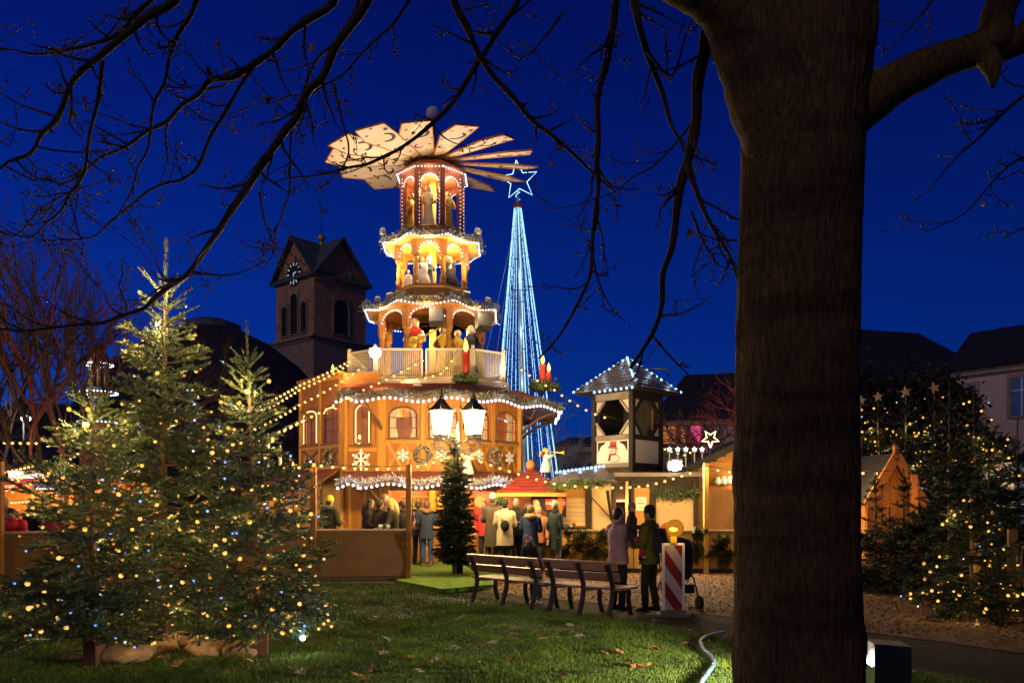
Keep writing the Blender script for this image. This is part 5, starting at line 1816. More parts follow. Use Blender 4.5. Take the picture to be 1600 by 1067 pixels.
# ------------------------------------------------------------------ fences
def fence(label, pts, zt, zb, panel_m, post_m, cap_m, posts, base_m=None, thick=.05):
    o0 = V(pts[0][0], pts[0][1], 0)
    t = thing('panel_fence', label, 'fence', o0)
    for (x0, y0), (x1, y1) in zip(pts[:-1], pts[1:]):
        a, b = V(x0, y0, 0) - o0, V(x1, y1, 0) - o0
        d = (b - a).normalized()
        mb = MB(); mb.bar(a + d * .012 + V(0, 0, (zt + zb) / 2), b - d * .012 + V(0, 0, (zt + zb) / 2), thick, zt - zb); mb.build('panel', panel_m, t)
        mb = MB(); mb.bar(a + V(0, 0, zt + .022), b + V(0, 0, zt + .022), .14, .04); mb.build('cap_rail', cap_m, t)
        if base_m:
            mb = MB(); mb.bar(a + V(0, -.03, zb - .06), b + V(0, -.03, zb - .06), .12, .11); mb.build('base_rail', base_m, t)
    for (x, y, h) in posts:
        mb = MB(); mb.box((x - o0.x, y - o0.y, h / 2), (.11, .11, h)); mb.build('post', post_m, t)
    return t


fL = lambda px, d: (gpx(px, d), d)
ptsL = [fL(-140, 14.6), fL(0, 15.2), fL(170, 15.9), fL(330, 16.5), fL(487, 17.0), fL(637, 17.3)]
fence('brown plywood fence with tall posts left of the green deck', ptsL, 1.13, .16, mat('amber plywood', (.26, .110, .016), .5, .22, 1.3, .1, (1, 1, 2.5)), oak, ply_pale,
      [(*fL(490, 16.9), 2.6), (*fL(638.5, 17.2), 2.56), (*fL(170, 15.8), 2.5), (*fL(0, 15.1), 2.5)], oak_dark)
ptsR = [fL(868, 19.9), fL(990, 19.75), fL(1101, 19.6), fL(1215, 19.5), fL(1345, 19.4)]
fence('yellow plywood fence hung with fir branches in front of the closed stalls', ptsR, 1.05, .14, ply, ply, ply_pale,
      [(*fL(1103, 19.5), 2.72), (*fL(1000, 19.72), 1.0), (*fL(868, 19.85), 1.0), (*fL(1215, 19.45), 1.0)], beam_black)
t = thing('post', 'short yellow post standing beside the amber warning lamp at the fence', 'post', V(gpx(1038, 19.4), 19.4, 0))
mb = MB(); mb.box((0, 0, .52), (.16, .1, 1.04)); mb.build('shaft_board', ply, t)
mb = MB(); mb.box((0, 0, 1.06), (.2, .14, .03)); mb.build('cap', ply_pale, t)


def fir_sprig(label, loc, n, spread, seed, L0=.5):
    """fir branches tied in a fan against a board"""
    t = thing('fir_branches', label, 'fir branches', loc)
    rng = np.random.default_rng(seed)
    A_, B_ = [], []
    mbs = MB()
    for i in range(n):
        a = rng.uniform(-PI * .5 - spread, -PI * .5 + spread) if i % 3 else rng.uniform(-.3, PI + .3)
        L = L0 * rng.uniform(.6, 1.1)
        d = np.array([math.cos(a), -.25 + rng.uniform(-.1, .1), math.sin(a)])
        p0_ = np.array([rng.normal(0, .1), -.03, rng.normal(0, .04)])
        p1_ = p0_ + d * L
        A_.append(p0_); B_.append(p1_)
        mbs.tube([tuple(p0_), tuple(p1_)], [.008, .004], 4)
        for j in range(6):
            u = .25 + .12 * j
            q = p0_ + d * L * u
            for s in (-1, 1):
                aa = a + s * .8
                A_.append(q); B_.append(q + np.array([math.cos(aa), -.15, math.sin(aa)]) * L * .34 * (1.2 - u))
    mbs.build('twig', twig_m, t)
    v, f = needles(np.array(A_), np.array(B_), .007, .05, .014, rng, 3)
    np_mesh('needles', v, f, MATS['garland fir needles'], t, kind='stuff')
    return t


def needles(A, B, step, ln, wd, rng, k=2):
    """needle blades round the shoots A-B; returns vertices and triangles"""
    L = np.linalg.norm(B - A, axis=1)
    cnt = np.maximum(2, (L / step * k).astype(int))
    i = np.repeat(np.arange(len(A)), cnt)
    n = len(i)
    first = np.repeat(np.cumsum(cnt) - cnt, cnt)
    u = (np.arange(n) - first + rng.random(n)) / cnt[i]
    ax = (B - A) / (L[:, None] + 1e-9)
    a = ax[i]
    ref = np.where(np.abs(a[:, 2:3]) < .9, np.array([[0, 0, 1.0]]), np.array([[1.0, 0, 0]]))
    s = np.cross(a, ref); s /= np.linalg.norm(s, axis=1)[:, None]
    t = np.cross(s, a)
    th = rng.random(n) * 2 * PI
    rad = s * np.cos(th)[:, None] + t * np.sin(th)[:, None] * .75
    d = a * .55 + rad * .85
    d /= np.linalg.norm(d, axis=1)[:, None]
    p = A[i] + (B - A)[i] * u[:, None]
    w = np.cross(d, a); w /= np.linalg.norm(w, axis=1)[:, None] + 1e-9
    l_ = (ln * rng.uniform(.75, 1.15, n) * (1 - .35 * np.maximum(0, u - .7) / .3))[:, None]
    v = np.concatenate([p - w * wd / 2, p + w * wd / 2, p + d * l_], 0)
    f = np.stack([np.arange(n), np.arange(n) + n, np.arange(n) + 2 * n], 1)
    return v, f


mat('garland fir needles', (.022, .040, .016), .5, .4, 6, 0, spec=.25, col2=(.04, .06, .02))
fir_sprig('wide bunch of fir branches hung on the yellow fence behind the benches', P(927, 848, 19.75), 17, 1.5, 3, .62)
fir_sprig('round bunch of fir branches on the yellow fence behind the striped beacon', P(1082, 850, 19.6), 16, 1.5, 4, .5)
fir_sprig('bunch of fir branches on the yellow fence beside the big trunk', P(1136, 858, 19.5), 16, 1.5, 5, .5)
fir_sprig('bunch of fir branches on the yellow fence at its left end', P(888, 850, 19.8), 10, 1.2, 6, .5)

# ------------------------------------------------------------------ benches
slat_m = mat('red brown bench slat', (.15, .070, .048), .45, .3, 4, .15, (.6, 6, 6))
leg_m = mat('black cast iron', (.016, .014, .014), .45, .2, 8, .1, metallic=.2)


def bench(label, p0, p1, ns=3):
    a, b = V(*p0, 0), V(*p1, 0)
    ax_ = (b - a); L = ax_.length
    t = thing('park_bench', label, 'bench', a, math.atan2(ax_.y, ax_.x), 'park benches on the lawn edge')
    # local x along the bench, +y towards the seat front (away from the camera)
    for x in (.07, L * .52, L - .07) if ns == 3 else (.07, L - .07):
        mb = MB()
        for pr, w in (([(0, -.10, 0), (0, -.02, .22), (0, .02, .42), (0, -.04, .62), (0, -.12, .78)], .036), ([(0, .50, 0), (0, .44, .2), (0, .44, .38)], .032), ([(0, .01, .40), (0, .24, .385), (0, .46, .39)], .030)):
            pts = smooth_path([V(x, q[1], q[2]) for q in pr], 4)
            for u, v_ in zip(pts[:-1], pts[1:]):
                mb.bar(u, v_ + (v_ - u) * .1, .045, w * 1.7, (1, 0, 0))
        mb.build('leg', leg_m, t)
    for i in range(4):
        mb = MB(); mb.box((L / 2, .07 + i * .125, .425), (L + .1, .108, .035)); mb.build('seat_slat', slat_m, t)
    for z, y, h in ((.60, -.005, .13), (.765, -.075, .14)):
        mb = MB(); mb.box((L / 2, y, z), (L + .12, .034, h), M=Matrix.Rotation(R(20), 3, 'X')); mb.build('back_slat', slat_m, t)
    return t


bench('left park bench with red brown slats on black iron legs, seen from behind', (-.66, 13.72), (.42, 12.55))
bench('right park bench with red brown slats, before the couple with the child', (.58, 12.45), (1.52, 11.62))

# ------------------------------------------------------------------ beacon with warning lamp
bp = V(gpx(1052, 11.9), 11.9, 0)
t = thing('traffic_beacon', 'red and white striped traffic beacon with a lit round amber lamp on a rubber foot', 'traffic beacon', bp, R(-6))
mb = MB(); mb.box((0, 0, .56), (.33, .05, 1.06)); mb.build('frame', white_paint, t)
bw, b0_, b1_ = .125, .06, 1.06
white_r = mat('grubby reflective white', (.42, .36, .32), .45, .12, 4, .03)
red_r = mat('dull reflective red', (.20, .018, .014), .45, .15, 4, .03)
I = Matrix(((1, 0, 0, 0), (0, 0, -1, -.026), (0, 1, 0, 0), (0, 0, 0, 1)))


def clip_band(c0, c1):
    """band between z + x*1.45 = c0..c1 clipped to the board"""
    poly = [(-bw, b0_), (bw, b0_), (bw, b1_), (-bw, b1_)]
    for sgn, c in ((1, c0), (-1, c1)):
        out = []
        for i in range(len(poly)):
            p, q = poly[i], poly[(i + 1) % len(poly)]
            fp, fq = sgn * (p[1] + 1.45 * p[0] - c), sgn * (q[1] + 1.45 * q[0] - c)
            if fp >= 0:
                out.append(p)
            if fp * fq < 0:
                u = fp / (fp - fq); out.append((p[0] + (q[0] - p[0]) * u, p[1] + (q[1] - p[1]) * u))
        poly = out
        if len(poly) < 3:
            return None
    return poly


c = -.12
for i in range(8):
    poly = clip_band(c, c + .235)
    if poly:
        mb = MB(); mb.plate(poly, I, .006); mb.build('stripe', red_r if i % 2 else white_r, t)
    c += .235
mb = MB(); mb.box((0, 0, 1.14), (.09, .09, .1)); mb.build('lamp_base', mat('yellow plastic', (.6, .4, .03), .4, .1, 5, 0), t)
mb = MB(); mb.T = Matrix.Translation((.02, 0, 1.31)) @ Matrix.Rotation(R(90), 4, 'X'); mb.lathe([(.08, -.055), (.115, -.03), (.12, 0), (.115, .03), (.08, .06), (.02, .075)], n=20); mb.build('amber_lamp', glow('amber lens', (1, .34, .02), .55), t)
mb = MB(); mb.ball((.0, -.062, 1.30), .055, 12, 8, (1.25, .35, .7)); mb.build('lamp_core', glow('amber core', (1, .60, .10), 2.2), t)
mb = MB(); mb.tube([(.02 + .125 * math.cos(a), .0, 1.31 + .125 * math.sin(a)) for a in np.linspace(0, 2 * PI, 22)], .012, 5); mb.build('lamp_rim', MATS['yellow plastic'], t)
mb = MB(); mb.T = Matrix.Translation((-.09, .05, 1.31)) @ Matrix.Rotation(R(90), 4, 'X') ; mb.lathe([(.085, -.03), (.09, .0), (.085, .03)], n=16); mb.build('second_lens', glassy('amber second lens', (1, .55, .1), .15), t)
mb = MB(); mb.prism([(-.42, -.22), (.22, -.22), (.30, .2), (-.3, .2)], 0, .05); mb.prism([(-.2, -.12), (.14, -.12), (.18, .12), (-.15, .12)], .05, .10); mb.build('rubber_foot', mat('grey rubber foot', (.12, .095, .085), .8, .3, 9, .2), t)
lamp(t, (.02, -.16, 1.31), 6, (1, .5, .08), .08)

# ------------------------------------------------------------------ pushchair behind the beacon
t = thing('pushchair', 'dark pushchair with cloth hood half hidden behind the striped beacon', 'pushchair', V(gpx(1058, 13.0), 13.0, 0), R(15))
cloth_dark = mat('black pushchair cloth', (.018, .018, .022), .8, .3, 6, .2)
mb = MB(); mb.lathe([(.10, .42), (.22, .5), (.25, .75), (.27, .95), (.2, 1.1), (.05, 1.15)], n=12, sy=1.2); mb.build('hood', cloth_dark, t)
mb = MB(); mb.box((0, 0, .32), (.36, .5, .14)); mb.build('basket', cloth_dark, t)
for x, y in ((-.24, -.3), (.24, -.3), (-.24, .32), (.24, .32)):
    mb = MB(); mb.T = Matrix.Translation((x, y, .11)) @ Matrix.Rotation(R(90), 4, 'Y'); mb.lathe([(.07, -.02), (.11, -.022), (.11, .022), (.07, .02)], n=14); mb.build('wheel', leg_m, t)
mb = MB()
for s in (-1, 1):
    mb.tube([(s * .24, -.3, .12), (s * .25, -.1, .45), (s * .25, .25, .8), (s * .25, .45, 1.02)], .015, 5); mb.tube([(s * .24, .32, .12), (s * .25, .05, .5)], .015, 5)
mb.tube([(-.25, .45, 1.02), (.25, .45, 1.02)], .018, 5); mb.build('frame', dark_metal, t)

# ------------------------------------------------------------------ hose, floodlight box by the trunk
t = thing('garden_hose', 'blue hose snaking over the lawn beside the tree trunk', 'hose')
hp = [(1130, 993), (1110, 997), (1095, 1005), (1098, 1018), (1110, 1030), (1116, 1042), (1108, 1056), (1098, 1070), (1085, 1095)]
pts = []
for px, py in hp:
    d = CH * F / (py - HZ); p = P(px, py, d); p.z = .045; pts.append(p)
t.location = pts[0]
mb = MB(); mb.tube([p - pts[0] for p in smooth_path(pts, 5)], .019, 8); mb.build('tube', mat('blue hose', (.10, .20, .42), .35, .1, 5, 0), t)
fb = V(gpx(1381, 6.5), 6.5, 0)
t = thing('ground_floodlight', 'dark box floodlight on the ground right of the trunk, its bright slit facing left', 'floodlight', fb, R(-8))
mb = MB()
mb.add([(-.11, -.13, 0), (.17, -.13, 0), (.17, .13, 0), (-.11, .13, 0), (-.11, -.13, .52), (.17, -.13, .50), (.17, .13, .50), (-.11, .13, .52)], [(3, 2, 1, 0), (4, 5, 6, 7), (0, 1, 5, 4), (1, 2, 6, 5), (2, 3, 7, 6), (3, 0, 4, 7)])
mb.build('housing', mat('black lamp box', (.03, .03, .034), .45, .2, 7, .05, metallic=.3), t)
mb = MB(); mb.add([(-.115, -.14, .52), (.17, -.14, .505), (.17, .14, .505), (-.115, .14, .52), (-.19, -.13, .42), (-.19, .13, .42)], [(0, 1, 2, 3), (0, 3, 5, 4)]); mb.build('hood', MATS['black lamp box'], t)
mb = MB(); mb.add([(-.118, -.10, .33), (-.118, .10, .33), (-.165, .10, .45), (-.165, -.10, .45)], [(0, 1, 2, 3)]); mb.build('lens', glow('flood lens', (1, .93, .86), 18), t)
lamp(t, (-.2, -.05, .36), 900, (1, .93, .82), .06, 'SPOT', (-2.2, .5, .2), 120, .5)

# ------------------------------------------------------------------ orange hut on the right
hb = V(gpx(1352, 18.4), 18.4, 0)
t = thing('orange_hut', 'small orange lit wooden hut with a dark ridged roof right of the trunk', 'hut', hb, R(8))
orange = mat('orange canvas wood', (.50, .19, .04), .6, .2, 2, .15)
w = 1.15
mb = MB()
for s0 in range(6):
    x0, x1 = .02 + s0 * w / 6, .02 + (s0 + 1) * w / 6 - .012
    tz = lambda x: 1.86 + .95 * (1 - abs(x - w / 2 - .02) / (w / 2 + .02))
    m2 = MB(); m2.plate([(x0, .05), (x1, .05), (x1, tz(x1)), ((x0 + x1) / 2, tz((x0 + x1) / 2)), (x0, tz(x0))], Matrix(((1, 0, 0, 0), (0, 0, -1, 0), (0, 1, 0, 0), (0, 0, 0, 1))), .04); m2.build('plank', orange, t)
for s in (0, 1):
    a, b = (V(-.14, 0, 1.72), V(w / 2 + .02, 0, 2.86)) if s == 0 else (V(w + .18, 0, 1.72), V(w / 2 + .02, 0, 2.86))
    mb = MB(); mb.bar(a + V(0, 1.0, 0), b + V(0, 1.0, 0), 2.5, .07, (0, 0, 1)); mb.build('roof', roof_dark, t)
    mb = MB(); mb.bar(a + V(0, -.29, -.04), b + V(0, -.29, -.04), .05, .2, (0, 0, 1)); mb.build('barge_board', orange, t)
mb = MB(); mb.ball((w / 2 + .02, -.25, 3.02), .08, 8, 6); mb.box((w / 2 + .02, -.25, 2.9), (.1, .1, .16)); mb.build('finial', mat('brown finial', (.25, .1, .03)), t)
mb = MB(); mb.box((.03, 1.0, .95), (.05, 2, 1.8)); mb.box((w + .01, 1.0, .95), (.05, 2, 1.8)); mb.build('side_wall', orange, t)
lamp(t, (.5, -1.1, 1.9), 15, (1, .55, .2), .1)
t = thing('roof_row', 'dark stall roof with a scalloped ridge left of the orange hut', 'market stall', V(gpx(1400, 19.5), 19.5, 0))
mb = MB(); mb.add([(-1.9, -.6, 1.95), (.1, -.6, 2.05), (.1, .5, 2.78), (-1.9, .5, 2.72), (-1.9, -.6, 1.88), (.1, -.6, 1.98), (.1, .5, 2.7), (-1.9, .5, 2.64)], [(0, 1, 2, 3), (7, 6, 5, 4), (0, 4, 5, 1), (1, 5, 6, 2), (2, 6, 7, 3), (3, 7, 4, 0)]); mb.build('roof', roof_dark, t)
for i in range(14):
    mb = MB(); mb.lathe([(.05, -.07), (.055, .0), (.02, .05)], (-1.8 + i * .14, .5, 2.82 + i * .004), 8); mb.build('ridge_tile', mat('terracotta', (.30, .15, .07), .6, .2, 5, .1), t)
mb = MB(); mb.box((-.9, .5, 1.0), (1.9, .08, 2.0)); mb.build('wall', oak_dark, t)
t = thing('post', 'orange lit post right of the orange hut among the firs', 'post', V(gpx(1428, 18.0), 18.0, 0))
mb = MB(); mb.box((0, 0, 1.18), (.14, .1, 2.36)); mb.build('shaft_board', orange, t)
mb = MB(); mb.box((0, 0, 2.38), (.16, .12, .03)); mb.build('cap', oak, t)
t = thing('white_cabin', 'pale cabin edge with a grey shutter at the right picture edge', 'cabin', V(gpx(1584, 17), 17, 0))
mb = MB(); mb.box((.9, .6, 1.3), (1.8, 1.2, 2.6)); mb.build('wall', white_paint, t)
mb = MB(); mb.box((1.05, -.02, 1.55), (1.5, .05, 1.9)); mb.build('shutter', dark_wood, t)

# ------------------------------------------------------------------ stalls on the far left
yL = 27.0
t = thing('market_stall', 'distant market stall with a bluish striped roof edged in white lights at the far left', 'market stall', V(gpx(75, yL), yL, 0))
zl = lambda py: CH - (py - HZ) / F * yL
mb = MB(); mb.add([(-.9, -.6, zl(762)), (.9, -.6, zl(762)), (.6, .5, zl(742)), (-.6, .5, zl(742))], [(0, 1, 2, 3)]); rf = mb.build('roof', slate, t)
mb = MB()
for i in range(9):
    u = -.8 + i * .2
    mb.bar((u, -.58, zl(762) + .02), (u * .7, .48, zl(742) + .02), .05, .03)
o = mb.build('roof_stripe', mat('pale blue stripe', (.35, .40, .6), .5, .1, 4, 0), rf); o['kind'] = 'stuff'
led_part('led_row', resample([V(-.9, -.62, zl(764)), V(.9, -.62, zl(764))], .09), .035, led_m, t)
led_part('led_row', resample([V(-.62, .5, zl(741)), V(.62, .5, zl(741))], .09), .035, led_m, t)
for x_ in (-.75, .75):
    mb = MB(); mb.box((x_, -.4, 1.0), (.1, .1, 2.0)); mb.build('post', oak, t)
mb = MB(); mb.box((0, .4, 1.2), (1.6, .06, 2.2)); mb.build('back_wall', oak, t)
mb = MB(); mb.box((.25, -.45, 1.2), (.5, .06, 1.9)); mb.build('lit_panel', glow('cool lit panel', (.9, .92, 1), .75), t)
mb = MB(); mb.box((.25, -.49, 1.15), (.42, .02, .3)); mb.build('blue_band', mat('sign blue', (.04, .14, .55)), t)
lamp(t, (-.2, -1.0, 1.9), 120, (1, .75, .45), .1)
t = thing('market_stall', 'distant red canopied stall with a white lit board at the left picture edge', 'market stall', V(gpx(22, 24), 24, 0))
mb = MB(); mb.add([(-1.3, -.7, 2.3), (1.0, -.7, 2.3), (.8, .6, 2.75), (-1.1, .6, 2.75), (-1.3, -.7, 2.15), (1, -.7, 2.15)], [(0, 1, 2, 3), (4, 5, 1, 0)]); mb.build('canopy', mat('red canopy', (.45, .05, .03), .7, .1, 3, .1), t)
mb = MB(); mb.box((.5, -.3, 2.62), (.9, .1, .22)); mb.build('lit_board', glow('white lit board', (1, .95, .9), 1.2), t)
for x_ in (-1.1, .9):
    mb = MB(); mb.box((x_, -.5, 1.1), (.1, .1, 2.2)); mb.build('post', oak, t)
mb = MB(); mb.box((0, .5, 1.1), (2.2, .06, 2.2)); mb.build('back_wall', oak, t)
lamp(t, (0, -1.2, 2.0), 110, (1, .7, .4), .1)
t = thing('market_stall', 'distant low stall with an orange awning behind the fir trees', 'market stall', V(gpx(180, 25), 25, 0))
mb = MB(); mb.add([(-1.3, -.7, 2.1), (1.3, -.7, 2.1), (1.0, .6, 2.6), (-1.0, .6, 2.6)], [(0, 1, 2, 3)]); mb.build('awning', mat('orange awning', (.55, .16, .03), .7, .1, 3, .1), t)
mb = MB(); mb.box((0, .5, 1.1), (2.4, .06, 2.2)); mb.build('back_wall', oak, t)
for x_ in (-1.1, 1.1):
    mb = MB(); mb.box((x_, -.5, 1.05), (.1, .1, 2.1)); mb.build('post', oak, t)
lamp(t, (0, -1.2, 1.9), 90, (1, .6, .3), .1)
t = thing('market_stall', 'red roofed stall between the right fir and the pyramid annex', 'market stall', V(gpx(440, 27), 27, 0))
mb = MB(); mb.add([(-1.3, -.9, 2.0), (1.3, -.9, 2.0), (.3, .6, 2.9), (-.3, .6, 2.9), (1.4, 1.5, 2.0), (-1.4, 1.5, 2.0)], [(0, 1, 2, 3), (1, 4, 2), (3, 5, 0)]); mb.build('roof', red_tile, t)
mb = MB(); mb.box((0, .3, 1.0), (2.3, 1.6, 1.9)); mb.build('wall', oak, t)
lamp(t, (0, -1.6, 1.9), 90, (1, .6, .3), .1)
for px, py, h, d, lab in ((419, 712, .42, 20.5, 'tall cream electric candle behind the right fir'), (438, 728, .38, 20.5, 'shorter cream electric candle behind the right fir'), (458, 742, .2, 20.5, 'small orange candle bulb behind the fence left of the annex')):
    q = P(px, py, d)
    c_t = candle(lab, q, h, .045, white_wax, 4)
    mb = MB(); mb.tube([(0, 0, 0), (0, 0, -q.z + .12)], .02, 5); mb.build('stake', dark_metal, c_t)
# ------------------------------------------------------------------ fir trees
def fir(label, loc, H, Rb, seed, whorl=.20, nb=7, step=.013, ln=.033, wd=.0105, z0=.35, m=None, leader=.35, cat='fir tree', group=None, lean=0.0, sub=1.0, skip=None, long_branch=None, top_pow=.9, trunk_m=None, upsweep=1.0):
    """conifer: tapered trunk, whorls of limbs with flat sprays of shoots, needles as leaf faces"""
    rng = np.random.default_rng(seed)
    t = thing('fir_tree', label, cat, loc, 0, group)
    A_, B_ = [], []
    limbs = MB()
    tip = np.array([lean, 0, H])
    axis = lambda z: np.array([lean * z / H, 0, z])
    z = z0
    tips = []
    while z < H - leader:
        f = (z - z0) / (H - z0)
        R_ = Rb * (1 - f) ** top_pow * (1.0 if f > .06 else .85)
        if f < .12:
            R_ *= .85 + f
        k = max(3, int(round(nb * (.55 + .45 * (1 - f)) * (.55 if f > .70 else 1))))
        ph = rng.random() * 6.28
        el = R(-14) + R(64) * f ** 1.3 * upsweep
        for j in range(k):
            a = ph + 2 * PI * j / k + rng.normal(0, .16)
            L = max(.16, R_ * rng.uniform(.62, 1.18))
            if skip and skip(a % (2 * PI), f):
                L *= .6
            e_ = el + rng.normal(0, .20)
            zb = min(z + rng.uniform(-.5, .5) * whorl, H - leader)
            o_ = axis(zb)
            dirh = np.array([math.cos(a), math.sin(a), 0])
            side = np.array([-math.sin(a), math.cos(a), 0])
            # limb curve: droop then upturned tip
            n = 5 if L > .45 else 3
            pts = [o_]
            for i in range(1, n + 1):
                u = i / n
                pts.append(o_ + dirh * L * u * math.cos(e_) + np.array([0, 0, 1]) * (L * u * math.sin(e_) - .18 * L * (u - u ** 2.4) + .05 * L * u ** 3))
            limbs.tube([tuple(q) for q in pts], [lerp(.009 * (.4 + L), .003, i / n) for i in range(n + 1)], 4)
            pts = np.array(pts)
            seg0 = pts[:-1]; seg1 = pts[1:]
            lo_ = 1 if (L > .5 and f < .75) else 0
            for q in range(lo_, n):
                A_.append(seg0[q]); B_.append(seg1[q])
            tips.append(pts[-1])
            # side shoots, flat spray
            ns = max(3, int(L / .064 * sub))
            for i in range(ns):
                u = .22 + .74 * (i + .5) / ns
                idx = min(n - 1, int(u * n)); w = u * n - idx
                q = pts[idx] * (1 - w) + pts[idx + 1] * w
                s = 1 if i % 2 else -1
                l2 = (.16 + .36 * L * (1 - u) ** .8) * rng.uniform(.7, 1.15) * (.75 if f > .8 else 1)
                dd = dirh * .62 + side * s * .78 + np.array([0, 0, math.sin(e_) * .7 + rng.normal(.06, .26)])
                dd /= np.linalg.norm(dd)
                q2 = q + dd * l2
                A_.append(q); B_.append(q2)
                tips.append(q2)
                if l2 > .15:
                    for s2 in (-1, 1):
                        v_ = q + dd * l2 * rng.uniform(.35, .6)
                        d3 = dd * .7 + np.cross(dd, [0, 0, 1]) * s2 * .7 + np.array([0, 0, rng.normal(.05, .25)])
                        d3 /= np.linalg.norm(d3)
                        A_.append(v_); B_.append(v_ + d3 * l2 * rng.uniform(.3, .5))
        z += whorl * rng.uniform(.85, 1.15) * (1.0 + .35 * f + (.7 if f > .68 else 0))
    # candelabra and leader
    zt = H - leader
    n_old = len(A_)
    for j in range(5):
        a = j * 2 * PI / 5 + rng.random()
        d = np.array([math.cos(a) * .62, math.sin(a) * .62, .72])
        A_.append(axis(zt)); B_.append(axis(zt) + d * leader * rng.uniform(.5, .72)); tips.append(B_[-1])
    for dz in (.12, .3):
        for j in range(4):
            a = j * PI / 2 + dz * 9 + rng.random()
            A_.append(axis(zt - dz)); B_.append(axis(zt - dz) + np.array([math.cos(a) * .8, math.sin(a) * .8, .5]) * leader * rng.uniform(.5, .75)); tips.append(B_[-1])
    for rep in range(2):
      for i in range(4):
        A_.append(axis(lerp(zt - .35, H, i / 4))); B_.append(axis(lerp(zt - .35, H, (i + 1) / 4)))
    A_, B_ = np.array(A_), np.array(B_)
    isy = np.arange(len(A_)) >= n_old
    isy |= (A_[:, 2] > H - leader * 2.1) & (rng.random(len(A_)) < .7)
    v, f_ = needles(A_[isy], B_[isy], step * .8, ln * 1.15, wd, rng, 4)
    np_mesh('lit_tone_shoots', v, f_, m if m in (needle_far,) else lit_tone, t, kind='stuff')
    A_, B_ = A_[~isy], B_[~isy]
    v, f_ = needles(A_, B_, step, ln, wd, rng, 4)
    np_mesh('needles', v, f_, m or needle, t, kind='stuff')
    mb = MB(); rb = .014 + .0105 * H
    mb.tube([(0, 0, 0), tuple(axis(H * .3)), tuple(axis(H * .7)), tuple(axis(H))], [rb, rb * .8, rb * .42, .006], 9)
    mb.build('trunk', trunk_m or bark_f, t)
    o = limbs.build('limbs', bark_f, t); o['kind'] = 'stuff'
    return t, np.array(tips)


bark_f = mat('fir bark', (.14, .085, .045), .85, .35, 8, .4)


def small_bulb(name, r, m):
    mb = MB(); mb.ball((0, 0, 0), r, 7, 5); mb.cur = 1; mb.lathe([(r * .5, r * .6), (r * .4, r * 1.9)], n=5)
    o = mb.build(name, [m, cable_m]); me = o.data; bpy.data.objects.remove(o); return me


FAIRY = {}
for r in (.012, .016, .024, .030, .045):
    FAIRY[r] = [small_bulb('fairy_bulb', r * f_, m_) for m_, f_ in ((bulb_small, 1.05), (bulb_blue, .8), (bulb_cold, .75), (bulb_dim, .8))]


def fairy_lights(label, loc, tips, n, seed, r=.016, every=7, power=1.6, blue=.12, cold=.05, sel=None, wire=True):
    """chain of little lamps wound round a tree: cable plus one object per lamp"""
    rng = np.random.default_rng(seed)
    q = tips
    if sel is not None:
        q = q[[sel(p) for p in q]]
    n = min(n, len(q))
    pts = q[rng.choice(len(q), n, replace=False)] * np.array([.95, .95, 1.0])
    zmax = max(.1, q[:, 2].max())
    order = np.lexsort((np.arctan2(pts[:, 1], pts[:, 0]), np.round(pts[:, 2] / .22)))
    pts = pts[order]
    t = thing('fairy_lights', label, 'fairy lights', loc, 0, None)
    for i, p in enumerate(pts):
        u = rng.random()
        k = 1 if u < blue else (2 if u < blue + cold else (3 if u < .5 else 0))
        b = link('bulb', FAIRY[r][k], t, tuple(p + np.array([0, 0, -.012])))
        s_ = 1.35 if (k == 0 and rng.random() < .45) else rng.uniform(.8, 1.15)
        b.scale = (s_, s_, s_)
        if every and i % every == 0 and k not in (1, 2):
            lamp(t, tuple(p * np.array([1.03, 1.03, 1]) + np.array([0, 0, -.05])), power * (.45 + 1.9 * max(0.0, float(p[2]) / zmax) ** 1.6), (1, .66, .24) if k != 2 else (.8, .88, 1), .03)
    if wire:
        mb = MB()
        for a, b in zip(pts[:-1], pts[1:]):
            if np.linalg.norm(a - b) < .5:
                mid = (a + b) / 2 - np.array([0, 0, .03])
                mb.tube([tuple(a), tuple(mid), tuple(b)], .003, 3, False, False)
        o = mb.build('cable', cable_m, t); o['kind'] = 'stuff'
    return t


wedge = mat('rusty steel socket', (.095, .035, .02), .7, .3, 9, .2)


def socket(label, loc, h=.26, w=.13):
    t = thing('tree_socket', label, 'tree stand', loc, random.uniform(-.2, .2))
    mb = MB()
    for s in (-1, 1):
        mb.box((s * w / 2, 0, h / 2), (.012, w, h)); mb.box((0, s * w / 2, h / 2), (w + .012, .012, h))
    mb.build('sleeve', wedge, t)
    for s in (-1, 1):
        mb = MB(); mb.add([(s * .03, -w / 2 + .01, h * .4), (s * .055, -w / 2 + .01, h * .4), (s * .055, -w / 2 + .03, h * .4), (s * .045, -w / 2 + .02, h + .11), (s * .02, -w / 2 + .02, h + .11)], [(0, 1, 3, 4), (1, 2, 3), (0, 4, 3, 2), (2, 1, 0)]); mb.build('wooden_wedge', ply_pale, t)
    return t


def gp(px, py):
    d = CH * F / (py - HZ); p = P(px, py, d); p.z = 0; return p


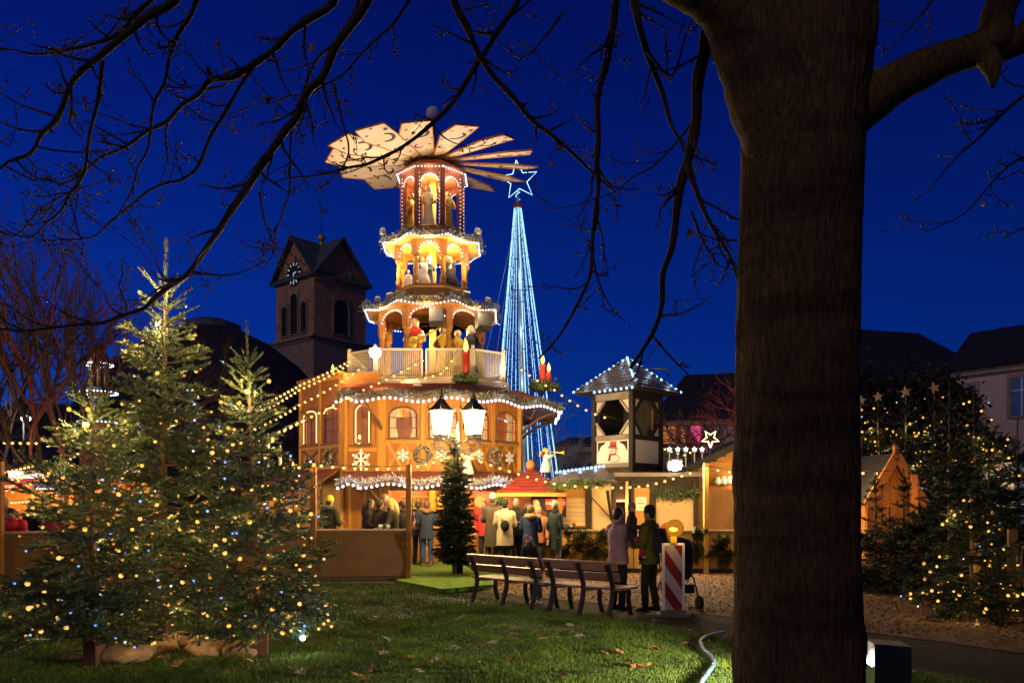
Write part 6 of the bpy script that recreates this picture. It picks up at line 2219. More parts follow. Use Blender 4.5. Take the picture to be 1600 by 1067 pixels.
LT, MT, RTt = gp(147, 1040), gp(252, 1003), gp(408, 1027)
t1, tip1 = fir('left of the three lit fir trees on the lawn, broad, with a bare pale leader', LT, 3.02, 1.22, 21, whorl=.15, nb=9, z0=.42, leader=.42, lean=-.03)
t2, tip2 = fir('tallest fir tree on the lawn, middle of the lit three, with long leader', MT, 4.85, 1.20, 22, whorl=.185, nb=9, z0=.75, leader=.72, lean=.06, step=.015, ln=.036, wd=.012)
t3, tip3 = fir('right of the three lit fir trees on the lawn, slim, one low branch reaching right', RTt, 3.62, .98, 23, whorl=.155, nb=9, z0=.45, leader=.5, lean=-.16)
front = lambda p: True
for T_, q, lab in ((LT, (-.03, -.08, 2.45), 'left'), (MT, (.05, -.10, 3.75), 'middle'), (MT, (.02, -.12, 4.2), 'upper middle'), (RTt, (-.12, -.10, 2.85), 'right')):  # bulbs added near the treetops to brighten the upper shoots
    t_ = thing('fill_bulb', 'added amber fill lamp near the top of the ' + lab.replace('upper ', '') + ' lawn fir' + (', upper one' if 'upper' in lab else ''), 'lamp', T_ + V(*q))
    mb = MB(); mb.ball((0, 0, 0), .026, 10, 6); mb.build('bulb', bulb_m, t_)
    mb = MB(); mb.tube([(0, 0, .02), (0, .05, .10)], .006, 4); mb.build('cable', cable_m, t_)
    lamp(t_, (0, -.16, .02), 30, (1, .72, .30), .05)
fairy_lights('amber and blue fairy lights wound round the left lawn fir', LT, tip1, 220, 1, .016, 5, 1.7)
fairy_lights('amber fairy lights wound round the tallest middle lawn fir', MT, tip2, 240, 2, .016, 5, 2.1)
fairy_lights('amber and blue fairy lights wound round the slim right lawn fir', RTt, tip3, 220, 3, .016, 5, 1.7)
socket('rusty steel tree socket with wooden wedges under the left lawn fir', LT)
socket('rusty steel tree socket under the tallest middle lawn fir', MT)
socket('rusty steel tree socket with a pale wedge under the right lawn fir', RTt)
# low reaching branch of the right tree with a bright blue white lamp at its end
rngb = np.random.default_rng(9)
A_, B_ = [], []
o_ = np.array([0, 0, .5])
tipb = np.array(tuple(P(540, 962, 8.5) - RTt))
tipb0 = tipb
for i in range(8):
    a = o_ + (tipb - o_) * (i / 8) - np.array([0, 0, .16 * math.sin(PI * i / 8)]); b = o_ + (tipb - o_) * ((i + 1) / 8) - np.array([0, 0, .16 * math.sin(PI * (i + 1) / 8)])
    A_.append(a); B_.append(b)
    for s in (-1, 1):
        if i > 1:
            A_.append(b); B_.append(b + np.array([.14, s * .11, .06 * rngb.normal()]) * (1.2 - i * .07))
v, f_ = needles(np.array(A_), np.array(B_), .010, .024, .0055, rngb)
br = np_mesh('low_branch', v, f_, needle, t3, kind='stuff')
bl = P(473, 996, 8.55)
t = thing('spot_bulb', 'single dazzling blue white lamp near the grass right of the slim fir', 'lamp', bl)
mb = MB(); mb.ball((0, 0, 0), .032, 10, 6); mb.build('bulb', glow('dazzling blue lamp', (.55, .78, 1), 6), t)
mb = MB(); mb.tube(smooth_path([(0, 0, .03), (.03, 0, .1), (-.05, 0, .02), (-.13, 0, -.16), (-.3, 0, -.22)], 4), .006, 4); mb.build('cable', cable_m, t)
lamp(t, (0, -.08, .05), 5, (.6, .8, 1), .04)
t = thing('fairy_lights', 'short string of amber lamps on the low branch reaching right', 'fairy lights', P(512, 975, 8.45))
for i, (px, py) in enumerate(((498, 982), (506, 974), (513, 969), (518, 978), (455, 985), (430, 983))):
    link('bulb', FAIRY[.016][0], t, P(px, py, 8.45) - t.location)

# burlap sacks round the sockets
burlap = mat('tan burlap', (.33, .20, .095), .9, .4, 16, .9, dist=.02, detail=8)


def sack(label, loc, L, W, H, rz, seed, neck=True):
    t = thing('sand_sack', label, 'sack', loc, rz)
    rng = random.Random(seed)
    n, m_ = 18, 12
    vs, fs = [], []
    ph = [rng.uniform(0, 6.28) for _ in range(8)]
    for i in range(m_ + 1):
        u = i / m_
        x = (u - .5) * L
        prof = (math.sin(PI * min(1, u * 1.04 + .02)) ** .48) if not neck else (math.sin(PI * (u ** .85)) ** .5 * (1 - .15 * u) + (.16 if u > .88 else 0))
        for j in range(n):
            a = 2 * PI * j / n
            wob = 1 + .06 * math.sin(11 * a + 13 * u + ph[4]) * math.sin(6 * u + ph[5]) + .07 * math.sin(3 * a + ph[0] + 4 * u) + .05 * math.sin(5 * a + ph[1] - 7 * u) + .05 * math.sin(9 * u + ph[2] + 2 * a) + .03 * math.sin(17 * u + ph[3] + a)
            y = math.cos(a) * W / 2 * prof * wob
            z = math.sin(a) * H / 2 * prof * wob
            z = max(z, -H * .32) + H * .33
            vs.append((x, y, z))
    for i in range(m_):
        for j in range(n):
            fs.append((i * n + j, i * n + (j + 1) % n, (i + 1) * n + (j + 1) % n, (i + 1) * n + j))
    fs += [list(range(n))[::-1], list(range(m_ * n, (m_ + 1) * n))]
    mb = MB(); mb.add(vs, fs, True); o = mb.build('cloth_bag', burlap, t)
    sub_ = o.modifiers.new('s', 'SUBSURF'); sub_.levels = 1; sub_.render_levels = 1
    mb = MB(); mb.tube([(L * .40 + .01 * math.cos(a), W * .18 * math.cos(a), H * .30 + H * .2 * math.sin(a)) for a in np.linspace(0, 2 * PI, 12)], .008, 4); mb.build('tie_cord', mat('pale cord', (.5, .42, .3)), t)
    return t


sack('front tan sack slumped right of the left tree socket', gp(190, 1036), .62, .40, .25, R(190), 1)
sack('second tan sack behind the front one under the firs', gp(228, 1022), .66, .44, .26, R(20), 2)
sack('tan sack with a knotted end right of the middle tree socket', gp(280, 1010), .60, .40, .23, R(170), 3)
sack('dark shaded sack under the right fir, left of its socket', gp(335, 1024), .66, .42, .22, R(8), 4)
sack('small sack lying close to the right tree socket', gp(378, 1026), .48, .34, .22, R(-20), 5)
sack('flat sack end poking out left of the left tree socket', gp(122, 1032), .34, .24, .12, R(200), 6)
sack('pale sack behind the left socket under low branches', gp(215, 1002), .5, .36, .2, R(30), 7)
t = thing('fabric_knot', 'bundle of pale rope and cloth between the sacks below the middle fir', 'rope', gp(262, 1016) + V(0, 0, .1))
mb = MB(); mb.tube([(.10 * math.cos(a * 1.0) * (1 + .2 * math.sin(3 * a)), .05 * math.sin(2.3 * a), .08 * math.sin(a * 1.7)) for a in np.linspace(0, 13, 60)], .014, 5); mb.build('rope', mat('pale cord', (.5, .42, .3)), t)

# narrow fir tied to the street lamp, and one behind the left fence post
nf = needle
tf, _ = fir('narrow fir tree tied to the foot of the street lamp post', V(lp.x - .06, lp.y - .16, .12), 3.3, .52, 31, whorl=.085, nb=10, step=.018, ln=.045, wd=.013, z0=.35, leader=.2, top_pow=.7, upsweep=1.3, sub=1.3, m=needle_far)
tf, tipf = fir('slim fir tree standing behind the fence post left of the pyramid', V(gpx(487, 17.9), 17.9, .0), 2.75, .6, 32, whorl=.2, nb=7, step=.02, ln=.036, wd=.010, z0=.4, leader=.4)

# ------------------------------------------------------------------ firs on the right
ST = 'star topped firs behind the right hut'
for i, (px, py, d, Rb, sd) in enumerate(((1345, 636, 24.5, .95, 41), (1372, 630, 25.0, 1.0, 42), (1415, 622, 24.0, 1.05, 43), (1460, 616, 24.5, 1.05, 44))):
    q = P(px, py, d); H = q.z - .12; q.z = 0
    lab = ('leftmost star topped fir, close to the trunk edge', 'second star topped fir from the trunk', 'third star topped fir, above the orange hut gable', 'rightmost star topped fir with ice blue lamps near its top')[i]
    tt, tips = fir(lab, q, H + .45, Rb, sd, whorl=.22, nb=8, step=.05, ln=.07, wd=.026, z0=.8, leader=.5, m=needle_far, group=ST, sub=.8)
    fairy_lights('fairy lights on the ' + lab.split(',')[0].replace(' close', ''), q, tips, 55, 50 + i, .024, 12, 6, .05, .22, sel=lambda p, H=H: p[2] > H * .45 and p[1] < .4)
    s = thing('tree_star', 'straw star on the tip of the ' + lab.split(',')[0].split(' with')[0], 'star', P(px, py - 10, d - .05))
    mb = MB(); mb.T = Matrix.Rotation(R(90), 4, 'X'); mb.plate(star2(0, 0, .17, 5, PI / 2 + .1 * i), Matrix.Translation((0, 0, -.02)), .04); mb.build('star_plate', mat('straw star', (.55, .36, .16), .6, .15, 6, .1), s)
    mb = MB(); mb.tube([(0, 0, -.12), (0, 0, -.4)], .012, 4); mb.build('stem', pine, s)
BIG = 'big dark firs on the right'
for i, (px, py, d, Rb, sd, lab) in enumerate(((1484, 597, 14.0, 1.05, 61, 'big dark fir with several pale leaders right of the orange hut'), (1522, 602, 14.6, 1.25, 62, 'big dark fir with lights in its upper right half'),
                                               (1590, 655, 15.5, 1.1, 63, 'dark fir at the right picture edge below the pink house'), (1545, 700, 12.6, .95, 64, 'dark unlit fir behind the wooden stakes'))):
    q = P(px, py, d); H = q.z; q.z = 0
    tt, tips = fir(lab, q, H, Rb, sd, whorl=.17, nb=9, step=.03, ln=.044, wd=.017, z0=.3, leader=.6, m=needle_far, group=BIG, sub=.8)
    if i == 1:
        fairy_lights('fairy lights on the upper half of the big dark fir', q, tips, 36, 70, .016, 12, 2.0, .05, .2, sel=lambda p, H=H: p[2] > H * .60 and p[0] > -.2)
    if i == 2:
        fairy_lights('cold white fairy lights on the dark fir at the right picture edge', q, tips, 40, 71, .016, 0, 2, .0, .6, sel=lambda p, H=H: p[2] > H * .5)
q = P(1518, 788, 11.4); H = q.z; q.z = 0
tt, tips = fir('small fir with amber lights in front of the wooden stakes', q, H + .25, 1.0, 65, whorl=.14, nb=9, step=.014, ln=.034, wd=.011, z0=.25, leader=.3, m=needle_far)
fairy_lights('amber fairy lights on the small fir before the wooden stakes', q, tips, 110, 72, .016, 5, 1.6, .10, .04, sel=lambda p: p[1] < .3)
for i, (px, py, d, Rb, sd, lab) in enumerate(((1390, 800, 15.5, 1.3, 66, 'low black fir before the dark fence right of the trunk'), (1448, 790, 14.8, 1.1, 67, 'low black fir left of the small lit fir'), (1368, 745, 16.4, .5, 68, 'thin sparse sapling fir in front of the orange hut, left one'), (1412, 740, 16.2, .45, 69, 'thin sparse sapling fir in front of the orange hut, right one'))):
    q = P(px, py, d); H = q.z; q.z = 0
    fir(lab, q, H + .1, Rb, sd, whorl=.14 if i < 2 else .34, nb=9 if i < 2 else 4, step=.032, ln=.044, wd=.017, z0=.2, leader=.3, m=needle_far, sub=1.0 if i < 2 else .6)
# wooden stakes
t = thing('stake_fence', 'row of rough leaning wooden stakes at the right edge', 'fence', V(gpx(1534, 11.8), 11.8, 0))
rk = random.Random(2)
for i in range(12):
    x = i * .065 + rk.uniform(-.01, .01)
    mb = MB(); h = rk.uniform(.75, 1.05)
    mb.tube([(x, rk.uniform(-.1, .1), 0), (x + rk.uniform(-.05, .02), rk.uniform(-.05, .05), h * .6), (x + rk.uniform(-.1, .03), 0, h)], [.028, .026, .016], 6)
    mb.build('stake', mat('rough stake', (.12, .07, .035), .85, .4, 8, .4), t)
mb = MB(); mb.box((-.1, -.05, .55), (.09, .04, 1.1)); mb.build('lit_board', ply, t)
mb = MB(); mb.box((.52, .1, .65), (.14, .04, 1.3)); mb.build('tall_board', oak_dark, t)

# dark hedge trees behind the star firs (leaf masses)
leaf_dark = mat('dark leaves', (.016, .018, .012), .6, .4, 3, 0)


def leafy(label, loc, H, Rc, seed, n=9000, ls=.16):
    t = thing('dark_tree', label, 'tree', loc)
    rng = np.random.default_rng(seed)
    cl = rng.normal(0, 1, (40, 3)); cl /= np.linalg.norm(cl, axis=1)[:, None]
    cl *= rng.random((40, 1)) ** .4
    c = cl[rng.integers(0, 40, n)] * np.array([Rc, Rc, H * .36]) + rng.normal(0, .32 * Rc * .5, (n, 3)) + np.array([0, 0, H * .6])
    d = rng.normal(0, 1, (n, 3)); d /= np.linalg.norm(d, axis=1)[:, None]
    w = np.cross(d, rng.normal(0, 1, (n, 3))); w /= np.linalg.norm(w, axis=1)[:, None]
    v = np.concatenate([c - w * ls * .4, c + d * ls, c + w * ls * .4, c - d * ls * .8])
    k = np.arange(n)
    np_mesh('crown', v, np.stack([k, k + n, k + 2 * n, k + 3 * n], 1), leaf_dark, t, kind='stuff')
    mb = MB(); mb.tube([(0, 0, 0), (.1, 0, H * .4), (0, .1, H * .8)], [.22, .16, .05], 7); mb.build('trunk', twig_m, t)


leafy('dark dense tree towering behind the star topped firs', V(gpx(1462, 33), 33, 0), 7.8, 1.7, 1)
leafy('dark tree just right of the trunk behind the star topped firs', V(gpx(1375, 36), 36, 0), 8.2, 2.6, 2, 12000)
leafy('dark tree between trunk and star firs, lower and broad', V(gpx(1440, 34), 34, 0), 7.2, 2.2, 3)
leafy('dark shrubby tree against the pink house wall', V(gpx(1545, 30), 30, 0), 4.6, .9, 4, 5000)


# ------------------------------------------------------------------ bare trees
def bare_tree(label, loc, H, seed, m, rad=.2, spread=.55, levels=6, group=None, lean=(0, 0), nsplit=(2, 3), sides=4):
    t = thing('bare_tree', label, 'tree', loc, 0, group)
    rng = random.Random(seed)
    mb = MB()
    tr = MB()

    def grow(p, d, L, r, lv):
        pts = [p]
        q = p.copy(); dd = d.copy()
        n = 4 if lv < 3 else 3
        for i in range(n):
            dd = (dd + V(rng.gauss(0, .10), rng.gauss(0, .10), rng.gauss(.03, .07))).normalized()
            q = q + dd * (L / n)
            pts.append(q.copy())
        (tr if lv == 0 else mb).tube(pts, [lerp(r, r * .66, i / n) for i in range(n + 1)], 8 if lv == 0 else (sides if lv < 4 else 3), True, False)
        if lv >= levels:
            return
        k = rng.randint(*nsplit) + (1 if lv in (1, 2) else 0)
        for i in range(k):
            a = rng.uniform(0, 6.28)
            sp_ = spread * rng.uniform(.6, 1.3)
            u = dd.orthogonal().normalized(); w = dd.cross(u)
            nd = (dd * math.cos(sp_) + (u * math.cos(a) + w * math.sin(a)) * math.sin(sp_)).normalized()
            st_ = pts[-1] if i < 2 else pts[rng.randint(1, len(pts) - 1)]
            grow(st_, nd, L * rng.uniform(.62, .86), r * .62, lv + 1)

    grow(V(0, 0, 0), V(lean[0], lean[1], 1).normalized(), H * .28, rad, 0)
    tr.build('trunk', m, t)
    o = mb.build('crown', m, t); o['kind'] = 'stuff'
    return t


bk = mat('bare tree bark', (.10, .065, .045), .85, .3, 6, .3)
BT = 'bare trees by the left stalls'
for i, (px, d, H, sd, lab) in enumerate(((58, 34, 15.0, 1, 'bare dark tree at the far left with upright limbs'), (78, 32, 12.5, 2, 'bare tree lit red from below, left one of the pair'), (98, 33, 13.0, 3, 'bare tree lit red from below, right one of the pair'), (10, 36, 14, 4, 'bare tree cut by the left picture edge'), (38, 41, 13, 5, 'bare slender tree beside the distant small pyramid'))):
    bare_tree(lab, V(gpx(px, d), d, 0), H, sd, bk, .20, .42, 6, BT)
for i, (px, py, d) in enumerate(((70, 740, 30.8), (92, 735, 31.4), (84, 752, 30.2))):
    q = P(px, py, d); q.z = .7
    t = thing('red_uplight', ('left', 'right', 'front')[i] + ' red uplighter at the foot of the bare trees', 'uplight', q)
    mb = MB(); mb.lathe([(.1, -.12), (.14, 0), (.12, .02)], n=10); mb.build('housing', dark_metal, t)
    mb = MB(); mb.lathe([(.11, .022), (.11, .03)], n=10); mb.build('lens', glow('red lens', (1, .02, .02), 3), t)
    mb = MB(); mb.tube([(0, 0, -.12), (0, 0, -.7)], .03, 5); mb.build('spike', dark_metal, t)
    lamp(t, (0, 0, .12), 520, (1, .02, .03), .1, 'SPOT', (.0 - (.05 if i else -.1), .45, 1.6), 75, .8)
bt_r = bare_tree('bare spreading tree glowing red behind the gabled stall', V(gpx(1150, 30), 30, 0), 8.6, 8, bk, .24, .60, 6)
bare_tree('bare tree glowing red, second one nearer the pale house', V(gpx(1118, 34), 34, 0), 7.6, 9, bk, .2, .6, 6)
q = V(gpx(1128, 29), 29, 2.9)
t = thing('red_uplight', 'red floodlight on a short mast below the right bare trees', 'uplight', q)
mb = MB(); mb.lathe([(.1, -.12), (.14, 0), (.12, .02)], n=10); mb.build('housing', dark_metal, t)
mb = MB(); mb.tube([(0, 0, -.12), (0, 0, -2.9)], .04, 5); mb.build('mast', dark_metal, t)
mb = MB(); mb.lathe([(.11, .022), (.11, .03)], n=10); mb.build('lens', MATS['red lens'], t)
lamp(t, (0, 0, .12), 900, (1, .07, .10), .15, 'SPOT', (.6, .8, 2.2), 140, .5)
for i, (px, d, H, sd, lab) in enumerate(((880, 33, 6.6, 11, 'pale thin bare tree between the light cone and the turret, left one'), (908, 35, 6.0, 12, 'pale thin bare tree between the light cone and the turret, right one'))):
    bare_tree(lab, V(gpx(px, d), d, 0), H, sd, mat('pale bare bark', (.22, .20, .18), .8, .2, 6, .2), .09, .34, 6)
bare_tree('distant bare tree crown behind the pyramid left of the light cone', V(gpx(770, 60), 60, 0), 17, 14, bk, .3, .5, 6)

# ------------------------------------------------------------------ the big tree in front
D0 = 4.3
TR = V(gpx(1247, D0), D0, 0)
big = thing('big_tree', 'big old tree in the foreground with a thick grey brown trunk and bare overhanging branches', 'tree', TR)
rng = np.random.default_rng(77)
zs = np.linspace(-.1, 5.6, 300)
nseg = 220
leftx = np.interp(zs, [-.1, .2, .66, 1.26, 2.3, 2.96, 3.55, 3.9, 4.35, 4.9, 5.6], [1148, 1150, 1151, 1150, 1150, 1156, 1160, 1161, 1164, 1150, 1140])
rightx = np.interp(zs, [-.1, .2, .66, 1.26, 2.3, 2.96, 3.55, 3.9, 4.35, 4.9, 5.6], [1372, 1362, 1347, 1340, 1336, 1340, 1346, 1356, 1366, 1366, 1370])
sc_ = D0 / F
th = np.linspace(0, 2 * PI, nseg, endpoint=False)
from mathutils import noise as mnoise
Vt = np.zeros((len(zs), nseg, 3))
for i, z in enumerate(zs):
    cx = ((leftx[i] + rightx[i]) / 2 - 1247) * sc_
    rr = (rightx[i] - leftx[i]) / 2 * sc_
    for j in range(nseg):
        c, s = math.cos(th[j]), math.sin(th[j])
        n3 = mnoise.noise(Vector((c * 1.8, s * 1.8, z * 1.5)))
        w_ = .5 * mnoise.noise(Vector((c * 3, s * 3, z * 5)))
        f1 = abs(mnoise.noise(Vector((c * 11 + w_, s * 11 + w_, z * 2.4))))
        f2 = abs(mnoise.noise(Vector((c * 26 + w_, s * 26, z * 4.5 + w_))))
        f3 = mnoise.noise(Vector((c * 55, s * 55, z * 22)))
        band = mnoise.noise(Vector((c * 1.3, s * 1.3, z * 6.0)))
        scar = max(0, mnoise.noise(Vector((c * 2.6 + 7, s * 2.6, z * 2.4))) - .38)
        r = rr * (1 + .024 * n3 - .020 * (1 - min(1, f1 * 5)) - .014 * (1 - min(1, f2 * 4)) + .008 * f3) - .012 * max(0, band - .25) + .05 * scar * rr / .33
        Vt[i, j] = (cx + r * c, r * s * .96, z)
idx = np.arange(len(zs) * nseg).reshape(len(zs), nseg)
q4 = np.stack([idx[:-1], np.roll(idx[:-1], -1, 1), np.roll(idx[1:], -1, 1), idx[1:]], -1).reshape(-1, 4)
np_mesh('trunk', Vt.reshape(-1, 3), q4, bark, big, smooth=True)


def bark_limb(name, pts, rad, n=14, seed=1, parent=None, k=6, rough=.05):
    pts = [Vector(p) - TR for p in pts]
    line = smooth_path(pts, k)
    rr = np.interp(np.linspace(0, len(pts) - 1, len(line)), np.arange(len(pts)), rad)
    rg2 = random.Random(seed)
    rr = [r * (1 + rg2.uniform(-rough, rough)) for r in rr]
    mb = MB(); mb.tube(line, rr, n)
    return mb.build(name, bark if max(rad) > .045 else twig_m, parent or big), line, rr


bark_limb('limb', [P(1270, 215, 4.3), P(1335, 172, 4.28), P(1400, 130, 4.2), P(1470, 96, 4.1), P(1545, 68, 4.0), P(1560, 20, 4.0), P(1600, -70, 4.1), P(1660, -180, 4.2)], [.15, .135, .108, .088, .085, .08, .07, .06], 16, 2)
bark_limb('limb', [P(1530, 75, 4.02), P(1580, 70, 4.0), P(1640, 20, 3.9), P(1720, -60, 3.9)], [.075, .07, .06, .05], 12, 3)
bark_limb('stub', [P(1535, 78, 4.0), P(1549, 104, 3.98), P(1552, 136, 3.96)], [.075, .048, .012], 10, 4)
bark_limb('limb', [P(1270, 330, 4.28), P(1222, 190, 4.2), P(1175, 85, 4.12), P(1122, 8, 4.05), P(1060, -25, 4.0), P(960, -70, 4.0), P(820, -130, 4.2), P(600, -170, 4.6), P(400, -190, 5.0), P(200, -190, 5.4)], [.20, .235, .19, .12, .098, .09, .08, .07, .06, .045], 18, 5)
bark_limb('limb', [P(1270, 20, 4.3), P(1265, -150, 4.3), P(1290, -420, 4.3), P(1260, -700, 4.4)], [.30, .27, .22, .15], 16, 6)

TW = np.random.default_rng(5)
twigs = MB()
buds = MB()


def twigify(line, rr, seed, dens=5.5, Lm=.55, lv=0):
    """side twigs with knuckles and buds along a branch"""
    rg2 = random.Random(seed)
    L = sum((b - a).length for a, b in zip(line[:-1], line[1:]))
    n = int(L * dens)
    m_ = len(line)
    for i in range(n):
        u = rg2.uniform(.08, 1.0)
        k = min(m_ - 2, int(u * (m_ - 1)))
        p = line[k].lerp(line[k + 1], rg2.random())
        d0 = (line[k + 1] - line[k]).normalized()
        d = (d0 * rg2.uniform(.2, .9) + V(rg2.gauss(0, .7), rg2.gauss(0, .35), rg2.gauss(-.12, .55))).normalized()
        l_ = Lm * rg2.uniform(.25, 1.0) * (.6 + .6 * u)
        nseg_ = 5
        pts = [p]; q = p.copy()
        for s in range(nseg_):
            d = (d + V(rg2.gauss(0, .22), rg2.gauss(0, .12), rg2.gauss(.10, .18))).normalized()
            q = q + d * l_ / nseg_
            pts.append(q.copy())
        r0 = min(rr[min(k, len(rr) - 1)] * .6, .0105 if lv == 0 else .006)
        twigs.tube(pts, [lerp(r0, .0026, s / nseg_) for s in range(nseg_ + 1)], 4 if lv == 0 else 3, True, False)
        for s in range(2, nseg_ + 1):
            if rg2.random() < .75:
                dd = V(rg2.gauss(0, 1), rg2.gauss(0, .6), rg2.gauss(.2, .8)).normalized()
                bl_ = rg2.uniform(.015, .055)
                twigs.tube([pts[s], pts[s] + dd * bl_], [.0042, .0028], 3, True, False)
                if rg2.random() < .35:
                    buds.ball(pts[s] + dd * bl_, rg2.uniform(.006, .010), 5, 3)
        if lv == 0 and rg2.random() < .8:
            twigify(pts, [.004] * len(pts), rg2.randint(0, 10 ** 6), 6.5, l_ * .75, 1)


def B(px, d0, d1, rad, seed, dens=5.0, Lm=.5):
    """hanging branch: photo direction points with a distance running from d0 to d1"""
    n = len(px)
    pts = [P(x, y, lerp(d0, d1, i / (n - 1))) for i, (x, y) in enumerate(px)]
    rgk = random.Random(seed * 7)
    fine = []
    for a, b in zip(pts[:-1], pts[1:]):
        fine.append(a)
        k = max(1, int((b - a).length / .13))
        for i in range(1, k):
            fine.append(a.lerp(b, i / k) + V(rgk.gauss(0, .011), rgk.gauss(0, .012), rgk.gauss(0, .011)))
    pts = fine + [pts[-1]]
    n = len(pts)
    o, line, rr = bark_limb('branch', pts, list(np.linspace(rad * .72, rad * .2, n)), 7, seed, None, 3, .12)
    twigify(line, rr, seed, dens * 1.5, Lm * 1.15)


B([(1125, -30), (1107, 40), (1090, 130), (1075, 250), (1055, 350), (1035, 430), (1020, 520), (985, 575)], 4.1, 4.9, .056, 11, 3.2, .42)
B([(1074, 255), (1085, 290), (1105, 340), (1140, 400), (1156, 450)], 4.4, 4.5, .028, 12, 4.5, .4)
B([(1020, 525), (1050, 560), (1090, 600), (1125, 640)], 4.85, 5.2, .010, 13, 4, .25)
B([(990, -40), (992, 10), (1010, 80), (1035, 145), (1070, 235)], 4.4, 4.5, .036, 14, 4, .45)
B([(968, -60), (960, 20), (945, 110), (935, 210), (930, 330), (922, 430), (900, 480), (870, 530), (842, 560)], 4.5, 5.3, .034, 15, 4.2, .5)
B([(926, 400), (935, 440), (955, 480), (985, 510)], 4.9, 5.1, .012, 16, 5, .3)
B([(690, -60), (712, 10), (745, 80), (800, 150), (860, 210), (905, 250), (960, 300)], 4.8, 5.5, .036, 17, 4.2, .45)
B([(835, -50), (805, 10), (760, 80), (700, 170), (650, 215), (600, 245), (545, 262), (490, 275), (430, 285)], 5.0, 5.8, .028, 18, 4.5, .4)
B([(600, -70), (575, 0), (505, 120), (425, 235), (345, 355), (292, 430), (225, 482), (160, 505), (80, 512), (-20, 520)], 4.6, 5.6, .042, 19, 4.2, .5)
B([(540, -60), (520, 5), (455, 50), (390, 105), (310, 148), (230, 205), (160, 245), (90, 290)], 4.7, 5.4, .036, 20, 5.5, .5)
B([(300, -50), (270, 5), (205, 48), (160, 85), (115, 125), (90, 185), (48, 240), (-10, 272)], 4.4, 4.9, .040, 21, 5.5, .5)
B([(260, -20), (215, 20), (150, 68), (90, 82), (-20, 76)], 4.5, 4.9, .024, 22, 5, .4)
B([(320, -40), (300, 20), (265, 90), (240, 165), (232, 230), (205, 300), (180, 345)], 4.6, 5.1, .022, 23, 5.5, .45)
B([(160, 95), (155, 150), (140, 210), (132, 270), (95, 330), (50, 370), (0, 352)], 4.7, 5.2, .018, 24, 5, .4)
B([(570, -30), (550, 30), (480, 125), (455, 210), (452, 300), (425, 400), (412, 420)], 5.0, 5.5, .018, 25, 5, .4)
B([(400, 100), (350, 180), (310, 260), (230, 300), (150, 368), (70, 376), (10, 350)], 5.0, 5.6, .018, 26, 5, .4)
B([(520, 130), (535, 190), (545, 240), (520, 280), (490, 300)], 5.1, 5.4, .012, 27, 5, .35)
B([(405, 300), (415, 350), (430, 380), (455, 420), (500, 435), (560, 428)], 5.2, 5.8, .012, 28, 3, .3)
B([(-40, 330), (20, 370), (60, 330), (110, 300), (180, 270)], 5.2, 5.5, .012, 29, 5, .4)
B([(1010, 80), (1050, 120), (1070, 60), (1090, 10)], 4.4, 4.3, .014, 30, 5, .35)
B([(1640, 120), (1580, 165), (1530, 215), (1490, 250), (1450, 300)], 4.3, 4.8, .016, 31, 7, .4)
B([(1660, 230), (1590, 250), (1550, 285), (1505, 335), (1440, 365)], 4.4, 4.8, .012, 32, 7, .35)
B([(1640, 350), (1590, 360), (1560, 380)], 4.6, 4.8, .010, 33, 7, .3)
B([(1480, -40), (1450, 10), (1420, 45), (1390, 75)], 4.3, 4.5, .012, 34, 7, .35)
B([(880, 20), (850, 60), (820, 90), (770, 60), (720, 40)], 5.3, 5.6, .012, 35, 6, .4)
B([(1080, 330), (1100, 380), (1130, 420), (1150, 400)], 4.5, 4.6, .012, 36, 7, .35)
B([(640, 0), (560, 90), (480, 150), (400, 165), (330, 190)], 5.3, 5.7, .014, 37, 6, .4)
B([(1090, 180), (1020, 260), (960, 300), (900, 320), (850, 330)], 4.6, 5.0, .012, 38, 5, .35)
o = twigs.build('twigs', twig_m, big); o['kind'] = 'stuff'
o = buds.build('buds', mat('reddish bud', (.14, .05, .03), .6, .3, 9, 0), big); o['kind'] = 'stuff'
DL = 'dead leaves hanging in the branches'
for i in range(26):
    px, py, d = random.choice([(75, 35, 4.6), (90, 190, 4.8), (135, 160, 4.8), (430, 158, 5.2), (340, 90, 5.0), (165, 50, 4.6), (1140, 200, 4.5), (1075, 350, 4.5), (470, 55, 5.1), (760, 40, 5.2), (860, 235, 5.3), (100, 90, 4.7), (1520, 300, 4.5)])
    o = link('dead_leaf', leaf_me[i % 2], None, P(px + random.uniform(-25, 25), py + random.uniform(-25, 25), d))
    o.rotation_euler = (random.uniform(0, 6), random.uniform(0, 6), random.uniform(0, 6)); s = random.uniform(.3, .6); o.scale = (s, s, s)
    tag(o, ldesc[i % 2].replace('fallen leaf lying on the lawn', 'dead leaf still hanging among the bare branches'), 'leaf', DL + ': ' + ('ochre', 'brown')[i % 2])

# fine leaf litter on the lawn
rngl = np.random.default_rng(12)
n = 900
d = 6.0 * (16.5 / 6.0) ** rngl.random(n); x = (rngl.random(n) - .5) * 1.4 * d
ok = inside(LAWN, x, d); x, d = x[ok], d[ok]; n = len(x)
c = np.stack([x, d, rngl.uniform(.03, .055, n)], 1); a = rngl.random(n) * 6.28; L = rngl.uniform(.008, .024, n)
u = np.stack([np.cos(a) * L, np.sin(a) * L, rngl.normal(0, .3, n) * L], 1); w = np.stack([-np.sin(a) * L, np.cos(a) * L, rngl.normal(0, .4, n) * L], 1) * .6
kk = np.arange(n)
o = np_mesh('leaf_litter', np.concatenate([c - u, c + w, c + u, c - w]), np.stack([kk, kk + n, kk + 2 * n, kk + 3 * n], 1), mat('leaf scraps', (.16, .085, .03), .7, .6, 6, 0, col2=(.32, .24, .14)))
tag(o, 'small scraps of dead leaf scattered over the lawn', 'leaf litter'); o['kind'] = 'stuff'
# ------------------------------------------------------------------ people
SKIN_JOBS = []
skin_m = mat('skin', (.50, .29, .19), .55, .10, 12, .05)


